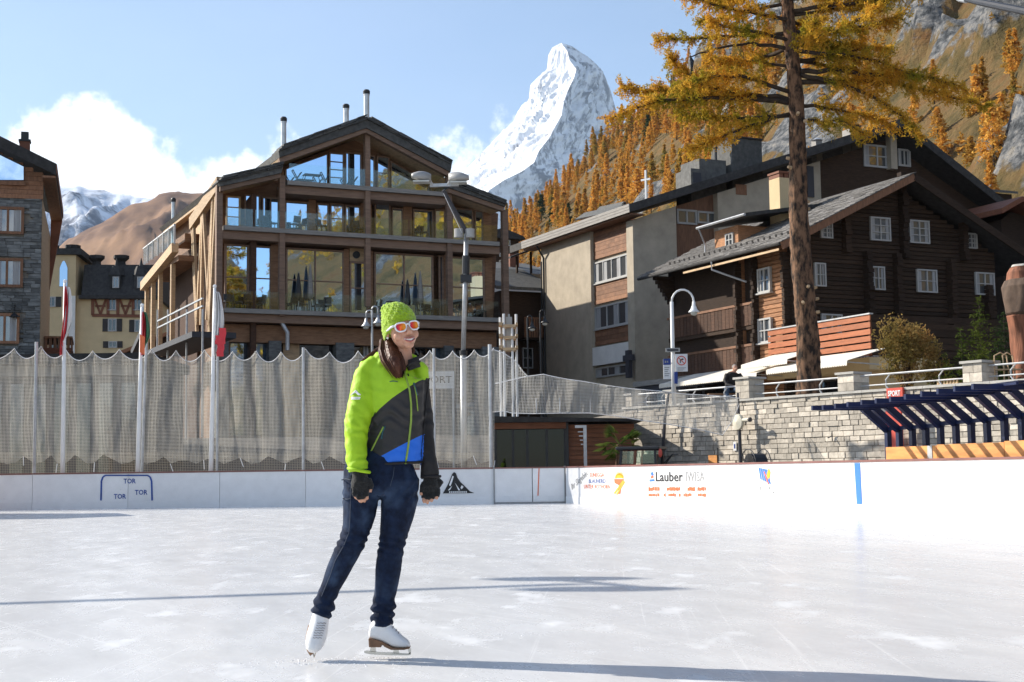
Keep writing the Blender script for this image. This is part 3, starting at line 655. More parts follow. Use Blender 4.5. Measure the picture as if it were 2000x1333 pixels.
# ------------------------------------------------------------------ the timber and glass hotel
def build_hotel():
    o = at(427, 500, 79); F = Frame((o.x, o.y, 2.9), ANG)
    T = thing('timber_hotel', 'modern timber and glass hotel with stepped gable roof behind the rink net', 'hotel', F.O, ANG)
    f = F.f
    W = f(983, 500)[0]
    # carcass
    def pts(v, *q): return [f(a, b, v) for a, b in q]
    prof = pts(1.6, (436, 372), (556, 346), (556, 322), (715, 262), (872, 344), (872, 376), (975, 414))
    b = MB(); b.prism_y([(0.5, 0)]+[(max(.5, u), z-.1) for u, z in prof]+[(W-.4, 0)], 1.75, 15); b.build('wall', MATS['timber'], T)
    # roof: boards below, slate above, four slopes
    segs = [((424, 349), (552, 319), (430, 364), (549, 338), (430, 374), (549, 347)), ((543, 288), (715, 227), (545, 308), (715, 250), (547, 319), (715, 259)),
            ((715, 227), (881, 316), (715, 250), (879, 336), (715, 259), (876, 345)), ((876, 350), (987, 394), (876, 367), (985, 404), (876, 376), (983, 413))]
    for k, (a, c, a2, c2, a3, c3) in enumerate(segs):
        v = -.6; A, C, A2, C2, A3, C3 = [f(*q, v) for q in (a, c, a2, c2, a3, c3)]
        b = MB(); b.prism_y([(A2[0], A2[1]-.02), (C2[0], C2[1]-.02), (C[0], C[1]-.22), (A[0], A[1]-.22)], v-.1, 15.5); rf = b.build('roof', MATS['slate'], T)
        b = MB(); b.prism_y([A3, C3, (C2[0], C2[1]-.03), (A2[0], A2[1]-.03)], v, v+.35); b.build('rake_beam', MATS['glulam'], T)
        b = MB(); b.prism_y([(A3[0], A3[1]+.1), (C3[0], C3[1]+.1), (C2[0], C2[1]-.05), (A2[0], A2[1]-.05)], v+.36, 15); b.build('soffit', MATS['timber_light'], rf)
        L = math.hypot(C[0]-A[0], C[1]-A[1]); n = max(3, int(L/.95)); s0 = None
        for i in range(n):       # ragged slate slabs along the verge
            for row in range(3):
                t0 = (i+(.0, .35, .6)[row]*.5)/n; t1 = min(1.0, t0+1.0/n*.98); q = .02*row
                if t0 >= 1: continue
                P0 = (A[0]+(C[0]-A[0])*t0, A[1]+(C[1]-A[1])*t0); P1 = (A[0]+(C[0]-A[0])*t1, A[1]+(C[1]-A[1])*t1); d = -.24+.08*row*1.25+rng.uniform(-.012, .02)
                b = MB(); b.prism_y([(P0[0], P0[1]+d), (P1[0], P1[1]+d+.02), (P1[0], P1[1]+d+.085), (P0[0], P0[1]+d+.1)], v-.22-q+rng.uniform(-.06, .05), v+1.3); b.build('roof_slab', MATS['slate'], T)
    # posts
    for px, top, bot, w in ((427, 352, 700, .34), (549, 345, 618, .32), (715, 258, 600, .3), (874, 345, 625, .32), (983, 412, 700, .36)):
        u, z1 = f(px, top); z0 = f(px, bot)[1]; b = MB(); b.box(u-w/2, u+w/2, -.3, .05, max(0, z0), z1); b.build('post', MATS['glulam'], T)
    # floors: beam, pale balcony edge
    def floor(pl, pr, name='floor_beam'):
        (x0, y0), (x1, y1) = pl, pr; a = f(x0, y0); c = f(x1, y1); zt = (a[1]+c[1])/2
        b = MB(); b.box(a[0], c[0], -.12, 1.8, zt-.62, zt-.16); b.build(name, MATS['glulam'], T)
        b = MB(); b.box(a[0]+.1, c[0]-.1, -.36, 1.75, zt-.15, zt+.1); e = b.build('balcony_edge', MATS['fascia_grey'], T)
        return a[0], c[0], zt+.1
    fl3 = floor((555, 358), (872, 381)); fl2 = floor((432, 446), (974, 477)); fl1 = floor((432, 605), (976, 627))
    # glass balustrades in bays
    for (u0, u1, z), cuts in ((fl3, (715,)), (fl2, (549, 715, 874)), (fl1, (549, 715, 874))):
        us = [u0+.15]+[f(c, 450)[0] for c in cuts]+[u1-.15]
        for a, c in zip(us[:-1], us[1:]):
            k = 2 if c-a > 3 else 1
            for i in range(k):
                p = a+(c-a)*i/k+.06; q = a+(c-a)*(i+1)/k-.06; b = MB(); b.box(p, q, -.27, -.255, z, z+1.0); b.build('balustrade_pane', MATS['clear_glass'], T)
    # glazing: (x0,x1,top,bottom, leaves, rows)
    V1 = .75; V2 = 1.35
    for x0, x1, t, bt, nx, nz in ((438, 486, 478, 612, 1, 2), (489, 530, 481, 612, 1, 2), (557, 672, 487, 617, 2, 2), (682, 719, 512, 617, 1, 2), (730, 846, 496, 622, 2, 2), (856, 866, 500, 622, 1, 1), (876, 946, 503, 622, 2, 2)):
        u0, u1, z0, z1 = fbox(F, x0, x1, t, bt, V1); window(T, fmap(V1), u0, u1, max(z0, fl1[2]), z1, nx, nz, 'glulam', 'pane_mirror', .11)
    for x0, x1, t, bt, nx, nz in ((441, 469, 384, 446, 1, 3), (477, 508, 381, 447, 1, 1), (511, 545, 386, 448, 2, 1), (556, 602, 394, 452, 1, 1), (618, 642, 398, 458, 1, 1), (644, 671, 398, 458, 1, 2), (673, 704, 402, 460, 1, 1), (731, 762, 398, 466, 1, 1), (764, 787, 407, 466, 1, 1), (806, 846, 410, 470, 1, 1), (848, 870, 410, 472, 1, 1), (881, 924, 408, 476, 1, 1), (926, 944, 412, 476, 1, 2)):
        u0, u1, z0, z1 = fbox(F, x0, x1, t, bt, V2); window(T, fmap(V2), u0, u1, max(z0, fl2[2]), z1, nx, nz, 'timber_light' if nz == 3 else 'glulam', 'pane_mirror', .09)
    def trap(q, nm='window'):
        P = [f(a, b_, V2) for a, b_ in q]; c = (sum(p[0] for p in P)/len(P), sum(p[1] for p in P)/len(P))
        b = MB(); n = len(P); Q = [(c[0]+(p[0]-c[0])*.95, c[1]+(p[1]-c[1])*.92) for p in P]
        for i in range(n):
            j = (i+1) % n; b.hexa([(P[i][0], V2, P[i][1]), (P[j][0], V2, P[j][1]), (Q[j][0], V2, Q[j][1]), (Q[i][0], V2, Q[i][1]), (P[i][0], V2-.1, P[i][1]), (P[j][0], V2-.1, P[j][1]), (Q[j][0], V2-.1, Q[j][1]), (Q[i][0], V2-.1, Q[i][1])])
        w = b.build(nm, MATS['glulam'], T); p = MB(); p.prism_y(Q, V2-.05, V2-.02); p.build('pane', MATS['pane_mirror'], w)
    trap([(557, 360), (640, 367), (640, 300), (557, 331)]); trap([(762, 374), (846, 380), (836, 358), (762, 315)])
    for x0, x1, t, bt, nx, nz in ((642, 672, 299, 366, 1, 4), (673, 706, 299, 369, 1, 1), (720, 732, 304, 372, 1, 1), (735, 760, 306, 372, 1, 2)):
        u0, u1, z0, z1 = fbox(F, x0, x1, t, bt, V2); window(T, fmap(V2), u0, u1, max(z0, fl3[2]), z1, nx, nz, 'glulam', 'pane_mirror', .09)
    # piers and dark jambs
    b = MB()
    for x0, x1, t, bt in ((529, 543, 478, 615), (672, 682, 487, 617), (719, 729, 490, 618), (868, 876, 498, 622), (948, 962, 505, 624)): pbox(b, F, x0, x1, t, bt, V1-.12, V1+1.0)
    for x0, x1, t, bt in ((603, 617, 385, 455), (704, 726, 388, 462), (788, 805, 395, 466), (945, 960, 408, 478)): pbox(b, F, x0, x1, t, bt, V2-.14, V2+.4)
    b.build('pier', MATS['timber'], T)
    b = MB(); u0, u1, z0, z1 = fbox(F, 683, 718, 486, 511, V1-.05); b.box(u0, u1, V1-.05, V1+.9, z0, z1); pn = b.build('vent_panel', MATS['timber_light'], T)
    b = MB(); b.tube([((u0+u1)/2-.15, V1-.12, (z0+z1)/2), ((u0+u1)/2-.15, V1-.052, (z0+z1)/2)], .22, 14); b.build('vent', MATS['black_metal'], pn)
    b = MB(); a = f(715, 480); b.tube([(a[0], -.2, a[1]+.3), (a[0], -.2, a[1]-1.1)], .09, 8); a = f(549, 640); b.tube([(a[0], .1, a[1]+.4), (a[0]+.35, -.1, a[1]-.3), (a[0]+.35, -.1, a[1]-1.3)], .12, 8); b.build('downpipe', MATS['galvanised'], T)
    # ground floor: fascia, stone piers, arched shop windows
    z1 = fl1[2]-.8
    b = MB(); b.box(.3, W-.3, .5, 1.7, z1-1.0, z1-.004); b.build('ground_floor_band', MATS['timber'], T)
    for x0, x1 in ((425, 445), (524, 548), (655, 690), (866, 884), (940, 985)):
        u0, u1, _, _ = fbox(F, x0, x1, 650, 700, .5); b = MB(); b.box(u0, u1, .3, 1.7, 0, z1-.9); b.build('stone_pier', MATS['stone_cladding'], T)
    for x0, x1, t in ((447, 522, 650), (805, 864, 660), (886, 940, 662)):
        u0, u1, _, zt = fbox(F, x0, x1, t, 700, 1.0); n = 10; arc = [(u0+(u1-u0)*i/n, zt-.55+.55*math.sin(math.pi*i/n)) for i in range(n+1)]
        b = MB(); b.prism_y([(u1, .3), (u0, .3)]+arc, 1.0, 1.2); b.build('arched_window', MATS['pane_mirror'], T)
        b = MB(); b.tube([(p[0], .95, p[1]) for p in [(u0, .3)]+arc+[(u1, .3)]], .08, 6); b.build('arch_frame', MATS['glulam'], T)
    u0, u1, z0, zt = fbox(F, 585, 655, 650, 720, 1.0); b = MB(); b.box(u0, u1, 1.0, 1.3, .2, zt); b.build('shop_window', MATS['pane_dim'], T)
    b = MB(); u2 = fbox(F, 552, 584, 655, 720, 1.0); b.box(u2[0], u2[1], .9, 1.3, .2, u2[3]); b.build('door', MATS['timber_light'], T)
    for x0, x1 in ((690, 716), (718, 740)):
        u0, u1, z0, zt = fbox(F, x0, x1, 668, 705, .9); window(T, fmap(1.2), u0, u1, z0, zt, 1, 1, 'white_frame', 'pane_dim', .12)
    # left flank: truss of slanting struts under a sunlit beam
    g = F.g
    za = g(424, 352, 0)[1]; vb, zb = g(375, 428, 0)
    b = MB(); b.bar((0, -.2, za-.3), (0, vb, zb-.3), .35, .75); b.build('eave_beam', MATS['timber_light'], T)
    for (xa, ya), (xb, yb) in (((417, 376), (409, 545)), ((417, 378), (404, 535)), ((397, 400), (411, 560)), ((397, 402), (393, 545)), ((375, 428), (385, 560)), ((378, 426), (386, 540)), ((396, 404), (385, 545)), ((424, 360), (409, 560))):
        A = g(xa, ya, 0); B = g(xb, yb+90, 0); b = MB(); b.bar((0, A[0], A[1]), (0, B[0], max(.2, B[1])), .16, .26); b.build('strut', MATS['timber_light'], T)
    b = MB(); b.prism_x([(0.2, 0), (vb, 0), (vb, zb-.6), (0.2, za-.7)], 1.9, 2.2); b.build('side_wall', MATS['loggia_board'], T); b = MB(); b.box(.36, .49, vb, 15.0, 0, zb-1.5); b.build('flank_shade_sheet', MATS['loggia_board'], T)  # dark side wall and added flank sheet paint the shade behind the struts
    # side terraces stepping back
    v1, zt1 = g(345, 470, -.3); v2, zt2 = g(279, 548, -1.2)
    b = MB(); b.box(-.4, 6, vb+.1, v1, zt1-.5, zt1); b.build('side_terrace', MATS['timber'], T)
    b = MB(); b.prism_x([(vb+.2, zt1), (v1, zt1), (v1, zt1+1.6), (vb+.2, zb+.1)], .6, .8); b.build('side_gable', MATS['timber_light'], T)
    v3, z3 = g(342, 484, -1.2); v4, z4 = g(280, 560, -1.2)
    b = MB(); b.bar((-1.2, v3, z3), (-1.2, v4, z4), .4, .55); b.build('terrace_beam', MATS['timber_light'], T)
    b = MB(); b.box(-1.0, 6, v3, v4, (z3+z4)/2-.2, (z3+z4)/2+.12); b.build('lower_terrace', MATS['timber'], T)
    n = 6
    for i in range(n):
        a = v3+(v4-v3)*i/n+.08; c = v3+(v4-v3)*(i+1)/n-.08; za_ = z3+.3; b = MB(); b.box(-1.25, -1.22, a, c, za_, za_+1.05); b.build('balustrade_pane', MATS['clear_glass'], T)
        b = MB(); b.box(-1.28, -1.18, a-.08, a, za_-.1, za_+1.12); b.build('rail_post', MATS['galvanised'], T)
    b = MB(); b.bar((-1.23, v3, z3+1.38), (-1.23, v4, z3+1.38), .07, .07); b.build('handrail', MATS['white_paint'], T)
    for px in (338, 314, 300, 288):
        v, z = g(px, 520, -1.0); b = MB(); b.box(-1.1, -.85, v, v+.3, 0, (z3+z4)/2-.2); b.build('post', MATS['timber_light'], T)
    for px, w in ((330, 1.0), (304, .7)):
        v, z = g(px, 600, .4); b = MB(); b.box(.5, .6, v, v+w, 1, 4.6); b.build('side_window', MATS['white_frame'], T)
    # outside stair and platform rails low on the left
    b = MB()
    for py in (606, 620): A = g(308, py, -2.2); B = g(396, py+2, -2.2); b.bar((-2.2, A[0], (A[1]+B[1])/2), (-2.2, B[0], (A[1]+B[1])/2), .08, .08)
    for px in (308, 328, 365, 396): A = g(px, 612, -2.2); b.bar((-2.2, A[0], 0), (-2.2, A[0], A[1]+.2), .08, .08)
    b.build('platform_rail', MATS['galvanised'], T)
    A = g(300, 668, -2.2); B = g(390, 668, -2.2); zz = (A[1]+B[1])/2; b = MB(); b.box(-2.6, -.3, min(A[0], B[0]), max(A[0], B[0]), zz-.3, zz); b.build('platform', MATS['sign_dark'], T)
    b = MB(); A = g(262, 690, -2.6); B = g(285, 640, -2.6); b.bar((-2.6, A[0], A[1]), (-2.6, B[0], B[1]), .4, .35); b.build('stair_stringer', MATS['sign_dark'], T)
    # steel flues on the roof
    for px, pt, pb, v, w in ((554, 229, 285, 2.0, .16), (676, 204, 242, 4.0, .17), (716, 176, 230, 2.0, .17), (338, 388, 480, None, .13)):
        if v is None:
            vv, z0 = g(px, pb, .6); z1 = g(px, pt, .6)[1]; u = .6
        else: u, z0 = f(px, pb, v); z1 = f(px, pt, v)[1]; vv = v
        b = MB(); b.lathe([(w, z0-.8), (w, z1-.35), (w*1.15, z1-.34), (w*1.15, z1-.28)], (u, vv, 0), 12); fl = b.build('flue', MATS['steel'], T, smooth=False)
        b = MB(); b.lathe([(w*.8, z1-.28), (w*1.2, z1-.26), (w*1.3, z1-.1), (w*.9, z1), (.02, z1+.03)], (u, vv, 0), 12); b.build('flue_cap', MATS['black_metal'], fl)
    b = MB(); p = [f(a, c, 3.0) for a, c in ((512, 326), (543, 295), (546, 318))]; b.prism_y(p, 2.9, 3.0); b.build('roof_terrace_rail', MATS['clear_glass'], T)
    return F, (fl1, fl2, fl3)
HOTEL, FLS = build_hotel()

def terrace_things():
    F = HOTEL; f = F.f
    c0 = None
    def chair(px, lev, v, lab, rot):
        nonlocal c0
        z = FLS[lev][2]; u = f(px, 450 if lev else 600, v)[0]; p = F.w(u, v, z)
        if c0 is None:
            t = thing('terrace_chair', lab, 'chair', p, rot, 'dark chairs on the hotel terraces')
            b = MB(); b.box(-.23, .23, -.23, .23, .42, .47); b.build('seat', MATS['black_metal'], t)
            b = MB(); b.hexa([(-.23, .19, .5), (.23, .19, .5), (.23, .23, .5), (-.23, .23, .5), (-.23, .27, .88), (.23, .27, .88), (.23, .31, .88), (-.23, .31, .88)]); b.build('backrest', MATS['black_metal'], t)
            for sx in (-.2, .2):
                for sy in (-.2, .2): b = MB(); b.bar((sx, sy, 0), (sx*.95, sy*.95, .42), .035, .035); b.build('leg', MATS['black_metal'], t)
            c0 = t; return
        dup(c0, p, rot, lab)
    ORD = ('first', 'second', 'third', 'fourth', 'fifth', 'sixth', 'seventh'); bay = lambda q: sum(q > c for c in (549, 715, 874))
    low = (446, 466, 486, 508, 570, 592, 622, 640, 736, 756, 776, 830, 850, 884, 904, 926, 940)
    for i, px in enumerate(low):
        lab = ORD[sum(1 for q in low[:i+1] if bay(q) == bay(px))-1]+' dark chair from the left on the lowest terrace, '+('leftmost bay' if px < 549 else 'left middle bay' if px < 715 else 'right middle bay' if px < 874 else 'rightmost bay')+' of the hotel'
        chair(px, 0, .25+.12*(i % 2), lab, ANG+(i*1.3) % 6.28)
    mid = (522, 533, 576, 588, 628, 700, 708, 818, 828)
    for i, px in enumerate(mid):
        chair(px, 1, .5+.2*(i % 2), ORD[sum(1 for q in mid[:i+1] if bay(q) == bay(px))-1]+' dark chair from the left on the middle balcony, '+('leftmost bay' if px < 549 else 'left middle bay' if px < 715 else 'right middle bay')+' of the hotel', ANG+(i*1.7) % 6.28)
    k = 0
    for px, v in ((580, .55), (635, .55), (690, .55)):      # V-shaped loungers under the gable
        u = f(px, 345, v)[0]; t = thing('bucket_chair', ['black V-shaped chair left of the table under the hotel gable', 'black V-shaped chair right of the table under the hotel gable', 'black V-shaped chair near the ridge post under the hotel gable'][k], 'chair', F.w(u, v, FLS[2][2]), ANG); k += 1
        b = MB(); b.bar((-.02, -.1, .35), (-.27, -.14, .78), .04, .05); b.bar((-.02, .1, .35), (-.27, .14, .78), .04, .05); b.bar((-.27, -.14, .78), (-.27, .14, .78), .04, .05); b.build('backrest', MATS['black_metal'], t)
        b = MB(); b.bar((.02, -.1, .35), (.24, -.14, .68), .04, .05); b.bar((.02, .1, .35), (.24, .14, .68), .04, .05); b.bar((.24, -.14, .68), (.24, .14, .68), .04, .05); b.build('seat', MATS['black_metal'], t)
        b = MB(); b.tube([(0, 0, 0), (0, 0, .36)], .04, 6); b.build('leg', MATS['black_metal'], t)
    u = f(610, 350, .5)[0]; t = thing('terrace_table', 'dark rectangular table with splayed legs under the hotel gable', 'table', F.w(u, .5, FLS[2][2]), ANG)
    b = MB(); b.box(-.52, .52, -.3, .3, .56, .6); b.build('tabletop', MATS['black_metal'], t)
    for sx in (-1, 1):
        for sy in (-1, 1): b = MB(); b.bar((sx*.62, sy*.3, 0), (sx*.45, sy*.25, .56), .035, .035); b.build('leg', MATS['black_metal'], t)
    p0 = None
    for px, top, lab, m in ((583, 532, 'black folded parasol on the hotel terrace beside a grey one, left bay', 'black_metal'), (606, 517, 'grey folded parasol on the hotel terrace beside a black one, left bay', 'fascia_grey'), (796, 545, 'black folded parasol on the hotel terrace, right bay', 'black_metal'), (821, 530, 'grey folded parasol on the hotel terrace, right bay', 'fascia_grey')):
        v = .3; u = f(px, 570, v)[0]; z1 = f(px, top, v)[1]+2.9; z = FLS[0][2]+2.9; h = z1-z; w_ = F.w(u, v, FLS[0][2])
        t = thing('folded_parasol', lab, 'parasol', w_, ANG); h = F.O.z*0+f(px, top, v)[1]-FLS[0][2]
        b = MB(); b.lathe([(.03, 0), (.03, h)], n=6); b.build('pole', MATS['galvanised'], t)
        b = MB(); rs = []
        for i in range(7):
            s = i/6; r = (.16*(1-s)**.7+.02)*(1 if i else .85); rs.append([(r*(1+.25*math.cos(5*q*2*math.pi/20))*math.cos(q*2*math.pi/20), r*(1+.25*math.cos(5*q*2*math.pi/20))*math.sin(q*2*math.pi/20), h*.28+h*.72*s) for q in range(20)])
        b.rings(rs); b.build('canopy', MATS[m], t, smooth=True)
terrace_things()

# ------------------------------------------------------------------ the block with pale rendered walls
def build_block():
    o = at(1237, 500, 85); F = Frame((o.x, o.y, 3.0), ANG); f = F.f; g = F.g
    T = thing('rendered_apartment_block', 'tan rendered apartment block with long dark gable roof behind the log chalet', 'apartment block', F.O, ANG)
    vA0, _ = g(1155, 600); vA1, _ = g(1058, 600); vr = g(1226, 600)[0]
    ze = g(1100, 470, -.6)[1]; zc = f(1237, 425)[1]; ridge = f(1745, 265)
    uR = f(2010, 470)[0]
    # gable slab and the rest of the carcass
    def rake(u): return zc+(ridge[1]-zc)*(u/ridge[0]) if u < ridge[0] else ridge[1]-(u-ridge[0])*(ridge[1]-f(2000, 452)[1])/(uR-ridge[0])
    def slab(x0, x1, m, v0, name):
        a = f(x0, 450, v0)[0] if x0 > 1237 else 0.0; c = f(x1, 450, v0)[0]; b = MB(); P = [(a, 0), (c, 0), (c, rake(c)-.15)]
        if a < ridge[0] < c: P.append((ridge[0], ridge[1]-.15))
        P.append((a, rake(a)-.15)); b.prism_y(P, v0, v0+(vr if name == 'wall' and x0 <= 1237 else .5)); return b.build(name, MATS[m], T)
    slab(1237, 1321, 'render_wall', 0, 'wall'); slab(1321, 1403, 'timber_red', .5, 'timber_panel'); slab(1403, 1541, 'render_wall', .0, 'wall'); slab(1541, 1576, 'render_wall', .3, 'wall'); slab(1576, 1606, 'render_wall', .6, 'wall'); slab(1606, 2010, 'log_dark', .8, 'timber_panel')
    b = MB(); b.box(.35, 9, vr+.01, vA1, 0, g(1100, 470, 0)[1]-.05); b.build('core', MATS['render_wall'], T)
    b = MB(); b.box(0, 9, vA0, vA1, 0, g(1100, 486, 0)[1]+.6); b.build('wall', MATS['render_wall'], T)
    # recess: timber bands between windows, pale balcony panel
    def sp(pt, pb): return g(1190, pb, .3)[1], g(1190, pt, .3)[1]
    zz = [sp(425, 500), sp(548, 590), sp(638, 672)]
    for z0, z1 in zz:
        nb = max(3, int((z1-z0)/.24))
        for i in range(nb): b = MB(); h = (z1-z0)/nb; b.box(.22+.012*(i % 2), .34, vr+.02, vA0-.02, z0+h*i, z0+h*(i+1)-.012); b.build('board', MATS['timber_red'], T)
    for pt, pb, n in ((506, 549, 4), (595, 640, 3), (716, 736, 3)):
        z0, z1 = sp(pt, pb); window(T, smap(.3), vr+.03, vA0-.03, z0, z1, n, 1, 'white_frame' if pt < 700 else 'cream_metal', 'pane_soft', .1, sill=pt < 700, curtains=.4)
    z0, z1 = sp(676, 712); b = MB(); b.box(.0, .2, vr+.03, vA0-.03, z0, z1); b.build('balcony_panel', MATS['plaster_white'], T)
    # gable windows
    for x0, x1, pt, pb, n in ((1321, 1360, 410, 439, 2), (1361, 1402, 414, 438, 2)):
        u0, u1, z0, z1 = fbox(F, x0, x1, pt, pb, .5); window(T, fmap(.5), u0, u1, z0, z1, n, 1, 'cream_metal', 'pane_soft', .12)
    u0, u1, z0, z1 = fbox(F, 1437, 1458, 361, 381); b = MB(); b.box(u0, u1, -.03, .1, z0, z1); b.build('vent_opening', MATS['timber_red'], T)
    u0, u1, z0, z1 = fbox(F, 1577, 1590, 325, 385, .5); b = MB(); b.box(u0, u1, .5, .7, z0, z1); b.build('door', MATS['sign_dark'], T)
    for x0, x1, pt, pb, n, nz in ((1686, 1738, 284, 328, 2, 2), (1753, 1777, 292, 326, 2, 1)):
        u0, u1, z0, z1 = fbox(F, x0, x1, pt, pb, .8); window(T, fmap(.8), u0, u1, z0, z1, n, nz, 'white_frame', 'pane_soft', .13, curtains=.3)
    u0, u1, z0, z1 = fbox(F, 1740, 1752, 255, 330, .3); b = MB(); b.box(u0, u1, .3, .8, z0, z1); b.build('pillar', MATS['render_wall'], T)
    # roof: eave fascia of three boards, dark rakes
    v9 = g(1019, 475, -.7)[0]; zt = (g(1019, 465, -.7)[1]+g(1227, 408, -.7)[1])/2
    for i in range(3):
        b = MB(); b.box(-.76+.015*i, -.7, -.9, v9, zt-.17*(i+1)+.006, zt-.17*i); b.build('fascia_board', MATS['fascia_grey'], T)
    sl_ = (ridge[1]-zc)/ridge[0]; zr = zt+(ridge[0]+.7)*sl_+.1
    b = MB(); b.prism_y([(-.69, zt-.5), (ridge[0], zr-.6), (ridge[0], zr), (-.69, zt-.004)], -.9, v9+2); b.build('roof', MATS['slate_dark'], T)
    zq = f(2010, 455, -.9)[1]; b = MB(); b.prism_y([(ridge[0]+.003, zr-.6), (uR+3, zq-1.8), (uR+3, zq-1.2), (ridge[0]+.003, zr)], -.9, v9+2); b.build('roof', MATS['slate_dark'], T)
    b = MB(); b.box(-.6, .3, -.8, v9, zt-.62, zt-.52); b.build('soffit', MATS['timber_red'], T)
    b = MB(); vp = g(1063, 600, -.1)[0]; b.tube([(-.1, vp, 0), (-.1, vp, zt-1.4), (-.6, vp, zt-.6)], .07, 6); b.tube([(-.1, vp+.35, 0), (-.1, vp+.35, zt-1.6)], .05, 6); b.build('downpipe', MATS['black_metal'], T)
    # chimneys and vents standing on the roof
    def onroof(px, pt, pb, v, w, d, m, nm, lit=True):
        u, z0 = f(px, pb, v); z1 = f(px, pt, v)[1]; b = MB(); b.box(u-w/2, u+w/2, v, v+d, z0-1.2, z1); return u, z1, b.build(nm, MATS[m], T)
    u, z, c = onroof(1393, 312, 360, 1.5, 2.0, 2.2, 'slate', 'chimney'); u, z, c = onroof(1460, 272, 335, 1.2, 2.3, 2.4, 'slate', 'chimney')
    b = MB(); b.box(u-1.2, u+1.2, 1.1, 3.7, z+.003, z+.1); b.build('chimney_cap', MATS['slate_dark'], c)
    u, z, c = onroof(1362, 330, 368, 1.3, .9, 1.8, 'slate', 'roof_hatch'); b = MB(); b.box(u-.3, u+.3, 1.27, 1.298, z-.9, z-.25); b.build('hatch_window', MATS['sign_dark'], c)
    u, z0 = f(1398, 312, 2); b = MB(); b.lathe([(.09, z0-.3), (.09, z0+.7), (.16, z0+.72), (.13, z0+.9), (.02, z0+1.0)], (u, 2, 0), 8); b.build('flue', MATS['black_metal'], T)
    u, z, c = onroof(1672, 252, 262, 2.5, .9, .9, 'fascia_grey', 'chimney'); b = MB(); b.lathe([(.3, z), (.25, z+.25), (.5, z+.3), (.12, z+.48), (.06, z+.6)], (u, 2.9, 0), 10); b.build('chimney_cap', MATS['slate'], c)
    u, z, c = onroof(1600, 275, 292, 2.0, .5, .5, 'fascia_grey', 'chimney'); b = MB(); b.lathe([(.2, z), (.4, z+.05), (.1, z+.22)], (u, 2.2, 0), 8); b.build('chimney_cap', MATS['galvanised'], c)
    # small white cross on a staff
    p = at(1262, 384, 92); t = thing('roof_cross', 'tall white cross rising above the apartment block roof', 'cross', (p.x, p.y, p.z-.7), R(-40)); h = at(1262, 333, 92).z-p.z+.7
    b = MB(); b.box(-.065, .065, -.05, .05, 0, h); b.box(-.36, .36, -.045, .045, h*.72, h*.72+.12); b.build('cross', MATS['white_paint'], t)
    # pharmacy-style cross sign on the wall edge
    p = F.w(-.35, vr*.5, 0); q = onplane(1228, 705, F.O+F.e1*-.4, F.e1)
    t = thing('cross_sign', 'dark unlit cross sign at the corner of the tan apartment block', 'sign', q, ANG)
    b = MB(); s = .62; b.box(-.12, .12, -s/3, s/3, -s-.4, s); b.box(-.115, .115, -s*.85, s*.85, 0, s*.55); b.build('cross_panel', MATS['sign_dark'], t); b = MB(); b.bar((.1, 0, .2), (.45, 0, .2), .06, .06); b.build('bracket', MATS['black_metal'], t)
build_block()

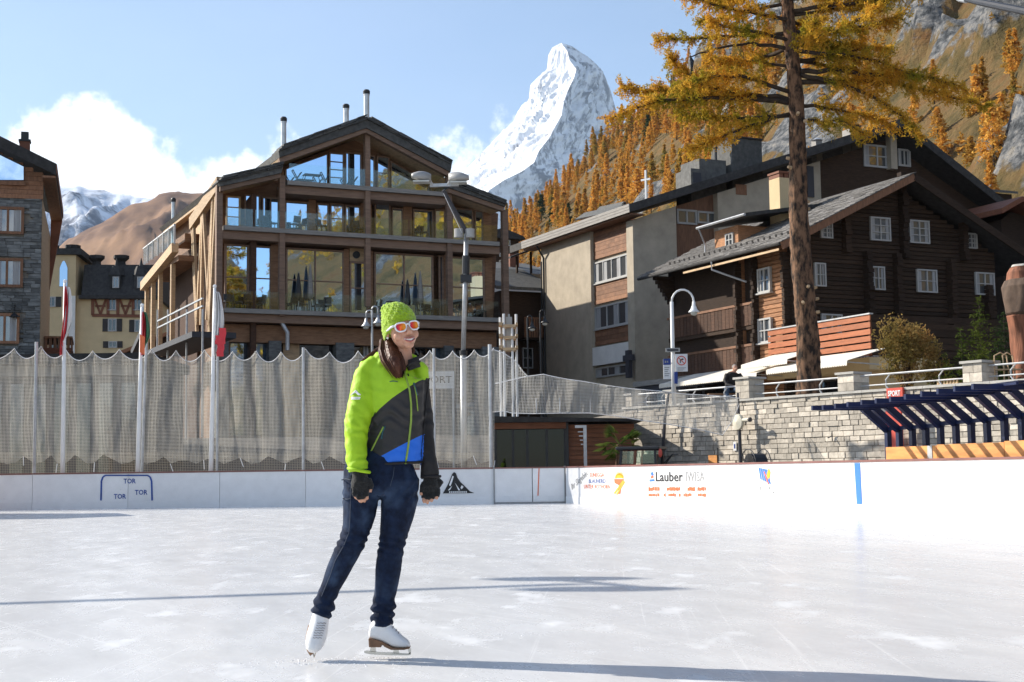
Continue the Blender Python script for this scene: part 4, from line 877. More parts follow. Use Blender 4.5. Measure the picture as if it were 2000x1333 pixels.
# ------------------------------------------------------------------ the log chalet
def build_log_chalet():
    o = at(1545, 600, 66); F = Frame((o.x, o.y, 3.0), ANG); f = F.f; g = F.g
    T = thing('log_chalet', 'dark brown log chalet with wide gable roof above the promenade', 'chalet', F.O, ANG)
    A = f(1785, 340, -1.2); C = g(1525, 474, -1.3); zc = C[1]
    UL = -1.3; sl_ = (A[1]-zc)/(A[0]-UL); vtip = g(1249, 546, -1.3)[0]; W = A[0]*2-.5; vl = g(1480, 600)[0]; vfar = g(1312, 600)[0]
    def rake(u): return zc+(u-UL)*sl_ if u < A[0] else A[1]-(u-A[0])*sl_*1.02
    # carcass dark core, logs laid in front of it
    b = MB(); b.prism_y([(.18, 0), (W-.2, 0), (W-.2, rake(W)-.35), (A[0], A[1]-.4), (.18, rake(.18)-.4)], .2, vtip-.5); b.build('core', MATS['log_dark'], T)
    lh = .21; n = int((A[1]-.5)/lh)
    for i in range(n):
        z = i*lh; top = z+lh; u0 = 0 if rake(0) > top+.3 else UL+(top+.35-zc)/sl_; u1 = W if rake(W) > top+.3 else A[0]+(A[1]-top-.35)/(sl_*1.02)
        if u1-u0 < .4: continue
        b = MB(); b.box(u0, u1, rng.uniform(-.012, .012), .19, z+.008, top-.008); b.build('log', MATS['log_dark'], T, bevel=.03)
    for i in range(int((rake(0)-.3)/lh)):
        z = i*lh; b = MB(); b.box(rng.uniform(-.012, .012), .17, .22, vl, z+.008, z+lh-.008); b.build('log', MATS['log_brown_sunlit'], T, bevel=.03)
    # crossed log ends at the corners and cross walls
    def logends(u, v, top, axis, every=1):
        b = MB()
        for i in range(int(top/lh)):
            e = rng.uniform(.28, .42)
            if axis == 'y': b.box(u-.1, u+.1, v-e, v, i*lh+.012, i*lh+lh-.012)
            else: b.box(u-e, u, v-.1, v+.1, i*lh+.012, i*lh+lh-.012)
        b.build('log_ends', MATS['log_dark'], T)
    logends(.1, 0, rake(0)-.5, 'y'); logends(0, .12, rake(0)-.7, 'x'); logends(0, vl, rake(0)-.7, 'x')
    for px, zt in ((1733, 360), (1760, 345)): pass
    for px, t, bt in ((1757, 345, 505), (1690, 500, 620), (1748, 505, 640), (1852, 510, 640), (1648, 420, 495), (1876, 425, 510), (1925, 560, 640)):
        u, z1 = f(px, t); z0 = f(px, bt)[1]; k = 0; b = MB(); z = z0
        while z < z1: b.box(u-.16, u+.16, -.3-rng.uniform(0, .16), 0, z+.01, z+lh-.01); z += lh
        b.build('log_ends', MATS['log_dark'], T)
    # front windows
    for x0, x1, pt, pb, nx in ((1602, 1625, 436, 466, 2), (1699, 1738, 425, 471, 2), (1775, 1814, 431, 476, 2), (1886, 1907, 456, 486, 2), (1590, 1612, 514, 560, 2), (1702, 1727, 521, 567, 2), (1790, 1829, 527, 572, 2), (1904, 1941, 533, 577, 2), (1604, 1644, 614, 650, 2)):
        u0, u1, z0, z1 = fbox(F, x0, x1, pt, pb, -.05); window(T, fmap(-.02), u0, u1, z0, z1, nx, 3 if pt < 500 else 2, 'white_frame', 'pane_soft', .07, 0, .12, curtains=.33)
    # side windows, and the recessed loggia further back
    for x0, x1, pt, pb in ((1483, 1508, 524, 572), (1484, 1510, 622, 670)):
        s0, s1, z0, z1 = gbox(F, x0, x1, pt, pb, -.02); w = window(T, smap(-.02), s0, s1, z0, z1, 2, 2, 'white_frame', 'pane_soft', .08, 0, .14, True, .3)
    b = MB(); b.box(1.9, 2.1, vl+.01, vfar, 0, rake(1.9)-.4); b.build('loggia_wall', MATS['log_dark'], T)
    for x0, x1, pt, pb in ((1398, 1420, 565, 600), (1395, 1418, 650, 692)):
        s0, s1, z0, z1 = gbox(F, x0, x1, pt, pb, 1.85); window(T, smap(1.88), s0, s1, z0, z1, 2, 2, 'cream_metal', 'pane_dim', .08)
    for pt, pb in ((600, 640), (680, 722)):
        z1 = g(1440, pt-4, 0)[1]; z0 = g(1440, pb, 0)[1]
        b = MB(); b.box(-.05, 2, vl+.02, vfar+.3, z0-.2, z0); b.build('loggia_floor', MATS['log_dark'], T)
        nbd = int((vfar-vl)/.32)
        for i in range(nbd): b = MB(); a = vl+.05+(vfar-vl)*i/nbd; b.box(-.1, -.05, a, a+(vfar-vl)/nbd-.03, z0, z1-.12); b.build('balcony_board', MATS['loggia_board'], T)
        b = MB(); b.box(-.14, .0, vl, vfar+.3, z1-.115, z1); b.build('balcony_rail', MATS['timber_red'], T)
    vm = g(1448, 620)[0]; logends(0, vm, rake(0)-.7, 'x'); b = MB(); b.box(.0, 1.9, vm-.12, vm+.12, 0, rake(0)-.6); b.build('cross_wall', MATS['log_brown_sunlit'], T)
    # stepped brackets under the eaves at the far end
    b = MB()
    for i in range(7): b.box(-.2-.14*i, .1, vfar-.15, vfar+.15, rake(0)-2.1+i*lh, rake(0)-2.1+(i+1)*lh-.01)
    b.build('eave_bracket', MATS['log_dark'], T)
    # roof: shingle courses as separate strips on the sunlit slope
    th = .16; R_ = []
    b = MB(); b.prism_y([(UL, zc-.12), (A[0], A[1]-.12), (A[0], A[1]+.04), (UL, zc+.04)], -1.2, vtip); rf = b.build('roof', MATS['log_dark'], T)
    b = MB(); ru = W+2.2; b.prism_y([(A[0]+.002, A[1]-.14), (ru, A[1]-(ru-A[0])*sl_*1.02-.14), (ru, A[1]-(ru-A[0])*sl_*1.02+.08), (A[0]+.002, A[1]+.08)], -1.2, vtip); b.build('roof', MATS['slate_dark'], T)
    nrow = 26; L = A[0]-UL; cnt = 0; sv = MB()
    for i in range(nrow):
        u0 = UL-.05+L*i/nrow; u1 = UL+L*(i+1.25)/nrow; v = -1.3
        while v < vtip:
            w = rng.uniform(.38, .6); e = rng.uniform(.0, .03); z0 = zc+(u0-UL)*sl_+.06+e; z1 = zc+(u1-UL)*sl_+.045
            vs = [(u0, v, z0), (u1, v, z1-.02), (u1, v+w-.02, z1-.02), (u0, v+w-.02, z0), (u0, v, z0+.035), (u1, v, z1+.005), (u1, v+w-.02, z1+.005), (u0, v+w-.02, z0+.035)]
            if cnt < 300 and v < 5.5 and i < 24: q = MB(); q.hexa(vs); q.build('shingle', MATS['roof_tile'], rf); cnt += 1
            else: sv.hexa(vs)
            v += w
    o2 = sv.build('shingle_field', MATS['roof_tile'], rf); o2['kind'] = 'stuff'
    for s in (-1, 1):
        uu = UL if s < 0 else ru; ze_ = zc if s < 0 else A[1]-(ru-A[0])*sl_*1.02
        b = MB(); b.bar((uu, -1.22, ze_-.16), (A[0], -1.22, A[1]-.16), .08, .34); b.build('rake_board', MATS['timber_red'] if s < 0 else MATS['log_dark'], T)
    b = MB(); b.tube([(UL-.08, -1.2, zc-.05), (UL-.08, vtip, zc-.05)], .085, 8); gt = b.build('gutter', MATS['slate_dark'], T)
    b = MB(); b.box(UL-.02, UL+.02, -1.0, vtip*.62, zc-.34, zc-.24); b.build('eave_board', MATS['timber_light'], T)
    vg = g(1393, 512, -1.3)[0]; b = MB(); b.tube([(UL-.1, vg, zc-.1), (UL-.1, vg, zc-.5), (-.2, vg-1.2, zc-1.2)], .05, 6); b.build('downpipe', MATS['galvanised'], T)
    nsg = 24
    sg = MB()
    for i in range(nsg):
        v = -1+vtip*.98*i/nsg; u = UL+.9; z = zc+.9*sl_+.08; sg.bar((u, v, z), (u-.05, v, z+.16), .12, .03)
    s_ = sg.build('snow_guard', MATS['slate_dark'], T); s_['kind'] = 'stuff'
    # dormer
    ud = .9; s0, s1, z0, z1 = gbox(F, 1396, 1442, 446, 496, ud)
    b = MB(); b.box(ud, ud+2.4, s0, s1, z0-.8, z1); b.build('dormer', MATS['log_brown_sunlit'], T)
    ws0, ws1, wz0, wz1 = gbox(F, 1419, 1434, 456, 482, ud); window(T, smap(ud), ws0, ws1, wz0, wz1, 2, 2, 'white_frame', 'pane_soft', .08)
    E0 = g(1370, 449, ud-.5); E1 = g(1446, 418, ud-.5); zd = (E0[1]+E1[1])/2
    b = MB(); va, vb_ = min(E0[0], E1[0])-.0, max(E0[0], E1[0])+.2; rise = .17
    b.prism_y([(ud-.6, zd-.12), (ud+5.0, zd+5.6*rise-.12), (ud+5.0, zd+5.6*rise+.06), (ud-.6, zd+.06)], va-.6, vb_); dr = b.build('dormer_roof', MATS['slate_dark'], T)
    b = MB(); b.tube([(ud-.66, va-.6, zd-.03), (ud-.66, vb_, zd-.03)], .07, 6); b.tube([(ud-.66, vb_-.2, zd-.1), (ud-.3, vb_-.2, zd-.9), (ud-.3, vb_-.2, z0)], .05, 6); b.build('gutter', MATS['galvanised'], T)
    # rendered chimney with crenellated top beside the trunk
    u, z0c = f(1538, 405, 5.0); z1c = f(1538, 348, 5.0)[1]; b = MB(); b.box(u-.45, u+.45, 5, 5.9, z0c-1.5, z1c); c = b.build('chimney', MATS['plaster_cream'], T)
    b = MB()
    for i in range(3): b.box(u-.45+.33*i, u-.22+.33*i, 5, 5.9, z1c+.003, z1c+.22)
    b.box(u-.5, u+.5, 4.95, 5.95, z1c+.225, z1c+.33); b.build('chimney_cap', MATS['half_timber'], c)
    # balcony on the street corner: its boards are warm orange in the sun
    va, zt = g(1503, 648, -.4); ve, _ = g(1702, 613, -.4); zb = g(1600, 709, -.4)[1]; zt = (zt+g(1702, 613, -.4)[1])/2
    B = T
    b = MB(); b.box(-.6, 3.0, ve, va, zb-.55, zb-.03); b.build('balcony_slab', MATS['plaster_cream'], B)
    hb = (zt-zb)/6.0
    for i in range(6):
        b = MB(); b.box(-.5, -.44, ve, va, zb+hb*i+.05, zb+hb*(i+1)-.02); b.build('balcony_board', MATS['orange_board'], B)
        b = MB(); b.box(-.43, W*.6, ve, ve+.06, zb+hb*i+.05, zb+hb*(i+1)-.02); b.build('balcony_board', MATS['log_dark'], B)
    for i in range(5): b = MB(); v = ve+.1+(va-ve-.3)*i/4; b.box(-.435, -.33, v, v+.1, zb, zt); b.build('balcony_post', MATS['timber_red'], B)
    b = MB(); b.box(-.55, -.35, ve-.05, va, zt, zt+.06); b.build('handrail', MATS['galvanised'], B)
    # ground-floor shop wall under the balcony
    b = MB(); b.box(.6, 3.2, ve+.4, 0-.4, 0, zb-.56); b.build('shop_wall', MATS['plaster_cream'], B)
    for i, (x0, x1) in enumerate(((1512, 1560), (1575, 1640), (1650, 1690))):
        s0, s1, z0, z1 = gbox(F, x0, x1, 738, 790, .55); b = MB(); b.box(.5, .59, s0, s1, .3, min(z1+.2, zb-.7)); b.build('shop_window', MATS['pane_dim'], B)
    return F, zb
LOG, LOGZ = build_log_chalet()

def build_awnings():
    F = LOG; g = F.g
    # plinth band and long awning over the shops on the left flank, two more round the corner
    for k, (pa, pb, u0, u1, lab) in enumerate((((1288, 758), (1478, 722), -.1, -2.2, 'long white awning over dark shop fronts left of the seated man'), ((1448, 716), (1538, 700), -.2, -2.2, 'cream awning half in sun between the seated man and the larch trunk'), ((1497, 728), (1655, 700), -.6, -2.6, 'cream scalloped awning under the orange balcony'))):
        A = g(*pa, u1); B = g(*pb, u1); v0, v1 = min(A[0], B[0]), max(A[0], B[0]); z = (A[1]+B[1])/2
        t = thing('shop_awning', lab, 'awning', F.w(u0, v0, z), ANG); L = v1-v0; du = u1-u0
        b = MB(); b.hexa([(0, 0, .55), (du, 0, 0), (du, L, 0), (0, L, .55), (0, 0, .57), (du, 0, .02), (du, L, .02), (0, L, .57)]); b.build('canopy', MATS['awning'], t)
        b = MB(); n = int(L/.16); poly = [(0, 0)]
        for i in range(n): poly += [(L*(i+.25)/n, -.2), (L*(i+.75)/n, -.2), (L*(i+1)/n, -.15)]
        poly += [(L, 0)]; b.prism_x(poly, du-.02, du); b.build('valance', MATS['awning'], t)
        for v in (.3, L-.3): b = MB(); b.bar((0, v, -.1), (du, v, -.02), .05, .05); b.build('arm', MATS['galvanised'], t)
    # dark shop fronts and stone plinth under the flank
    v0 = g(1480, 700)[0]; v1 = g(1240, 760, -.1)[0]
    t = thing('shaded_shop', 'dark shop front in shade under the long awning', 'shop', F.w(-.1, v0, 0), ANG); L = v1-v0
    b = MB(); b.box(0, .3, 0, L, 0, 2.5); b.build('wall', MATS['sign_dark'], t)
    for i in range(5): b = MB(); b.box(-.05, -.002, L*i/5+.2, L*(i+1)/5-.15, .4, 2.2); b.build('pane', MATS['pane_dim'], t)
    b = MB(); b.box(-.12, .25, 0, L, 2.52, 2.8); b.build('band', MATS['fascia_grey'], t)
    # hanging sign
    q = onplane(1690, 706, F.O+F.e2*-4.6, F.e2); fx = (q-F.O).dot(F.e1); t = thing('hairdresser_sign', 'white hanging sign lettered SALON beside the brown shrub', 'sign', q, ANG-.35); s = q.y/FOC
    b = MB(); b.box(-24*s, 30*s, -.06, .06, -13*s, 13*s); b.build('panel', MATS['sign_white'], t)
    for txt, x, z, w, h, m in (('SALON', -14*s, 1*s, 36*s, 8*s, 'sign_blue'), ('DOLL', -14*s, -9*s, 22*s, 5*s, 'red_paint')):
        b = fit_text(txt, w, h, .01); b.v = [(a+x, c-.07, d+z) for a, c, d in b.v]; b.build('lettering', MATS[m], t, fix=False)
    b = MB(); b.bar((0, 0, 13*s), (0, 0, 40*s), .04, .04); b.build('hanger', MATS['black_metal'], t)
build_awnings()

# ------------------------------------------------------------------ stone-clad house at the left edge
def build_stone_house():
    ang = R(16); o = at(78, 600, 62); F = Frame((o.x, o.y, 1.5), ang); f = F.f; g = F.g
    T = thing('stone_clad_house', 'grey slate-clad house with deep brown eaves at the left edge', 'house', F.O, ang)
    zw = f(40, 388)[1]; U0 = -9.0
    C = f(110, 320, -1.0); slp = (f(0, 266, -1.0)[1]-C[1])/(C[0]-f(0, 266, -1.0)[0]); 
    vf = g(123, 400, C[0])[0]
    b = MB(); b.box(U0, 0, .12, 12, 0, zw); b.build('wall', MATS['mortar'], T)
    # slate stones
    sv = MB(); cnt = 0; z = 0.0
    while z < zw:
        h = rng.choice((.09, .12, .15, .19)); u = -3.2
        while u < 0:
            w = rng.uniform(.25, .7); u1 = min(u+w, 0.02)
            if not any(a < u+w/2 < c and p < z+h/2 < q for a, c, p, q in WINS(F)):
                y = rng.uniform(-.03, .03); P = (u+.008, u1-.008, y, .12, z+.006, z+h-.006)
                if cnt < 300 and z > zw*.36 and u > -2.6: q = MB(); q.box(*P); q.build('stone', MATS['stone_cladding'], T); cnt += 1
                else: sv.box(*P)
            u += w
        z += h
    o = sv.build('stone_facing', MATS['stone_cladding'], T); o['kind'] = 'stuff'
    b = MB(); b.box(-.12, .03, .13, 11, 0, zw); b.build('side_wall', MATS['timber_light'], T)
    # upper storey of boards under the gable
    z = zw; i = 0
    while z < zw+4:
        top = min(C[1]+(C[0]-0)*slp-.4, 99); u1 = 0.05; lim = C[0]-(z+.22+.45-C[1])/slp
        b = MB(); b.box(U0, min(u1, lim), -.03+.01*(i % 2), .2, z, z+.2-.012); b.build('board', MATS['timber_red'], T); z += .2; i += 1
    for x0, x1, pt, pb, nx in ((-60, 47, 405, 458, 2), (-60, 47, 505, 562, 2), (-60, 42, 613, 672, 2)):
        u0 = f(-16, 430)[0]; u1 = f(x1, 430)[0]; z0 = f(20, pb)[1]; z1 = f(20, pt)[1]; window(T, fmap(-.02), u0, u1, z0, z1, 2, 1, 'timber_red', 'pane_soft', .12, -.05, .1, curtains=.5)
    p = [f(-30, 352, -.1), f(46, 352, -.1), f(46, 325, -.1), f(-30, 285, -.1)]; b = MB(); b.prism_y([(a, z) for a, z in p], -.12, .0); b.build('gable_window', MATS['pane_mirror'], T)
    b = MB(); b.box(p[0][0], p[1][0]+.1, -.16, .02, p[0][1]-.18, p[0][1]-.005); b.build('gable_sill', MATS['timber_red'], T)
    # roof slab and soffit
    b = MB(); L = 12; b.prism_y([(C[0]-L, C[1]+L*slp-.55), (C[0], C[1]-.5), (C[0], C[1]), (C[0]-L, C[1]+L*slp)], -1.0, vf); b.build('roof', MATS['slate_dark'], T)
    b = MB(); b.box(C[0]+.002, C[0]+.03, -1.0, vf, C[1]-.42, C[1]-.02); b.build('eave_trim', MATS['half_timber'], T)
    zs = C[1]-.52; b = MB(); b.box(.05, C[0]-.02, -.95, vf, zs-.1, zs-.01); b.build('soffit', MATS['timber_red'], T)
    b = MB(); b.prism_y([(.04, zs-3.6), (C[0]-.02, zs-.1), (.04, zs-.1)], vf-.25, vf); b.build('eave_bracket', MATS['half_timber'], T)
    u, z0 = f(48, 290, 1.5); z1 = f(48, 258, 1.5)[1]; b = MB(); b.box(u-.22, u+.22, 1.4, 1.9, z0-1.5, z1-.45); c = b.build('chimney', MATS['half_timber'], T); b = MB(); b.box(u-.26, u+.26, 1.36, 1.94, z1-.44, z1-.36); b.box(u-.16, u+.16, 1.45, 1.85, z1-.35, z1); b.build('chimney_cap', MATS['black_metal'], c)
    # carved balconies on the flank
    for pt, pb in ((508, 545), (605, 640)):
        s0, s1, z0, z1 = gbox(F, 86, 121, pt, pb, 1.2); sa, sb = 4.0, 7.5
        zz0 = g(105, pb, 1.2)[1]; zz1 = g(105, pt, 1.2)[1]
        b = MB(); b.box(.04, 1.3, sa, sb, zz0-.15, zz0); b.build('balcony_floor', MATS['half_timber'], T)
        b = MB(); b.prism_y([(.04, zz0-1.9), (1.25, zz0-.16), (.04, zz0-.16)], sa, sb); b.build('balcony_bracket', MATS['half_timber'], T)
        for i in range(6): b = MB(); u = .06+i*.2; b.box(u, u+.13, sa, sa+.04, zz0, zz1-.1); b.build('balcony_board', MATS['timber_red'], T)
        for i in range(12): b = MB(); v = sa+.05+i*.28; b.box(1.22, 1.26, v, v+.19, zz0, zz1-.1); b.build('balcony_board', MATS['timber_red'], T)
        b = MB(); b.box(.04, 1.3, sa-.04, sb, zz1-.1, zz1); b.build('balcony_rail', MATS['timber_red'], T)
    # wall lamp
    p = onplane(28, 620, F.O+F.e2*-.25, F.e2); t = thing('wall_lamp', 'dark lamp on the slate wall of the left edge house', 'lamp', p, ang); b = MB(); b.tube([(0, .22, .5), (0, 0, .55), (0, 0, .2)], .03, 6); b.build('arm', MATS['black_metal'], t); b = MB(); b.lathe([(.03, .2), (.22, .02), (.2, 0)], n=10); b.build('shade', MATS['black_metal'], t)
def WINS(F):
    out = []
    for x1, pt, pb in ((47, 405, 458), (47, 505, 562), (42, 613, 672)):
        out.append((F.f(-16, 430)[0]-.05, F.f(x1, 430)[0]+.05, F.f(20, pb)[1]-.05, F.f(20, pt)[1]+.05))
    return out
build_stone_house()

# ------------------------------------------------------------------ old cream hotel far behind
def build_cream_hotel():
    ang = R(6); o = at(88, 700, 135); F = Frame((o.x, o.y, 3.0), ang); f = F.f
    T = thing('cream_old_hotel', 'cream old hotel with black mansard roof and half timbering in the distance', 'hotel', F.O, ang)
    u1 = f(300, 600)[0]; ze = f(200, 578)[1]; um = f(141, 600)[0]; uc = f(150, 560)[0]
    b = MB(); b.box(-3, u1, 0, 14, 0, ze); b.build('wall', MATS['plaster_cream'], T)
    b = MB(); b.box(-3, uc, -.6, 8, 0, f(120, 500)[1]); b.build('wing', MATS['plaster_cream'], T)
    b = MB(); b.box(-3.2, uc+.5, -.9, 8.3, f(120, 500)[1]+.003, f(120, 494)[1]+.3); b.build('wing_roof', MATS['slate_dark'], T)
    b = MB(); b.box(f(138, 600)[0], f(150, 600)[0], -.75, -.61, 0, ze-.1); b.build('pilaster', MATS['plaster_white'], T)
    zm = f(210, 515)[1]; b = MB(); b.prism_x([(-.5, ze), (14, ze), (12.5, zm), (.8, zm)], uc+.52, u1+.3); b.build('mansard_roof', MATS['slate_dark'], T)
    b = MB(); b.box(uc+.3, u1+.4, -.7, .4, ze-.35, ze-.005); b.build('cornice', MATS['slate_dark'], T)
    for px in (100, 142, 189, 237):
        u, z = f(px, 514 if px > 150 else 497, 2); zt = f(px, 500 if px > 150 else 480, 2)[1]; b = MB(); b.lathe([(.45, z-.8), (.4, z+.1), (.75, zt-.3), (.75, zt), (.3, zt+.02)], (u, 2, 0), 8); b.build('chimney_pot', MATS['slate_dark'], T)
    for px in (226, 274):
        x0, x1 = px-11, px+11; u0, u1_, z0, z1 = fbox(F, x0, x1, 538, 566, 0); b = MB(); b.box(u0, u1_, -.3, 1.5, z0, z1); d = b.build('dormer', MATS['slate_dark'], T)
        zt = f(px, 503)[1]; b = MB(); b.lathe([(.85, z1), (.5, z1+.9), (.2, zt-.8), (.03, zt)], ((u0+u1_)/2, .4, 0), 6); b.build('turret', MATS['slate_dark'], d)
        a = fbox(F, px-6, px+7, 541, 563, -.3); window(T, fmap(-.3), *a, 2, 1, 'white_frame', 'pane_soft', .1)
    for px in (219, 268):
        a = fbox(F, px-8, px+9, 583, 607, 0); window(T, fmap(0), *a, 2, 1, 'white_frame', 'pane_dim', .12, 0, .12)
    for px, pt, pb in ((219, 623, 648), (271, 625, 649), (220, 667, 680), (100, 580, 600), (100, 663, 688)):
        u0, u1_, z0, z1 = fbox(F, px-8, px+9, pt, pb, 0 if px > 150 else -.6); v = 0 if px > 150 else -.6
        window(T, fmap(v), u0, u1_, z0, z1, 2, 1, 'white_frame', 'pane_dim', .1, 0, .12)
        for s in (-1, 1):
            a = u0-.5 if s < 0 else u1_+.02; b = MB(); b.box(a, a+.48, v-.08, v-.003, z0, z1); b.build('shutter', MATS['shutter'], T)
    u0, u1_, z0, z1 = fbox(F, 117, 132, 510, 560, -.6); b = MB(); n = 8; b.prism_y([(u1_, z0), (u0, z0)]+[(u0+(u1_-u0)*i/n, z1-.7+.7*math.sin(math.pi*i/n)) for i in range(n+1)], -.7, -.6); b.build('arched_window', MATS['pane_mirror'], T)
    # half timbering
    def tb(xa, ya, xb, yb, w=.28): A = f(xa, ya, -.06); B = f(xb, yb, -.06); b = MB(); b.bar((A[0], -.06, A[1]), (B[0], -.06, B[1]), .12, w, up=(0, 0, 1) if abs(A[0]-B[0]) > .1 else (1, 0, 0)); b.build('timber', MATS['half_timber'], T)
    tb(180, 580, 290, 582); tb(180, 616, 290, 618)
    for px in (181, 211, 230, 260): tb(px, 580, px, 616)
    for xa, xb in ((184, 196), (208, 196), (233, 245), (257, 245)): tb(xa, 582, xb, 614, .2)
    for xa, xb in ((186, 206), (236, 256)): tb(xa, 598, xb, 598, .18)
    # dark lean-to roofs before it
    p = at(262, 690, 100); t = thing('dark_shed_roof', 'dark sloping shed roof in front of the cream hotel', 'shed', (p.x, p.y, 3)); z = at(262, 650, 100).z-3
    b = MB(); b.hexa([(-1, 0, 0), (3, 0, 0), (3, 4, 0), (-1, 4, 0), (-1, 0, z-1.6), (3, 0, z), (3, 4, z), (-1, 4, z-1.6)]); b.build('wall', MATS['log_dark'], t); b = MB(); b.hexa([(-1.4, -.3, z-1.75), (3, -.3, z+.02), (3, 4, z+.02), (-1.4, 4, z-1.75), (-1.4, -.3, z-1.5), (3, -.3, z+.25), (3, 4, z+.25), (-1.4, 4, z-1.5)]); b.build('roof', MATS['timber_red'], t)
build_cream_hotel()

# ------------------------------------------------------------------ smaller houses in the gaps
def build_small_houses():
    # brown house with stone-slab roofs between the hotel and the block
    p = at(990, 600, 96); F = Frame((p.x, p.y, 3.0), ANG); f = F.f
    T = thing('old_brown_house', 'old brown wooden house with grey stone slab roof between hotel and apartment block', 'house', F.O, ANG); W = f(1075, 600)[0]
    b = MB(); b.box(-.5, W, 0, 6, 0, f(1020, 570)[1]); b.build('wall', MATS['log_dark'], T)
    A = f(970, 550, -.8); z1 = f(1056, 566, -.8)[1]; b = MB(); b.prism_x([(-.8, z1-.1), (5, z1+2.0), (5, z1+2.2), (-.8, z1+.12)], A[0], W+.3); b.build('roof', MATS['slate'], T)
    zb = f(1030, 662)[1]; zt = f(1030, 626)[1]; b = MB(); b.box(f(1012, 640)[0], W, -1.0, 0, zb-.15, zb); b.build('balcony_floor', MATS['log_dark'], T)
    u0 = f(1012, 640)[0]
    for i in range(14): b = MB(); u = u0+(W-u0)*i/14; b.box(u, u+(W-u0)/14-.06, -1.0, -.95, zb, zt); b.build('balcony_board', MATS['timber_red'], T)
    b = MB(); b.box(u0, W, -1.05, -.93, zt, zt+.1); b.build('balcony_rail', MATS['timber_red'], T)
    for x0, x1, pt, pb in ((1020, 1040, 680, 720),): a = fbox(F, x0, x1, pt, pb); window(T, fmap(0), *a, 2, 2, 'cream_metal', 'pane_dim')
    p = at(985, 560, 112); F = Frame((p.x, p.y, 3.0), ANG); f = F.f
    T = thing('grey_roof_house', 'house with blue grey roof and small red chimney behind the old brown house', 'house', F.O, ANG); W = f(1060, 560)[0]
    z = f(1030, 535)[1]; b = MB(); b.box(-1, W, 0, 6, 0, z); b.build('wall', MATS['plaster_white'], T)
    zr = f(1030, 512)[1]; b = MB(); b.prism_x([(-1, z-.1), (4, zr+.3), (4, zr+.5), (-1, z+.15)], -1.6, W+.4); b.build('roof', MATS['slate'], T)
    b = MB(); b.box(-1.6, W+.4, -1.1, -1.0, z-.15, z+.12); b.build('gutter', MATS['galvanised'], T)
    u, z0 = f(1001, 522, 1); b = MB(); b.box(u-.4, u+.4, .6, 1.3, z0-.8, z0+1.0); b.build('chimney', MATS['half_timber'], T)
    p = at(985, 500, 125); F = Frame((p.x, p.y, 3.0), ANG); f = F.f
    T = thing('dark_timber_house', 'dark timber house with small blue window behind the hotel right edge', 'house', F.O, ANG); W = f(1013, 500)[0]; z = f(1000, 468)[1]
    b = MB(); b.box(-2, W, 0, 6, 0, z); b.build('wall', MATS['log_dark'], T); b = MB(); b.prism_y([(-2.4, z), (W+.5, z), (W+.3, z+.25), (W/2-1, z+.9), (-2.4, z+.25)], -.5, 6.5); b.build('roof', MATS['slate_dark'], T)
    a = fbox(F, 988, 996, 469, 481); window(T, fmap(0), *a, 1, 1, 'white_frame', 'pane_mirror')
    a = fbox(F, 975, 986, 495, 502); window(T, fmap(0), *a, 1, 1, 'white_frame', 'pane_mirror')
    # canopy roofs tucked under the block's eave
    p = at(1005, 505, 100); T = thing('lean_to_roof', 'grey corrugated lean to under the apartment block eave', 'roof', (p.x, p.y, p.z-1), ANG); b = MB(); b.hexa([(-.3, 0, 1), (2.6, 0, 2.1), (2.6, 2, 2.1), (-.3, 2, 1), (-.3, 0, 1.12), (2.6, 0, 2.22), (2.6, 2, 2.22), (-.3, 2, 1.12)]); b.build('roof', MATS['slate_dark'], T)
    for u in (.2, 1.3, 2.3): b = MB(); b.box(u, u+.12, .1, .25, 0, 1.1+u*.35); b.build('post', MATS['log_dark'], T)
    # tiny chalets peeping over the block's roof
    for px, py, Y, w, lab in ((1155, 430, 190, 5.0, 'tiny chalet with sunlit orange gable peeping over the block roof, left'), (1180, 418, 205, 3.4, 'tiny chalet with pale roof peeping over the block roof, right')):
        p = at(px, py, Y); T = thing('hill_chalet', lab, 'chalet', (p.x, p.y, p.z-4), R(-50)); b = MB(); b.prism_x([(-w/2, 0), (w/2, 0), (w/2, 3.2), (0, 4.9), (-w/2, 3.2)], 0, w*1.2); b.build('wall', MATS['orange_board'], T)
        for s in (-1, 1): b = MB(); b.bar((w*.5, s*w*.36, 3.98), (w*.5, s*.02, 5.08), w*1.5, .2, up=(0, -s*.4, 1)); b.build('roof', MATS['slate'], T)
    # gable at the right edge
    p = at(1998, 420, 92); F = Frame((p.x, p.y, 3.0), ANG); f = F.f
    T = thing('right_edge_house', 'pale house with sunlit brown roof edge at the right picture edge', 'house', F.O, ANG); z1 = f(1985, 397)[1]; zl = f(1945, 420)[1]; ul = f(1945, 420)[0]; ua = f(1985, 397)[0]
    b = MB(); b.prism_y([(ul+.9, 0), (ua*2-ul+3, 0), (ua*2-ul+3, zl-.4), (ua, z1-.5), (ul+.9, zl-.2)], .5, 7); b.build('wall', MATS['log_dark'], T)
    for s in (-1, 1):
        e = (ul, zl) if s < 0 else (ua+5, z1-2.9); b = MB(); P = [e, (ua, z1), (ua, z1+.35), (e[0], e[1]+.35)]; b.prism_y(P if s < 0 else P, -.6, 7.5); b.build('roof', MATS['half_timber'], T)
    p = at(1945, 372, 150); T = thing('flat_grey_roof', 'low grey roof on the slope right of the dark gable', 'roof', (p.x, p.y, p.z-2.5), ANG); b = MB(); b.box(-2.2, 2.2, 0, 4, 0, 2.2); b.build('wall', MATS['log_dark'], T); b = MB(); b.hexa([(-2.6, -.5, 2.21), (2.6, -.5, 2.21), (2.6, 4.5, 3.4), (-2.6, 4.5, 3.4), (-2.6, -.5, 2.45), (2.6, -.5, 2.45), (2.6, 4.5, 3.6), (-2.6, 4.5, 3.6)]); b.build('roof', MATS['slate'], T)
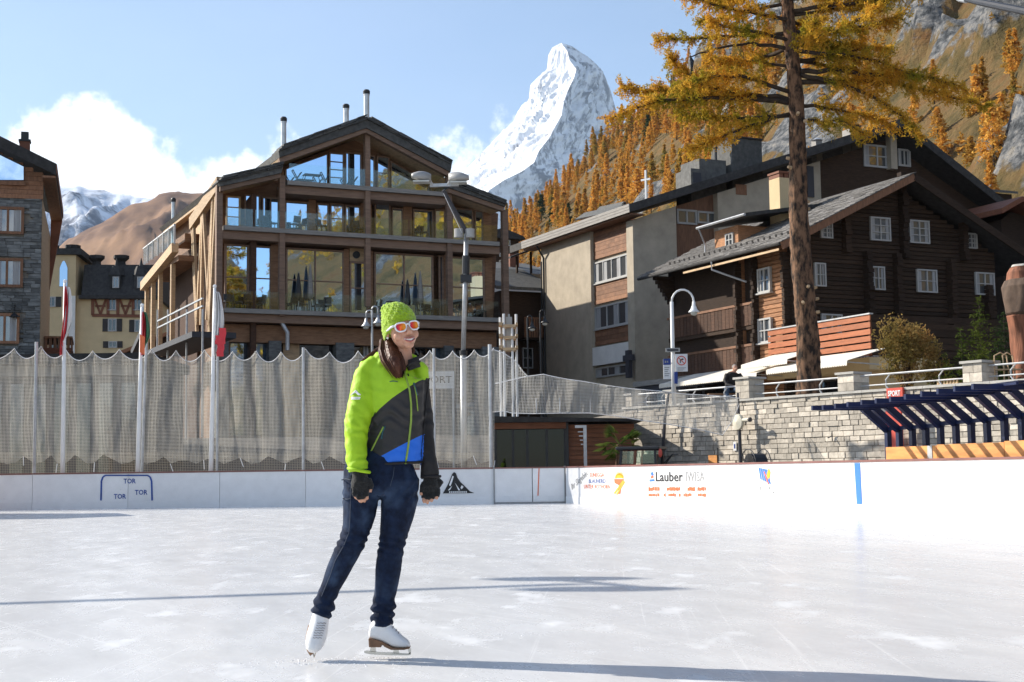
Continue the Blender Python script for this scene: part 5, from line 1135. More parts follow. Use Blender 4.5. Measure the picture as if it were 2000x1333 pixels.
    # low shops behind the net
    p = at(-40, 720, 58); T = thing('low_shop_row', 'low dark shop row with white lettering on its band behind the net', 'shop', (p.x, p.y, .3)); x1 = at(292, 720, 58).x-p.x; zt = at(150, 690, 58).z-.3
    b = MB(); b.box(0, x1, 0, 6, 0, zt-.5); b.build('wall', MATS['sign_dark'], T); b = MB(); b.box(-.3, x1+.2, -1.0, 6.3, zt-.495, zt-.1); b.build('roof', MATS['slate_dark'], T)
    z0 = at(165, 716, 58).z-.3; z1 = at(165, 705, 58).z-.3; xa = at(66, 710, 57).x-p.x; xb = at(266, 710, 57).x-p.x
    b = MB(); b.box(.1, x1-.1, -.35, -.005, z0-.4, zt-.5); b.build('fascia', MATS['fascia_grey'], T)
    b = fit_text('UNITED COLORS OF BENETTON', xb-xa, z1-z0, .03, .006); b.v = [(a+xa, c-.38, d+z0) for a, c, d in b.v]; b.build('lettering', MATS['white_paint'], T, fix=False)
    for i in range(7): b = MB(); a = .4+(x1-.6)*i/7; b.box(a, a+(x1-.6)/7-.35, -.08, -.003, .5, z0-.7); b.build('shop_window', MATS['pane_dim'], T)
    p = at(815, 760, 60); T = thing('shop_banner', 'white shop banner with dark letters behind the net right of the skater', 'banner', (p.x, p.y, p.z-2)); s = 60/FOC
    b = MB(); b.box(0, 72*s, 0, .06, 2, 2+34*s); b.build('panel', MATS['sign_white'], T); b = fit_text('SPORT', 62*s, 14*s, .01, .01); b.v = [(a+6*s, c-.02, d+2+11*s) for a, c, d in b.v]; b.build('lettering', MATS['sign_dark'], T, fix=False)
    for x in (3*s, 68*s): b = MB(); b.box(x, x+.08, .061, .14, -p.z+2.3, 2+34*s); b.build('post', MATS['galvanised'], T)
build_small_houses()

# ------------------------------------------------------------------ ice
BY = 42.75
B0 = onz(1106, 983.5, 0); B1 = onz(2000, 1021, 0); BD = (B1-B0).normalized(); BANG = math.atan2(BD.y, BD.x)
FR = Frame((B0.x, B0.y, 0), BANG)
def ice_mat():
    m = bpy.data.materials.new('ice'); m.use_nodes = True; nt = m.node_tree; N = nt.nodes; L = nt.links; b = N['Principled BSDF']
    tc = N.new('ShaderNodeTexCoord')
    def nz(s, d, st, rot=0.0, r=.6):
        mp = N.new('ShaderNodeMapping'); mp.vector_type = 'TEXTURE'; mp.inputs['Scale'].default_value = st; mp.inputs['Rotation'].default_value = (0, 0, BANG+rot); L.new(tc.outputs['Object'], mp.inputs[0])
        n = N.new('ShaderNodeTexNoise'); n.inputs['Scale'].default_value = s; n.inputs['Detail'].default_value = d; n.inputs['Roughness'].default_value = r; L.new(mp.outputs[0], n.inputs['Vector']); return n.outputs['Fac']
    def op(o, a, c, e=None):
        q = N.new('ShaderNodeMath'); q.operation = o
        for i, v in enumerate((a, c, e)):
            if v is None: continue
            if isinstance(v, (int, float)): q.inputs[i].default_value = v
            else: L.new(v, q.inputs[i])
        return q.outputs[0]
    broad = nz(.55, 5, (1, 1, 1)); sweep = nz(1.0, 6, (9, .55, 1), R(2)); patch = nz(2.2, 6, (2.2, .9, 1), R(-5), .7); fine = nz(14, 4, (4, 1, 1), R(4))
    t = op('ADD', op('MULTIPLY', broad, .3), op('ADD', op('MULTIPLY', sweep, .4), op('MULTIPLY', patch, .3)))
    cr = N.new('ShaderNodeValToRGB'); e = cr.color_ramp.elements; e[0].position = .36; e[0].color = (.61, .61, .615, 1); e[1].position = .64; e[1].color = (.76, .755, .745, 1); q = e.new(.5); q.color = (.67, .67, .67, 1); L.new(t, cr.inputs[0])
    # frosty scrapes
    fr = N.new('ShaderNodeMapRange'); fr.interpolation_type = 'SMOOTHSTEP'; fr.inputs['From Min'].default_value = .555; fr.inputs['From Max'].default_value = .72; L.new(nz(1.6, 7, (1.5, .7, 1), R(-22), .62), fr.inputs['Value'])
    cut = N.new('ShaderNodeMapRange'); cut.inputs['From Min'].default_value = .63; cut.inputs['From Max'].default_value = .70
    L.new(op('MAXIMUM', nz(1.0, 3, (7, .045, 1), R(13)), nz(1.0, 3, (6, .05, 1), R(-24))), cut.inputs['Value'])
    mx = N.new('ShaderNodeMix'); mx.data_type = 'RGBA'; L.new(op('MAXIMUM', op('MULTIPLY', fr.outputs[0], .42), op('MULTIPLY', cut.outputs[0], .55)), mx.inputs['Factor']); L.new(cr.outputs[0], mx.inputs['A']); mx.inputs['B'].default_value = (.88, .88, .87, 1); L.new(mx.outputs['Result'], b.inputs['Base Color'])
    rg = N.new('ShaderNodeMapRange'); rg.inputs['To Min'].default_value = .16; rg.inputs['To Max'].default_value = .5; L.new(op('ADD', op('MULTIPLY', patch, .6), op('MULTIPLY', fr.outputs[0], .5)), rg.inputs['Value']); L.new(rg.outputs[0], b.inputs['Roughness'])
    b.inputs['IOR'].default_value = 1.31; b.inputs['Specular IOR Level'].default_value = .5
    bp = N.new('ShaderNodeBump'); bp.inputs['Strength'].default_value = .3; bp.inputs['Distance'].default_value = .006; L.new(op('ADD', op('MULTIPLY', fine, .35), op('ADD', patch, sweep)), bp.inputs['Height']); L.new(bp.outputs[0], b.inputs['Normal'])
    MATS['ice'] = m; return m
def build_ice():
    e = FR.w(52, 0, 0); b = MB(); P = [(-60, -30, 0), (e.x, -30, 0), (e.x, e.y, 0), (B0.x, B0.y, 0), (B0.x, BY, 0), (-60, BY, 0)]
    P = [(-60, -30, 0), (e.x, -30, 0), (e.x+.05, e.y, 0), (B0.x+.05, B0.y+.02, 0), (B0.x-.4, BY+.02, 0), (-60, BY+.02, 0)]
    b.add(P, [(0, 1, 2, 3, 4, 5)]); o = b.build('ice', ice_mat()); tag(o, kind='structure')
build_ice()
mat('scrapes', (.86, .86, .87), .6, .1, 20)
def build_shavings():
    r = random.Random(3); b = MB()
    for cx, cy, n, sx, sy in ((660, 1297, 130, .22, .06), (715, 1286, 90, .16, .012), (610, 1291, 70, .09, .04), (940, 1242, 30, .25, .03)):
        c = onz(cx, cy, 0)
        for _ in range(n):
            x = c.x+r.gauss(0, sx); y = c.y+r.gauss(0, sy); s = r.uniform(.002, .006); a = r.uniform(0, 3)
            b.add([(x+s*1.6*math.cos(a), y+s*1.6*math.sin(a), .001), (x+s*math.cos(a+2), y+s*math.sin(a+2), .001), (x+s*math.cos(a+4), y+s*math.sin(a+4), .001), (x, y, .001+s*.5)], [(0, 1, 3), (1, 2, 3), (2, 0, 3)])
    o = b.build('ice_shavings', MATS['scrapes']); tag(o, 'loose white ice shavings scraped up round the skates', 'ice shavings', kind='stuff')
build_shavings()

# ------------------------------------------------------------------ rink boards
mat('board_white', (.80, .80, .80), .45, .05, 3.0, (1, 1, 1), .05, 8, rnd=.05)
def scuff(m):
    nt = m.node_tree; N = nt.nodes; L = nt.links; b = N['Principled BSDF']; src = b.inputs['Base Color'].links[0].from_socket; tc = N.new('ShaderNodeTexCoord'); f = None
    for sc, st, lo in ((5.0, (1, 1, 2.6), .665), (16, (1.6, 1, .8), .69)):
        mp = N.new('ShaderNodeMapping'); mp.inputs['Scale'].default_value = st; L.new(tc.outputs['Object'], mp.inputs[0]); n = N.new('ShaderNodeTexNoise'); n.inputs['Scale'].default_value = sc; n.inputs['Detail'].default_value = 7; n.inputs['Roughness'].default_value = .7; L.new(mp.outputs[0], n.inputs['Vector'])
        r = N.new('ShaderNodeMapRange'); r.inputs['From Min'].default_value = lo; r.inputs['From Max'].default_value = lo+.03; r.inputs['To Max'].default_value = .6; L.new(n.outputs['Fac'], r.inputs['Value'])
        mx = N.new('ShaderNodeMix'); mx.data_type = 'RGBA'; L.new(r.outputs[0], mx.inputs['Factor']); L.new(src, mx.inputs['A']); mx.inputs['B'].default_value = (.30, .30, .32, 1); src = mx.outputs['Result']
    L.new(src, b.inputs['Base Color'])
scuff(MATS['board_white'])
mat('board_cap', (.22, .10, .085), .5, .2, 2.0)
mat('board_kick', (.66, .62, .50), .5, .1, 2.0)
mat('paint_blue', (.02, .07, .30), .6, .25, 6.0)
mat('paint_sky', (.05, .20, .72), .5, .08, 3.0)
mat('paint_black', (.02, .02, .022), .6, .1, 3.0)
mat('paint_grey', (.30, .30, .30), .6, .1, 3.0)
mat('paint_orange', (.75, .16, .06), .6, .12, 5.0)
mat('paint_yellow', (.80, .47, .03), .6, .1, 3.0)
HB = 1.04
def build_boards():
    T = thing('rink_back_board', 'grey shaded back rink board with goal outline and TOR lettering', 'rink board', (0, BY, 0))
    xs = [at(p, 960, BY).x for p in (-480, -300, -117, 63, 250, 429, 597, 766, 965)]
    for a, c in zip(xs[:-1], xs[1:]):
        b = MB(); b.box(a+.006, c-.006, 0, .09, .0, HB); b.build('board_panel', MATS['board_white'], T)
        b = MB(); b.box(a+.004, c-.004, -.012, -.002, .0, .22); b.build('kick_strip', MATS['board_white'], T)
    b = MB(); b.box(xs[0], xs[-1], -.02, .12, HB+.003, HB+.045); b.build('cap_rail', MATS['board_cap'], T)
    def P(px, py): p = at(px, py, BY-.02); return p.x, p.z
    for x0, y0, x1, y1, w in ((198, 940, 197, 978, .05), (296, 940, 297, 978, .05), (206, 929, 288, 929, .04), (198, 940, 201, 932, .05), (201, 932, 206, 929, .045), (288, 929, 293, 932, .045), (293, 932, 296, 940, .05)):
        A = P(x0, y0); B = P(x1, y1); b = MB(); b.bar((A[0], -.014, A[1]), (B[0], -.014, B[1]), w, .006, up=(0, 1, 0)); b.build('goal_line', MATS['paint_blue'], T)
    for px0, px1, py0, py1 in ((241, 265, 935, 945), (222, 246, 965, 975), (263, 288, 957, 967)):
        A = P(px0, py1); B = P(px1, py0); b = fit_text('TOR', B[0]-A[0], B[1]-A[1], .006, .02); b.v = [(x+A[0], y-.006, z+A[1]) for x, y, z in b.v]; b.build('lettering', MATS['paint_blue'], T, fix=False)
    # black mountain emblem right of the skater
    A = P(865, 966); B = P(926, 922); w = B[0]-A[0]; h = B[1]-A[1]
    b = MB(); poly = [(0, .04), (.18, .5), (.30, .92), (.36, 1.0), (.42, .95), (.47, .74), (.56, .55), (.74, .30), (.86, .12), (1.0, .04)]
    b.prism_y([(A[0]+x*w, A[1]+z*h) for x, z in poly], -.016, -.012); b.build('mountain_emblem', MATS['paint_black'], T)
    b = MB()
    for poly in ([(.20, .42), (.31, .84), (.35, .80), (.30, .56), (.24, .36)], [(.38, .55), (.42, .45), (.55, .18), (.50, .16)], [(.24, .30), (.30, .38), (.22, .18), (.16, .18)], [(.60, .40), (.66, .33), (.60, .22), (.56, .28)]):
        b.prism_y([(A[0]+x*w, A[1]+z*h) for x, z in poly], -.0185, -.0165)
    for i in range(9): b.prism_y([(A[0]+(.2+i*.065)*w, A[1]+.06*h), (A[0]+(.24+i*.065)*w, A[1]+.06*h), (A[0]+(.24+i*.065)*w, A[1]+.13*h), (A[0]+(.2+i*.065)*w, A[1]+.13*h)], -.0185, -.0165)
    b.build('emblem_snow', MATS['board_white'], T)
    # double gate in the corner
    G = thing('rink_gate', 'pale double gate in the rink boards with a thin red line', 'gate', (at(965, 960, BY).x, BY-.05, 0)); s = [at(p, 960, BY-.05).x-at(965, 960, BY).x for p in (966, 1040, 1105)]
    for i in range(2):
        b = MB(); b.box(s[i]+.01, s[i+1]-.01, 0, .08, .05, HB); b.build('gate_leaf', MATS['board_white'], G)
        b = MB(); b.box(s[i]+.02, s[i+1]-.02, -.012, -.002, .06, .23); b.build('kick_strip', MATS['board_white'], G)
    b = MB()
    for x in (s[0]-.01, s[2]-.02): b.box(x-.02, x+.02, -.02, .1, .02, HB+.06)
    b.box(s[0], s[2], -.015, .1, .0, .045); b.build('gate_frame', MATS['paint_grey'], G)
    b = MB(); b.box(s[0], s[2], -.02, .1, HB+.003, HB+.04); b.build('cap_rail', MATS['board_cap'], G)
    b = MB(); q = at(1050, 950, BY-.05).x-at(965, 960, BY).x; b.bar((q, -.006, .1), (q+.05, -.006, HB), .03, .006, up=(0, 1, 0)); b.build('red_line', MATS['paint_orange'], G)
    # sunlit side board with the advertisements
    S = thing('rink_side_board', 'bright sunlit white side board with faded advertisements and a blue line', 'rink board', FR.O, BANG)
    L = FR.f(2000, 960)[0]; n = int((L+14)/2.6)
    for i in range(n):
        a = (L+14)*i/n; c = (L+14)*(i+1)/n; b = MB(); b.box(a+.003, c-.003, 0, .09, 0, HB); b.build('board_panel', MATS['board_white'], S)
        b = MB(); b.box(a+.003, c-.003, -.012, -.002, 0, .2); b.build('kick_strip', MATS['board_white'], S)
    b = MB(); b.box(0, L+14, -.02, .12, HB+.003, HB+.045); b.build('cap_rail', MATS['board_cap'], S)
    f = FR.f
    def put(txt, px0, px1, pt, pb, m, bold=.0, nm='lettering'):
        u0 = f(px0, (pt+pb)/2)[0]; u1 = f(px1, (pt+pb)/2)[0]; z0 = f((px0+px1)/2, pb)[1]; z1 = f((px0+px1)/2, pt)[1]
        b = fit_text(txt, u1-u0, z1-z0, .004, bold); b.v = [(x+u0, y-.006, z+z0) for x, y, z in b.v]; b.build(nm, MATS[m], S, fix=False)
    put('Lauber', 1281, 1334, 922, 941, 'paint_black', .015); put('IWISA', 1340, 1376, 921, 941, 'paint_grey', 0)
    put('SUNEGGA', 1152, 1180, 924, 932, 'paint_orange'); put('BLAUHERD', 1150, 1183, 936, 944, 'paint_blue'); put('UNTER ROTHORN', 1141, 1192, 947, 955, 'paint_orange')
    u0, z0 = f(1117, 958); u1, z1 = f(1149, 928); b, w = text_mb('Ihr Skigebiet', .2, .004); k = math.hypot(u1-u0, z1-z0)/w; a = math.atan2(z1-z0, u1-u0)
    b.v = [(u0+k*(x*math.cos(a)-z*math.sin(a)), y-.006, z0+k*(x*math.sin(a)+z*math.cos(a))) for x, y, z in b.v]; b.build('lettering', MATS['paint_grey'], S, fix=False)
    def polys(nm, m, qs, dy=0.0):
        b = MB()
        for q in qs: b.prism_y([f(*p) for p in q], -.009-dy, -.004-dy)
        return b.build(nm, MATS[m], S)
    cx, cy = 1210, 934; rays = []
    for i in range(12): a = math.pi*(i/11.0); rays.append([(cx+6*math.cos(a-.16), cy-6*math.sin(a-.16)), (cx+11*math.cos(a), cy-14*math.sin(a)), (cx+6*math.cos(a+.16), cy-6*math.sin(a+.16))])
    polys('sun_emblem', 'paint_yellow', [[(cx+8*math.cos(math.pi*i/10), cy-9*math.sin(math.pi*i/10)) for i in range(11)]]+rays)
    polys('sun_emblem', 'paint_orange', [[(1200, 936), (1219, 936), (1216, 944), (1209, 948), (1201, 944)], [(1209, 948), (1214, 950), (1212, 965), (1208, 965)]], .002)
    polys('sun_emblem', 'paint_yellow', [[(1199, 964), (1218, 938), (1219, 940), (1202, 965)], [(1204, 966), (1220, 940), (1221, 942), (1206, 967)]], .004)
    polys('drop_emblem', 'paint_sky', [[(1271, 924), (1275, 922), (1277, 928), (1273, 930)], [(1269, 937), (1278, 936), (1279, 940), (1269, 941)]]); polys('drop_emblem', 'paint_orange', [[(1271, 931), (1276, 929), (1277, 933), (1272, 935)]])
    q = []; r = random.Random(4)
    for y0, y1, gaps in ((951, 960, (.22, .27, .58, .62, .8)), (963, 971, (.2, .3, .5, .58, .75, .8))):
        x = 1267.0
        while x < 1379:
            w = r.uniform(2.0, 4.5); t = (x-1267)/112.0
            if not any(abs(t-g) < .025 for g in gaps): q.append([(x, y0+r.uniform(0, 3)), (x+w, y0+r.uniform(0, 2)), (x+w, y1-r.uniform(0, 2)), (x, y1-r.uniform(0, 2))])
            x += w+r.uniform(.5, 1.3)
    polys('faded_print', 'paint_orange', q)['kind'] = 'stuff'
    q = []
    for i in range(5): x = 1482+i*3.6; q.append([(x, 914+i*.8), (x+2.3, 914+i*.8), (x+6+1.5*i*.6, 938+i*2), (x+3.5+i*.6, 936+i*2)])
    polys('wave_emblem', 'paint_sky', q); polys('wave_emblem', 'paint_yellow', [[(1499, 924), (1502, 915), (1505, 922), (1504, 932), (1501, 937), (1498, 930)]], .002); polys('wave_emblem', 'paint_orange', [[(1492, 922), (1494, 921), (1503, 946), (1501, 947)]], .003)
    put('Y', 1483, 1488, 950, 960, 'paint_grey'); polys('faded_print', 'paint_grey', [[(1502, 952), (1504, 951), (1503, 956), (1501, 956)], [(1500, 961), (1505, 963), (1504, 964), (1499, 962)], [(1509, 962), (1512, 960), (1513, 961), (1510, 964)]])['kind'] = 'stuff'
    polys('blue_line', 'paint_sky', [[(1669, 905), (1680, 905), (1684, 985), (1674, 985)], [(1675, 989), (1684, 989), (1684.5, 999), (1675.5, 999)]])
    u0, z0 = f(1824, 1006); u1, _ = f(1884, 1006); b = MB(); b.box(u0, u1, -.02, -.0125, .06, .075); b.box(u1-.012, u1, -.02, -.0125, .06, .62); b.build('hatch_edge', MATS['board_kick'], S)
build_boards()

# ------------------------------------------------------------------ nets, posts, flags
net_mat('net_fabric', (.58, .555, .495), .042, .33, .84); net_mat('net_coarse', (.40, .36, .30), .05, .24, .8); net_mat('net_grey', (.58, .57, .54), .045, .28, .9)
def net_sheet(name, top, bot, Yf, nx, nz, m, parent, folds, amp, tag_=None):
    """hanging net between a top curve and a bottom curve given in metres; uv in metres"""
    x0, x1 = top[0][0], top[-1][0]; xs = np.linspace(x0, x1, nx); zt = np.interp(xs, [p[0] for p in top], [p[1] for p in top]); zb = np.interp(xs, [p[0] for p in bot], [p[1] for p in bot])
    t = np.linspace(0, 1, nz); X = xs[:, None]*np.ones((1, nz)); Z = zt[:, None]*(1-t)+zb[:, None]*t
    D = np.zeros_like(X)
    for fx, w, a in folds: D += a*np.exp(-((X-fx-.12*np.sin(t*3+fx)[None, :])/w)**2)*(1-.35*t)
    D += (fbm(X*1.4, Z*.35, 4, 5)-.5)*amp; Yv = Yf(X, Z)-D
    X = X+(fbm(X*.9+9, Z*.5, 3, 8)-.5)*amp*.5
    V = np.stack([X, Yv, Z], 2).reshape(-1, 3); F = grid_faces(nx, nz)
    iv = INV[parent.name]; V = V+np.array(tuple(iv.translation))
    o = np_mesh(name, V, F, m, parent=parent); me = o.data; uvl = me.uv_layers.new(name='uv')
    arc = np.concatenate([[0], np.cumsum(np.hypot(np.diff(X[:, nz//2]), np.diff(Yv[:, nz//2])))])
    U = np.stack([arc[:, None]*np.ones((1, nz)), Z], 2).reshape(-1, 2)
    li = np.zeros(len(me.loops), dtype=np.int32); me.loops.foreach_get('vertex_index', li); uvl.data.foreach_set('uv', U[li].astype(np.float32).ravel()); return o
def build_nets():
    Y = 43.35
    T = thing('safety_net', 'tall beige safety net hung in scallops behind the back rink board', 'safety net', (0, Y, 0))
    pk = [(-330, 690), (-270, 688), (-215, 690), (-160, 688), (-105, 687), (-55, 686), (26, 681), (78, 677), (127, 684), (179, 686), (231, 683), (295, 683), (342, 685), (398, 684), (453, 687), (499, 686), (548, 688), (596, 682), (643, 688), (699, 686), (745, 688), (792, 687), (839, 685), (884, 686), (926, 684), (964, 680)]
    P = [(at(a, b, Y).x, at(a, b, Y).z) for a, b in pk]; top = []
    for (xa, za), (xb, zb) in zip(P[:-1], P[1:]):
        sag = min(.30, .28*(xb-xa)/.8)*rng.uniform(.8, 1.15)
        for i in range(10): s = i/10; top.append((xa+(xb-xa)*s, za+(zb-za)*s-sag*4*s*(1-s)*.95-.05*math.sin(math.pi*s)**.5))
    top.append(P[-1]); bot = []; r = random.Random(12)
    x = P[0][0]
    while x < P[-1][0]:
        px = 1000+FOC*x/Y; base = at(px, 901, Y).z; bot.append((x, base-.08)); bot.append((x+.25, base+r.uniform(-.06, .05))); bot.append((x+.5, base+r.uniform(.0, .2))); x += r.uniform(.7, 1.05)
    bot.append((P[-1][0], at(964, 900, Y).z))
    folds = [(p[0]+rng.uniform(-.1, .15), rng.uniform(.06, .2), rng.uniform(.0, .09)) for p in P]+[(p[0]+.35*rng.uniform(.3, 1.7), .16, rng.uniform(-.04, .03)) for p in P]
    net_sheet('net', top, bot, lambda X, Z: X*0+Y+.1, 900, 46, MATS['net_fabric'], T, folds, .22)
    lo = [(p[0], at(1000+FOC*p[0]/Y, 884, Y).z) for p in P]; lb = [(p[0], HB+.02) for p in P]
    net_sheet('lower_net', lo, lb, lambda X, Z: X*0+Y+.22, 300, 10, MATS['net_coarse'], T, [], .1)
    b = MB(); b.tube([(x, -.0+.1, z+.01) for x, z in top], .014, 4); b.build('top_rope', MATS['white_flag'], T)
    b = MB()
    for i, (x, z) in enumerate(bot[::4]): b.tube([(x, .05, z), (x+r.uniform(-.05, .12), .0, z-.28)], .012, 4)
    o = b.build('ties', MATS['white_flag'], T); o['kind'] = 'stuff'
    for px, pt, w in ((-120, 672, .045), (68, 668, .05), (276, 668, .045), (424, 690, .04), (592, 679, .045), (848, 681, .045), (958, 673, .06)):
        x = at(px, 800, Y).x; z = at(px, pt, Y).z; b = MB(); b.tube([(x, .05, 0), (x+(.0 if px != 276 else .12), .05, z)], w, 8); b.build('net_post', MATS['galvanised'], T)
    # right-hand piece: falls from the tall post, then drapes over the hut and the wall end
    D = thing('draped_net', 'grey net sagging from the last tall post over the hut to the stone wall', 'safety net', (0, Y, 0))
    top = [(at(a, b, Y).x, at(a, b, Y).z) for a, b in ((962, 682), (985, 690), (1006, 705), (1018, 722), (1030, 735), (1062, 731), (1078, 735), (1110, 741), (1140, 745), (1180, 752), (1230, 759), (1290, 764), (1340, 770), (1400, 773), (1445, 778))]
    bot = [(at(a, b, Y).x, at(a, b, Y).z) for a, b in ((962, 805), (985, 803), (1000, 807), (1040, 808), (1100, 807), (1150, 807), (1200, 812), (1245, 820), (1300, 828), (1360, 838), (1412, 850), (1430, 825), (1445, 790))]
    folds = [(at(1005+i*38, 770, Y).x, .35, .12*(-1)**i) for i in range(10)]
    net_sheet('net', top, bot, lambda X, Z: Y+.15+X*0, 420, 36, MATS['net_grey'], D, folds, .5)
    b = MB(); b.tube([(x, .1, z) for x, z in top], .013, 4); b.tube([(x, .1, z) for x, z in bot], .013, 4); p = at(966, 750, Y); q = at(1030, 735, Y); b.tube([(p.x, .05, p.z), (q.x, .05, q.z)], .015, 4); b.build('edge_rope', MATS['white_flag'], D)
    p = at(962, 805, Y); a = [(at(c, d, Y).x, at(c, d, Y).z) for c, d in ((962, 805), (968, 850), (966, 905))]
    for px, pt in ((1154, 778), (1094, 776), (1048, 778)):
        x = at(px, 800, Y).x; z = at(px, pt, Y).z; b = MB(); b.tube([(x, .2, at(px, 806, Y).z), (x, .2, z)], .02, 6); b.build('net_post', MATS['galvanised'], D)
    # flag poles with limp flags
    for k, (px0, px1, pt, lab, cols) in enumerate((((122.5), 127, 553, 'white flagpole with limp red and white flag at the far left', ('red_flag', 'white_flag')), (268, 277.5, 600, 'white flagpole with limp red and green flag in the middle', ('red_flag', 'green_flag')), (411, 419.5, 563, 'white flagpole with limp white flag with red patches on the right', ('white_flag', 'red_flag')))):
        Yp = 43.0; A = at(px0, 926, Yp); B = at(px1, pt, Yp); t = thing('flagpole', lab, 'flagpole', (A.x, Yp, 0), 0, 'white flagpoles in front of the safety net')
        h = B.z; dx = B.x-A.x; b = MB(); b.tube([(0, 0, 0), (dx*.6, 0, h*.6), (dx, 0, h)], [.075, .06, .045], 10); b.build('pole', MATS['white_paint'], t, smooth=True)
        b = MB(); b.ell((dx, 0, h+.05), (.06, .06, .06), 8, 6); b.build('finial', MATS['white_paint'], t)
        zt = at(px1, pt+8 if k != 1 else 570+40, Yp).z; zb = at(px1, 690 if k else 688, Yp).z; n = 26; m = 22
        for part in range(2):
            pts = []
            for i in range(n):
                s = i/(n-1); row = []; w = (.07+.19*math.sin(math.pi*min(1, s*1.05))**.7*(.7+.5*s))*(1.0 if k != 1 else .8)
                for j in range(m):
                    q = (j/(m-1))*.5+.5*part; sg = -1 if k == 0 and q < .35 else 1
                    x = dx*(zt-(zt-zb)*s)/h+(.05+w*q)*1.0-(.14 if k == 0 else 0)*s; y = -.05-.09*math.sin(q*17+s*2.2)-.04*math.sin(s*9+q*5); row.append((x, y, zt-(zt-zb)*s*(1-.22*(q-.3)*(1 if k != 2 else .7))))
                pts.append(row)
            b = MB(); b.grid(pts); b.build('flag', MATS[cols[part] if k != 2 else ('white_flag')], t, smooth=True, fix=False)
        if k == 2:
            b = MB()
            for i, (z, sx) in enumerate(((.72, .0), (.86, .05), (.6, .1))):
                zz = zt-(zt-zb)*z; b.grid([[(dx*.8+.08+sx+.07*c+.02*math.sin(r_*2), -.17-.02*math.sin(c*2.0), zz-.09*r_*(1+i*.4)) for c in range(4)] for r_ in range(4)])
            b.build('flag_patch', MATS['red_flag'], t, smooth=True, fix=False)
        if k == 1:
            b = MB(); b.grid([[(dx*.7+.02+.05*c, -.2-.02*math.sin(c*1.7), zt-(zt-zb)*(.55+.11*r_)-.1*c*.3) for c in range(4)] for r_ in range(5)]); b.build('flag_patch', MATS['paint_orange'], t, smooth=True, fix=False)
build_nets()

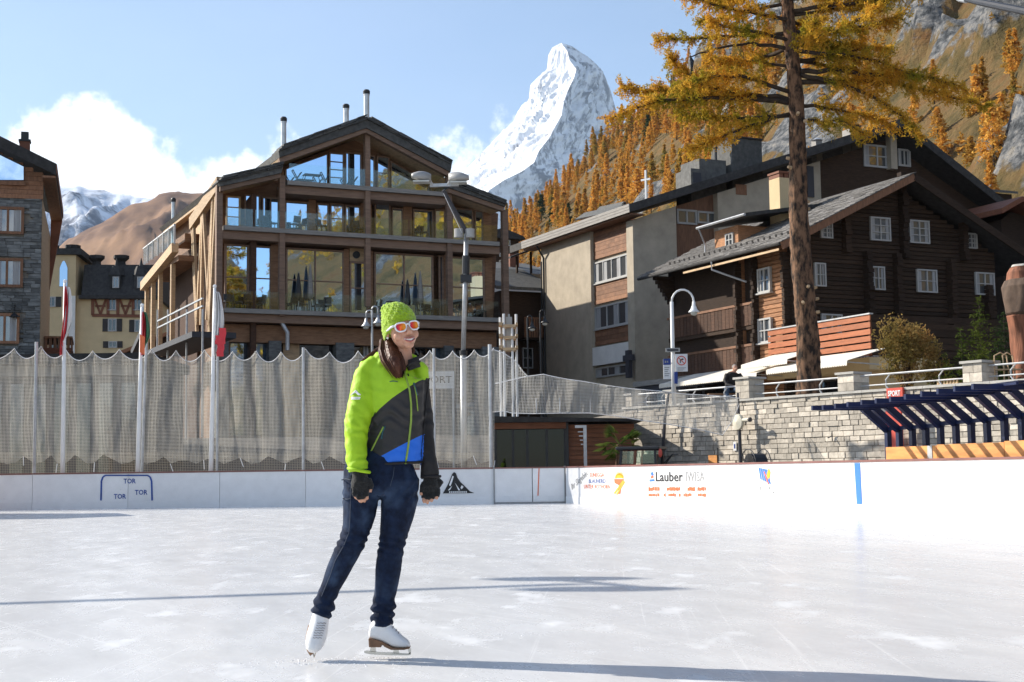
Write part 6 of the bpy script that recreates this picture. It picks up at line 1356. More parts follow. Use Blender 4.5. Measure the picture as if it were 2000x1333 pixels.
# ------------------------------------------------------------------ lamps, masts and signs
mat('lamp_lens', (.55, .55, .50), .15, .1, 3.0, spec=.6)
def mast(name, lab, foot, top, head, arm_h):
    t = thing(name, lab, 'floodlight mast', foot)
    b = MB(); b.tube([(0, 0, 0), (0, 0, 5.0)], [.15, .14], 12); b.tube([(0, 0, 5.0), (0, 0, top.z-foot[2])], .095, 12); b.build('pole', MATS['galvanised'], t, smooth=True)
    return t
def build_masts():
    Y = 46.0; p0 = at(906, 860, Y); pk = at(911, 455, Y); pe = at(866, 372, Y-.6); L = lambda p: (p.x-p0.x, p.y-p0.y, p.z)
    t = thing('floodlight_mast', 'tall grey floodlight mast with raked top and twin heads before the hotel', 'floodlight mast', (p0.x, Y, 0))
    z1 = at(907, 688, Y).z; kx = pk.x-p0.x
    b = MB(); b.tube([(0, 0, 0), (.01, 0, z1)], .105, 12); b.tube([(.01, 0, z1), (kx, 0, pk.z)], .075, 12); b.build('pole', MATS['galvanised'], t, smooth=True)
    b = MB(); b.tube([(.01, 0, z1-.1), (.01, 0, z1+.05)], .13, 12); zc = at(908, 545, Y).z; b.box(-.16+kx*.7, .2+kx*.7, -.14, .12, zc-.12, zc+.12); b.tube([(kx*.75, 0, zc+.15), (kx*.85, 0, zc+.75)], .125, 10); b.build('collar', MATS['black_metal'], t)
    b = MB(); b.tube([(kx, 0, pk.z), L(pe)], [.085, .06], 8); b.build('raked_arm', MATS['sign_dark'], t)
    b = MB(); a = L(at(902, 455, Y-.2)); c = L(at(866, 378, Y-.7)); b.tube([a, c], .012, 4); b.build('cable', MATS['white_paint'], t)
    for px in (896, 918): p = L(at(px, 456, Y-.1)); b = MB(); b.tube([(p[0], -.1, p[2]-.14), (p[0], -.1, p[2]+.14)], .15, 14); b.build('ballast_box', MATS['cream_metal'], t)
    a = L(at(840, 363, Y-.6)); c = L(at(896, 361, Y-.6)); b = MB(); b.bar(a, c, .12, .1); b.build('crossbar', MATS['galvanised'], t)
    for sx, (x0, y0), (x1, y1) in ((-1, (842, 352), (804, 346)), (1, (876, 351), (916, 350))):
        A = Vector(L(at(x0, y0, Y-.7))); B = Vector(L(at(x1, y1, Y-.9))); d = (B-A); n = 8; rs = []
        for i in range(n):
            s = i/(n-1); w = .26*math.sin(math.pi*(.12+.74*s))**.9; h = .24*math.sin(math.pi*(.3+.55*s)); c = A+d*s
            rs.append([c+Vector((0, w*math.cos(q*math.pi/7), (h*math.sin(q*math.pi/7) if q <= 7 else h*.32*math.sin(q*math.pi/7)))) for q in range(14)])
        b = MB(); b.rings(rs); hd = b.build('lamp_head', MATS['cream_metal'], t, smooth=True)
        b = MB(); c = A+d*.5; b.box(c.x-.26, c.x+.26, c.y-.2, c.y+.2, c.z-.14, c.z-.095); b.build('lens', MATS['lamp_lens'], hd)
        b = MB(); m_ = A+d*.1; b.tube([tuple(m_), (m_.x-sx*.1, m_.y+.1, a[2])], .05, 6); b.build('bracket', MATS['galvanised'], hd)
    # a second, similar mast outside the picture on the left: its shadow crosses the ice
    H = onz(1130, 1141, 0); S = H+Vector((-9.6, -2.6, 0)); k = 1/math.tan(SUN_EL)
    hp = H+SUN_H*8.0*k+Vector((0, 0, 8.0)); tp = S+SUN_H*5.0*k+Vector((0, 0, 5.0))
    t = thing('floodlight_mast', 'floodlight mast with long raked arm beside the rink on the far left', 'floodlight mast', (tp.x, tp.y, 0)); l = lambda p: tuple(p-Vector((tp.x, tp.y, 0)))
    b = MB(); b.tube([(0, 0, 0), (0, 0, 5)], .1, 10); b.build('pole', MATS['galvanised'], t); b = MB(); b.tube([(0, 0, 5), l(hp)], .075, 8); b.build('raked_arm', MATS['galvanised'], t)
    for dx, dy, dz in [tuple(onz(px, py, 0)-H) for px, py in ((1100, 1131), (1172, 1151))]: p = Vector(l(hp))+Vector((dx, dy, dz)); b = MB(); b.ell(p, (.66, .24, .2), 12, 6); b.build('lamp_head', MATS['cream_metal'], t, smooth=True)
    b = MB(); p = Vector(l(hp)); b.bar(p+Vector((-.4, .6, .2)), p+Vector((.8, -.6, -.2)), .1, .1); b.build('crossbar', MATS['galvanised'], t)
    tip = onz(214, 1012, 0); h = 4.0; q = tip+SUN_H*h*k  # unseen hut added off frame to cast the wedge on the ice
    t = thing('shadow_hut', 'unseen timber hut added on the far left to shadow the ice', 'hut', (q.x-6, q.y-.4, 0)); b = MB(); b.box(0, 6, 0, 4, 0, 3.2); b.build('wall', MATS['timber'], t); b = MB(); b.prism_x([(-.3, 3.2), (4.3, 3.2), (2, 4.0)], -.2, 6.2); b.build('roof', MATS['slate_dark'], t)
    # lattice stand of tubes with plank rungs
    Y = 49.0; p = at(994, 800, Y); t = thing('tube_tower', 'slender tower of steel tubes with three plank tiers', 'tower', (p.x, Y, 0)); lx = lambda px: at(px, 700, Y).x-p.x; zt = at(994, 614, Y).z
    for px, dy, top in ((977.5, .4, 618), (985, -.1, 614), (1001, -.1, 640), (1009, .35, 612)): b = MB(); b.tube([(lx(px), dy, 0), (lx(px), dy, at(px, top, Y).z)], .045, 8); b.build('tube', MATS['white_paint'], t)
    for py in (634, 656.5, 679): z = at(994, py, Y).z; b = MB(); b.box(lx(975), lx(982), -.2, .5, z-.05, z+.06); b.box(lx(983), lx(1008), -.2, .45, z-.12, z-.02); b.box(lx(1008), lx(1012), -.15, .4, z-.05, z+.05); pl = b.build('plank', MATS['timber_light'], t); \
        [MB().box(lx(px), lx(px)+.07, .0, .1, z-.02, z+.26+.1*(i % 2)).build('peg', MATS['cream_metal'], pl) for i, px in enumerate((989, 993, 997))]
    # street lamps
    def hook(t, x0, z0, r, drop, m='galvanised', s=1, yy=0.0, shade=.22):
        pts = [(x0, yy, z0)]+[(x0+s*r*(1-math.cos(a)), yy, z0+r*1.1*math.sin(a)) for a in [math.pi*i/9 for i in range(1, 10)]]+[(x0+s*2*r, yy, z0-drop)]
        b = MB(); b.tube(pts, .035, 8); b.build('arm', MATS[m], t, smooth=True)
        x = x0+s*2*r; z = z0-drop; b = MB(); b.lathe([(.05, z+.12), (.06, z), (shade*.6, z-.14), (shade, z-.22), (shade*.95, z-.235)], (x, yy, 0), 14); sh = b.build('lamp_shade', MATS[m], t, smooth=True)
        b = MB(); b.ell((x, yy, z-.25), (shade*.62, shade*.62, shade*.5), 12, 8); b.build('bulb_glass', MATS['lamp_lens'], sh, smooth=True)
    Y = 60; p = at(727, 700, Y); t = thing('double_street_lamp', 'grey street lamp with two hooked arms behind the hat', 'street lamp', (p.x, Y, 1.0)); zt = at(727, 606, Y).z-1
    b = MB(); b.tube([(0, 0, 0), (0, 0, zt)], .05, 8); b.build('pole', MATS['galvanised'], t); hook(t, 0, zt, .13, .35, s=1, yy=-.1); hook(t, 0, zt-.15, .13, .3, s=-1, yy=.1)
    p = at(1316, 767, 46.5); t = thing('hooked_street_lamp', 'white hooked street lamp on the promenade carrying traffic signs', 'street lamp', (p.x, 46.5, 3.02)); zt = at(1316, 590, 46.5).z-3.02; r = (at(1355, 590, 46.5).x-p.x)/2
    b = MB(); b.tube([(0, 0, 0), (0, 0, zt)], [.075, .06], 10); b.build('pole', MATS['white_paint'], t, smooth=True); hook(t, 0, zt, r, .12, 'white_paint', 1, 0, .19)
    for px, pt, py, lab in ((1065, 600, 634, 'dark hooked lamp on the shaded tan wall, right of its pair'), (1040, 612, 645, 'dark hooked lamp before the brown house, left of its pair')):
        p = at(px-9, 690, 72); t = thing('dark_street_lamp', lab, 'street lamp', (p.x, 72, 2.9)); z = at(px, py, 72).z-2.9; r = 9*72/FOC/2; b = MB(); b.tube([(0, 0, 0), (0, 0, z+.6)], .05, 8); b.build('pole', MATS['black_metal'], t); hook(t, 0, z+.6, r, .3, 'black_metal', 1, 0, .24)
    # signs hung on the hooked lamp
    s = 46.4/FOC; z = lambda py: at(1318, py, 46.4).z
    def plate(nm, lab, px0, px1, pt, pb, m):
        c = at((px0+px1)/2, pb, 46.35); t = thing(nm, lab, 'sign', (c.x, 46.35, z(pb))); w = (px1-px0)*s/2; b = MB(); b.box(-w, w, 0, .03, 0, (pb-pt)*s); b.build('panel', MATS[m], t, bevel=.004); b = MB(); b.bar((0, .04, (pb-pt)*s*.8), ((1316-(px0+px1)/2)*s*.8, .12, (pb-pt)*s*.8), .04, .03); b.build('bracket', MATS['galvanised'], t); return t, w, (pb-pt)*s
    t, w, h = plate('no_turn_sign', 'white square sign with red ring and barred turn arrow on the hooked lamp', 1319.5, 1343.5, 692, 726.5, 'sign_white')
    cz = h*.62; ro = w*.78; b = MB(); n = 28
    for i in range(n): a0 = 2*math.pi*i/n; a1 = 2*math.pi*(i+1)/n; b.hexa([(ri*math.cos(a), y, cz+ri*math.sin(a)) for y in (-.008, -.003) for ri, a in ((ro*.8, a0), (ro, a0), (ro, a1), (ro*.8, a1))])
    b.bar((-ro*.6, -.008, cz+ro*.6), (ro*.6, -.008, cz-ro*.6), ro*.17, .004, up=(0, 1, 0)); b.build('red_ring', MATS['red_paint'], t)
    b = MB(); b.tube([(-ro*.25, -.005, cz-ro*.5), (-ro*.25, -.005, cz), (-ro*.1, -.005, cz+ro*.25), (ro*.2, -.005, cz+ro*.3)], ro*.1, 4); b.prism_y([(ro*.15, cz+ro*.08), (ro*.55, cz+ro*.3), (ro*.15, cz+ro*.52)], -.006, -.003); b.build('arrow', MATS['paint_black'], t)
    b = MB()
    for i in range(3): b.box(-w*.7, w*.7-.05*i, -.006, -.003, h*(.2-.07*i), h*(.23-.07*i))
    b.build('small_print', MATS['paint_grey'], t)
    t, w, h = plate('stop_board', 'blue headed white timetable board left of the hooked lamp', 1296, 1311, 701, 741, 'sign_white'); b = MB(); b.box(-w, w, -.006, -.002, h*.7, h); b.build('blue_header', MATS['sign_blue'], t)
    b = MB()
    for i in range(5): b.box(-w*.7, w*.6-.03*(i % 3), -.006, -.002, h*(.55-.1*i), h*(.59-.1*i))
    b.box(-w*.6, -w*.2, -.01, -.007, h*.8, h*.9); b.box(0, w*.3, -.01, -.007, h*.8, h*.9); b.build('small_print', MATS['paint_grey'], t)
    t, w, h = plate('blue_arrow_sign', 'small upright blue sign on the right of the hooked lamp foot', 1317.5, 1324, 727, 750, 'sign_blue')
    t = thing('finger_sign', 'short grey double finger board across the hooked lamp', 'sign', (at(1316, 690, 46.4).x, 46.4, z(688))); b = MB(); b.box(-16*s, 12*s, -.02, .02, 0, 8*s); b.build('panel', MATS['cream_metal'], t); b = MB(); b.box(-13*s, 9*s, -.03, -.021, 2*s, 6*s); b.build('recess', MATS['sign_dark'], t)
    # cable across the top right corner
    A = at(1860, -6, 24); B = at(2010, 24, 21); d = B-A; t = thing('overhead_arm', 'dark thick overhead pole crossing the top right corner', 'pole', A-d*.15); b = MB(); b.tube([(0, 0, 0), tuple(d*.6), tuple(d*3)], [.02, .06, .075], 10); b.build('pole', MATS['black_metal'], t); b = MB(); b.tube([tuple(d*.25), tuple(d*.36)], .06, 8); b.build('joint', MATS['galvanised'], t)
build_masts()

# ------------------------------------------------------------------ the stone wall and its rails
WANG = math.atan2(WD.y, WD.x); FW = Frame((WA.x, WA.y, 0), WANG)
def build_wall():
    T = thing('stone_retaining_wall', 'pale squared stone retaining wall carrying the promenade', 'retaining wall', FW.O, WANG)
    f = FW.f; LEN = f(2000, 800)[0]+5.5; H = 3.06
    b = MB(); b.box(0, LEN, .032, .6, -.05, H); b.build('core', MATS['mortar'], T)
    r = random.Random(9); stones = []; z = .55; row = 0
    while z < H-.02:
        h = min(r.choice((.12, .145, .16, .18)), H-z); u = r.uniform(-.3, 0)
        while u < LEN:
            w = r.choice((.12, .2, .26, .3, .36, .42, .5))*r.uniform(.9, 1.1); a = max(0, u); c = min(LEN, u+w)
            if c-a > .05: stones.append((a, c, z, z+h))
            u += w
        z += h; row += 1
    Lv = f(2000, 800)[0]
    def geo(s):
        a, c, p, q = s; y = r.uniform(-.022, .018); g = .0075; e = lambda: r.uniform(-.004, .004)
        return [(a+g+e(), y+.0, p+g+e()), (c-g+e(), y, p+g+e()), (c-g, .1, p+g), (a+g, .1, p+g), (a+g+e(), y+e(), q-g+e()), (c-g+e(), y+e(), q-g+e()), (c-g, .1, q-g), (a+g, .1, q-g)]
    vis = sorted([s for s in stones if s[2] > 1.02 and s[0] < Lv], key=lambda s: -(s[1]-s[0])*(s[3]-s[2])*(1+.06*s[0]))
    top = set(vis[:300]); sv = MB()
    for s in stones:
        if s in top: q = MB(); q.hexa(geo(s)); q.build('stone', MATS['wall_stone'], T, bevel=.008)
        else: sv.hexa(geo(s))
    o = sv.build('stone_courses', MATS['wall_stone'], T); o['kind'] = 'stuff'
    u = -.0
    while u < LEN: b = MB(); b.box(u+.006, min(LEN, u+1.1)-.006, -.06, .62, H+.003, H+.075); b.build('coping', MATS['coping'], T); u += 1.1
    # pillars
    pil = []
    for k, (px, pt, pb) in enumerate(((1228, 773, 800), (1305, 766, 790), (1449, 741, 777), (1651, 732, 760), (1898, 710, 745))):
        u, zt = f(px, pt, -.05); w = .34 if k < 2 else .62; pil.append(u); t = thing('wall_pillar', ['short stone pillar at the left end of the wall under the net', 'slim stone pillar below the hooked lamp', 'stone pillar in front of the seated man', 'stone pillar right of the larch trunk', 'stone pillar in front of the small conifers'][k], 'pillar', FW.w(u, .25, H+.08), WANG, 'stone pillars along the promenade wall')
        h = zt-H-.08; b = MB(); b.box(-w/2+.02, w/2-.02, -.28, .33, 0, h); b.build('core', MATS['mortar'], t)
        n = max(2, int(h/.17))
        for i in range(n):
            sp = r.uniform(.35, .65)
            for a, c in ((0, sp), (sp, 1)): b = MB(); b.box(-w/2+w*a+.006, -w/2+w*c-.006, -.3, .35, h*i/n+.006, h*(i+1)/n-.006); b.build('stone', MATS['wall_stone'], t)
        b = MB(); b.box(-w/2-.05, w/2+.05, -.36, .41, h+.003, h+.07); b.build('cap', MATS['coping'], t)
    # railings between pillars
    spans = [(pil[0]+.2, pil[1]-.2), (pil[1]+.2, pil[2]-.35), (pil[2]+.35, pil[3]-.35), (pil[3]+.35, pil[4]-.35), (pil[4]+.35, LEN)]
    labs = ['grey tube railing under the net at the far end of the wall', 'grey tube railing in front of the hooked lamp', 'grey tube railing in front of the larch trunk', 'grey tube railing in front of the brown shrub', 'grey tube railing at the right picture edge']
    for (a, c), lab in zip(spans, labs):
        t = thing('wall_railing', lab, 'railing', FW.w(a, .2, H+.08), WANG, 'railings along the promenade wall'); L = c-a
        for z, rr in ((.42, .028), (.13, .02)): b = MB(); b.tube([(0, 0, z), (L, 0, z)], rr, 8); b.build('rail', MATS['galvanised'], t)
        n = max(2, int(L/1.25))
        for i in range(n): x = L*(i+.5)/n; b = MB(); b.tube([(x+.12, .02, -.08), (x-.02, .02, .1), (x-.02, .02, .26), (x+.16, .0, .42)], .025, 6); b.build('bracket', MATS['galvanised'], t)
    # lamp-like paddle on a dark post, and a second dark post
    for k, (px0, px1, pt, lab) in enumerate(((1447, 1441, 768, 'dark curved post against the stone wall carrying the round lamp'), (1290, 1306, 768, 'dark leaning post at the left end of the stone wall'))):
        A = FW.w(*(lambda q: (q[0], -.35, 0))(f(px0, 905, -.35))); B = FW.w(*(lambda q: (q[0], -.3, q[1]))(f(px1, pt, -.3))); t = thing('dark_post', lab, 'post', (A.x, A.y, 0)); d = B-A
        b = MB(); b.tube([(0, 0, 0), (d.x*.2, d.y*.2, d.z*.35), (d.x*.55, d.y*.55, d.z*.75), (d.x, d.y, d.z)], [.07, .065, .05, .035], 8); b.build('pole', MATS['sign_dark'], t)
    q = f(1447, 825, -.3); C = FW.w(q[0], -.4, q[1]); t = thing('round_wall_lamp', 'tan round lamp with sideways handle on the dark curved post', 'lamp', C, WANG); b = MB(); b.lathe([(.02, -.1), (.24, -.06), (.26, 0), (.24, .06), (.02, .1)], n=16); b.v = [(x*.85, z, y) for x, y, z in b.v]; b.build('lamp_disc', MATS['board_kick'], t); b = MB(); b.tube([(.16, 0, .05), (.48, 0, .06)], .06, 8); b.build('handle', MATS['board_kick'], t); b = MB(); b.tube([(.48, 0, .06), (.54, 0, .06)], .075, 8); b.build('handle_end', MATS['sign_dark'], t)
    # small hooks and plates on the wall
    u, z = f(1623, 852, -.1); t = thing('wall_hook', 'small dark forked hook on the stone wall', 'hook', FW.w(u, -.06, z), WANG); b = MB()
    for dx, dz in ((-.12, -.05), (.05, .09), (.06, -.14)): b.tube([(0, 0, 0), (dx, -.05, dz)], .018, 5)
    b.build('hook', MATS['black_metal'], t)
    u, z = f(1433, 872, -.1); t = thing('wall_plate', 'small white number plate on the stone wall by the dark post', 'plate', FW.w(u, -.06, z), WANG); b = MB(); b.box(-.07, .07, 0, .02, -.14, .14); b.build('panel', MATS['sign_white'], t); b = MB(); b.box(-.03, .03, -.006, -.001, -.07, .07); b.build('mark', MATS['sign_blue'], t)
    u, z = f(1402, 897, -.6); t = thing('orange_trestle', 'small orange wooden stand on a thin post before the stone wall', 'stand', FW.w(u, -.7, 0), WANG); b = MB(); b.tube([(.12, 0, 0), (.12, 0, z+.35)], .02, 6); b.build('post', MATS['black_metal'], t); b = MB(); b.box(-.3, .1, -.03, .03, z-.25, z+.12); b.build('panel', MATS['orange_panel'], t)
build_wall()

# ------------------------------------------------------------------ flat-roofed hut, palm, tractor, reel
mat('hut_wood', (.22, .085, .04), .6, .3, 2.0, (1, 1, 8), .2, 25, rnd=.2)
def build_hut():
    Y = 45.6; p = at(965, 915, Y); T = thing('flat_roof_hut', 'low flat roofed hut with dark glass front and brown boards behind the gate', 'hut', (p.x, Y, 0)); X = lambda px, y=Y: at(px, 870, y).x-p.x; Z = lambda px, py, y=Y: at(px, py, y).z
    zr = Z(1000, 826); x1 = X(1240)
    b = MB(); b.box(.0, x1, .3, 3.6, 0, zr-.05); b.build('wall', MATS['sign_dark'], T)
    b = MB(); b.hexa([(-.25, -.5, zr), (X(1254), -.5, zr-.02), (X(1254), 4, zr), (-.25, 4, zr), (-.25, -.5, zr+.2), (X(1254), -.5, zr+.06), (X(1250), 4, zr+.2), (-.25, 4, zr+.24)]); b.build('roof', MATS['slate_dark'], T)
    b = MB(); b.box(0, X(1106), -.05, .29, zr-.2, zr-.004); b.build('lintel', MATS['hut_wood'], T)
    xs = [X(a) for a in (968, 1002, 1030, 1068, 1104)]
    for a, c in zip(xs[:-1], xs[1:]): b = MB(); b.box(a+.02, c-.02, .1, .13, .1, zr-.22); b.build('pane', MATS['pane_black'], T)
    b = MB()
    for x in xs: b.box(x-.04, x+.04, .04, .28, 0, zr-.21)
    b.build('frame', MATS['black_metal'], T)
    a = X(1110); n = int((zr-.1)/.14)
    for i in range(n): b = MB(); b.box(a, x1, .16+.006*(i % 2), .295, .05+i*.14, .05+(i+1)*.14-.01); b.build('board', MATS['hut_wood'], T)
    b = MB(); q = X(1107); b.box(q-.06, q+.06, .0, .29, 0, zr-.01); b.build('corner_post', MATS['black_metal'], T)
    t = thing('steel_bracket', 'grey upside down L shaped steel bracket before the brown hut boards', 'bracket', (p.x+X(1141), Y-.6, 0)); z = Z(1141, 831, Y-.6); b = MB(); b.box(-.05, .05, -.04, .04, 0, z); b.box(X(1122)-X(1141), -.051, -.04, .04, z-.08, z); b.build('frame', MATS['galvanised'], t)
    b = MB(); 
    for i in range(4): b.box(-.22+.03*i, -.06, -.02, .02, z-.22-.13*i, z-.19-.13*i)
    b.build('rung', MATS['galvanised'], t)
    # palm
    Yp = 43.8; p = at(1206, 905, Yp); t = thing('fan_palm', 'green fan palm with yellowing lower fronds beside the tractor', 'palm', (p.x, Yp, 0)); zt = at(1215, 868, Yp).z; b = MB(); rr = random.Random(2); b.tube([(0, 0, 0), (.02, 0, zt*.5), (.08, 0, zt)], [.13, .12, .1], 10); b.build('trunk', MATS['bark'], t)
    for i in range(17):
        a = rr.uniform(0, 6.28); el = rr.uniform(-.75, 1.0); L = rr.uniform(.5, .8); d = Vector((math.cos(a)*math.cos(el), math.sin(a)*math.cos(el), math.sin(el))); c = Vector((.08, 0, zt)); e = c+d*L*.65+Vector((0, 0, -.05))
        b = MB(); b.tube([c, e], [.016, .01], 5); nb = 15; side = d.cross(Vector((0, 0, 1))).normalized()
        for k in range(nb):
            q = (k/(nb-1)-.5)*2.4; w = (d*math.cos(q)+side*math.sin(q)).normalized(); tip = e+w*L*.62*(1-.25*abs(q)/1.2)+Vector((0, 0, -.10-.05*abs(q))); m_ = (e+tip)/2+Vector((0, 0, .03)); s_ = w.cross(Vector((0, 0, 1)))
            s_ = (s_.normalized() if s_.length > .1 else side)*.022; b.add([e, m_-s_, tip, m_+s_], [(0, 1, 2), (0, 2, 3)])
        b.build('frond', MATS['palm_leaf'], t, fix=False)
    # small red ice tractor
    Yt = 41.6; p = at(1252, 905, Yt); t = thing('ice_tractor', 'small red tractor with dark cab roof behind the side board', 'tractor', (p.x, Yt, 0), R(-18)); s = Yt/FOC; z1 = at(1255, 876, Yt).z; zb = at(1255, 908, Yt).z
    b = MB(); b.box(-.62, .66, -.55, .55, z1-.06, z1+.05); b.build('cab_roof', MATS['black_metal'], t, bevel=.03)
    b = MB(); b.box(-.6, .62, -.5, .5, .45, zb); b.build('body', MATS['red_paint'], t, bevel=.05); b = MB(); b.box(-1.4, -.61, -.32, .32, .5, zb-.05); b.build('bonnet', MATS['red_paint'], t, bevel=.06)
    for x in (-.5, -.08, .54):
        for y in (-.48, .48): b = MB(); b.bar((x, y, zb), (x+(.04 if x < 0 else -.02), y*.95, z1-.05), .07, .06); b.build('cab_post', MATS['half_timber'] if abs(x) < .2 else MATS['black_metal'], t)
    for x0, x1 in ((-.46, -.12), (-.04, .5)):
        for y in (-.47, .46): b = MB(); b.box(x0, x1, y, y+.01, zb+.03, z1-.08); b.build('window', MATS['clear_glass'], t)
    b = MB(); b.box(.1, .45, -.22, .22, zb, zb+.3); b.build('seat', MATS['black_metal'], t)
    for x, rr_, w in ((.3, .48, .28), (-1.05, .36, .2)):
        for y in (-.6, .6): b = MB(); b.tube([(x, y-w/2, rr_), (x, y+w/2, rr_)], rr_, 18); wh = b.build('wheel', MATS['black_metal'], t); b = MB(); b.tube([(x, y-w/2-.01, rr_), (x, y+w/2+.01, rr_)], rr_*.5, 12); b.build('rim', MATS['red_paint'], wh)
    b = MB(); b.ell((.68, -.5, zb+.32), (.06, .06, .13), 10, 6); b.build('tail_light', MATS['red_paint'], t)
    b = MB(); b.tube([(.66, -.3, zb-.05), (1.0, -.35, zb+.28), (1.18, -.35, zb+.27)], .02, 5); b.tube([(.7, -.1, zb-.05), (.9, -.1, zb+.22)], .02, 5); b.build('lever', MATS['black_metal'], t)
    # hose reel with wire wheels
    q = FR.f(1476, 895, .9); p = FR.w(q[0], .9, 0); t = thing('hose_reel', 'dark hose reel with thin wire wheels behind the side board', 'hose reel', p, BANG); z = q[1]-.15
    for y in (-.2, .2):
        b = MB()
        b.tube([(.36*math.cos(2*math.pi*i/20), y, z+.36*math.sin(2*math.pi*i/20)) for i in range(21)], .014, 5)
        for i in range(6): a = math.pi*i/6; b.tube([(.36*math.cos(a), y, z+.36*math.sin(a)), (-.36*math.cos(a), y, z-.36*math.sin(a))], .007, 4)
        b.build('wheel', MATS['black_metal'], t)
    b = MB(); b.tube([(0, -.18, z), (0, .18, z)], .26, 16); b.build('hose', MATS['black_metal'], t); b = MB(); b.bar((-.3, 0, 0), (0, 0, z), .05, .05); b.bar((.3, 0, 0), (0, 0, z), .05, .05); b.build('stand', MATS['black_metal'], t)
build_hut()

# ------------------------------------------------------------------ blue team shelters, orange panel, red signs
def build_shelter():
    f = FR.f; off = .55; H0 = f(1800, 870, off)[1]
    px_posts = [(1735, 871, 842, 1694, 797), (1757, 870, 841, 1717, 796), (1783, 869, 838, 1743, 793), (1809, 868, 837, 1768, 790), (1838, 866, 833, 1797, 786), (1868, 864, 829, 1826, 783), (1898, 862, 826, 1856, 780), (1929, 860, 823, 1886, 775), (1963, 857, 819, 1918, 770), (1997, 855, 815, 1950, 765), (2032, 853, 811, 1984, 760), (2070, 850, 806, 2020, 756)]
    DROP = f(1694, 797, off-.56)[1]-f(1590, 799, off-1.7)[1]
    for si, (lo, hi, lab) in enumerate(((0, 4, 'dark blue bench shelter frame with slanted ribs, left section'), (4, 8, 'dark blue bench shelter frame with slanted ribs, middle section'), (8, 12, 'dark blue bench shelter frame with slanted ribs, right section at the picture edge'))):
        P = px_posts[lo:hi]; u0 = f(P[0][0], 870, off)[0]; t = thing('bench_shelter', lab, 'shelter', FR.w(u0, off, 0), BANG, 'blue bench shelters behind the side board')
        tips = []; tops = []
        for px, pb, pk, sx, sy in P:
            u, z0 = f(px, pb, off); z1 = f(px, pk, off)[1]; y2 = -.56; z2 = f(sx, sy, off+y2)[1]; y3 = -1.7; z3 = z2-DROP
            b = MB(); b.bar((u-u0, 0, .0), (u-u0, 0, z1+.03), .10, .10, up=(0, 1, 0)); b.bar((u-u0, 0, z1), (u-u0, y2, z2), .10, .12, up=(0, 0, 1)); b.bar((u-u0, y2+.02, z2), (u-u0, y3, z3+.02), .06, .09); b.build('rib', MATS['blue_steel'], t)
            tips.append((u-u0, y3, z3)); tops.append((u-u0, y2, z2))
        ua, ub = tips[0][0]-.15, tips[-1][0]+.35; z = tops[0][2]; zb_ = tops[-1][2]
        b = MB(); b.bar((ua, -.55, z+.06), (ub, -.55, zb_+.06), .06, .05); b.bar((ua, -1.1, z+.05-DROP*.5), (ub, -1.1, zb_+.05-DROP*.5), .05, .04); z1 = f(P[0][0], P[0][2], off)[1]; b.bar((ua, 0.0, z1+.04), (ub, 0, f(P[-1][0], P[-1][2], off)[1]+.04), .07, .07); b.build('purlin', MATS['blue_steel'], t)
        b = MB(); b.hexa([(ua+.1, -.5, z+.09), (ua+.1, -1.0, z+.08), (ub-.1, -1.0, zb_+.08), (ub-.1, -.5, zb_+.09), (ua+.1, -.5, z+.105), (ua+.1, -1.0, z+.095), (ub-.1, -1.0, zb_+.095), (ub-.1, -.5, zb_+.105)]); b.build('roof_sheet', MATS['blue_steel'], t)
    u0, z1 = f(1730, 874, .35); t = thing('orange_wood_panel', 'orange plywood bench panels along the foot of the blue shelters', 'panel', FR.w(u0, .35, 0), BANG)
    us = [f(p, 885, .35)[0]-u0 for p in (1730, 1830, 1962, 2080)]
    for a, c in zip(us[:-1], us[1:]): b = MB(); b.box(a+.006, c-.006, 0, .04, .1, z1+.01*a); b.build('panel', MATS['orange_panel'], t)
    a = f(1816, 885, .34)[0]-u0; b = MB(); b.box(a-.07, a+.07, -.012, -.002, HB, z1); b.build('metal_plate', MATS['galvanised'], t)
    # red sign on the wall, red board below it
    u, z = FW.f(1748, 785, -.12); s = FW.w(u, 0, 0).y/FOC; t = thing('red_sport_sign', 'red sign with white SPORT lettering at the top of the stone wall', 'sign', FW.w(u, -.13, z), WANG); b = MB(); b.box(-20*s, 20*s, 0, .08, 0, 27*s); b.build('panel', MATS['red_paint'], t)
    b = fit_text('SPORT', 31*s, 11*s, .006, .03); b.v = [(x-16*s, y-.006, zz+11*s) for x, y, zz in b.v]; b.build('lettering', MATS['white_paint'], t, fix=False)
    b = MB(); b.box(-13*s, -9*s, -.006, -.001, 3*s, 6*s); b.box(9*s, 13*s, -.006, -.001, 3*s, 6*s); b.build('mark', MATS['white_paint'], t)
    u, z = FW.f(1742, 792, -.5); t = thing('red_board', 'tall red board behind the left end of the blue shelter', 'board', FW.w(u, -.5, 0), WANG); z0 = FW.f(1742, 905, -.5)[1]; b = MB(); b.hexa([(-.32, 0, z0-.3), (.32, 0, z0-.3), (.32, .06, z0-.3), (-.32, .06, z0-.3), (-.22, 0, z), (.3, 0, z), (.3, .06, z), (-.22, .06, z)]); b.build('panel', MATS['red_paint'], t)
    b = MB()
    for i in range(3): b.box(-.24, -.17, -.006, -.001, z0+.1+.22*i, z0+.2+.22*i); b.box(.2, .26, -.006, -.001, z0+.3+.22*i, z0+.42+.22*i)
    b.build('mark', MATS['white_paint'], t)
build_shelter()

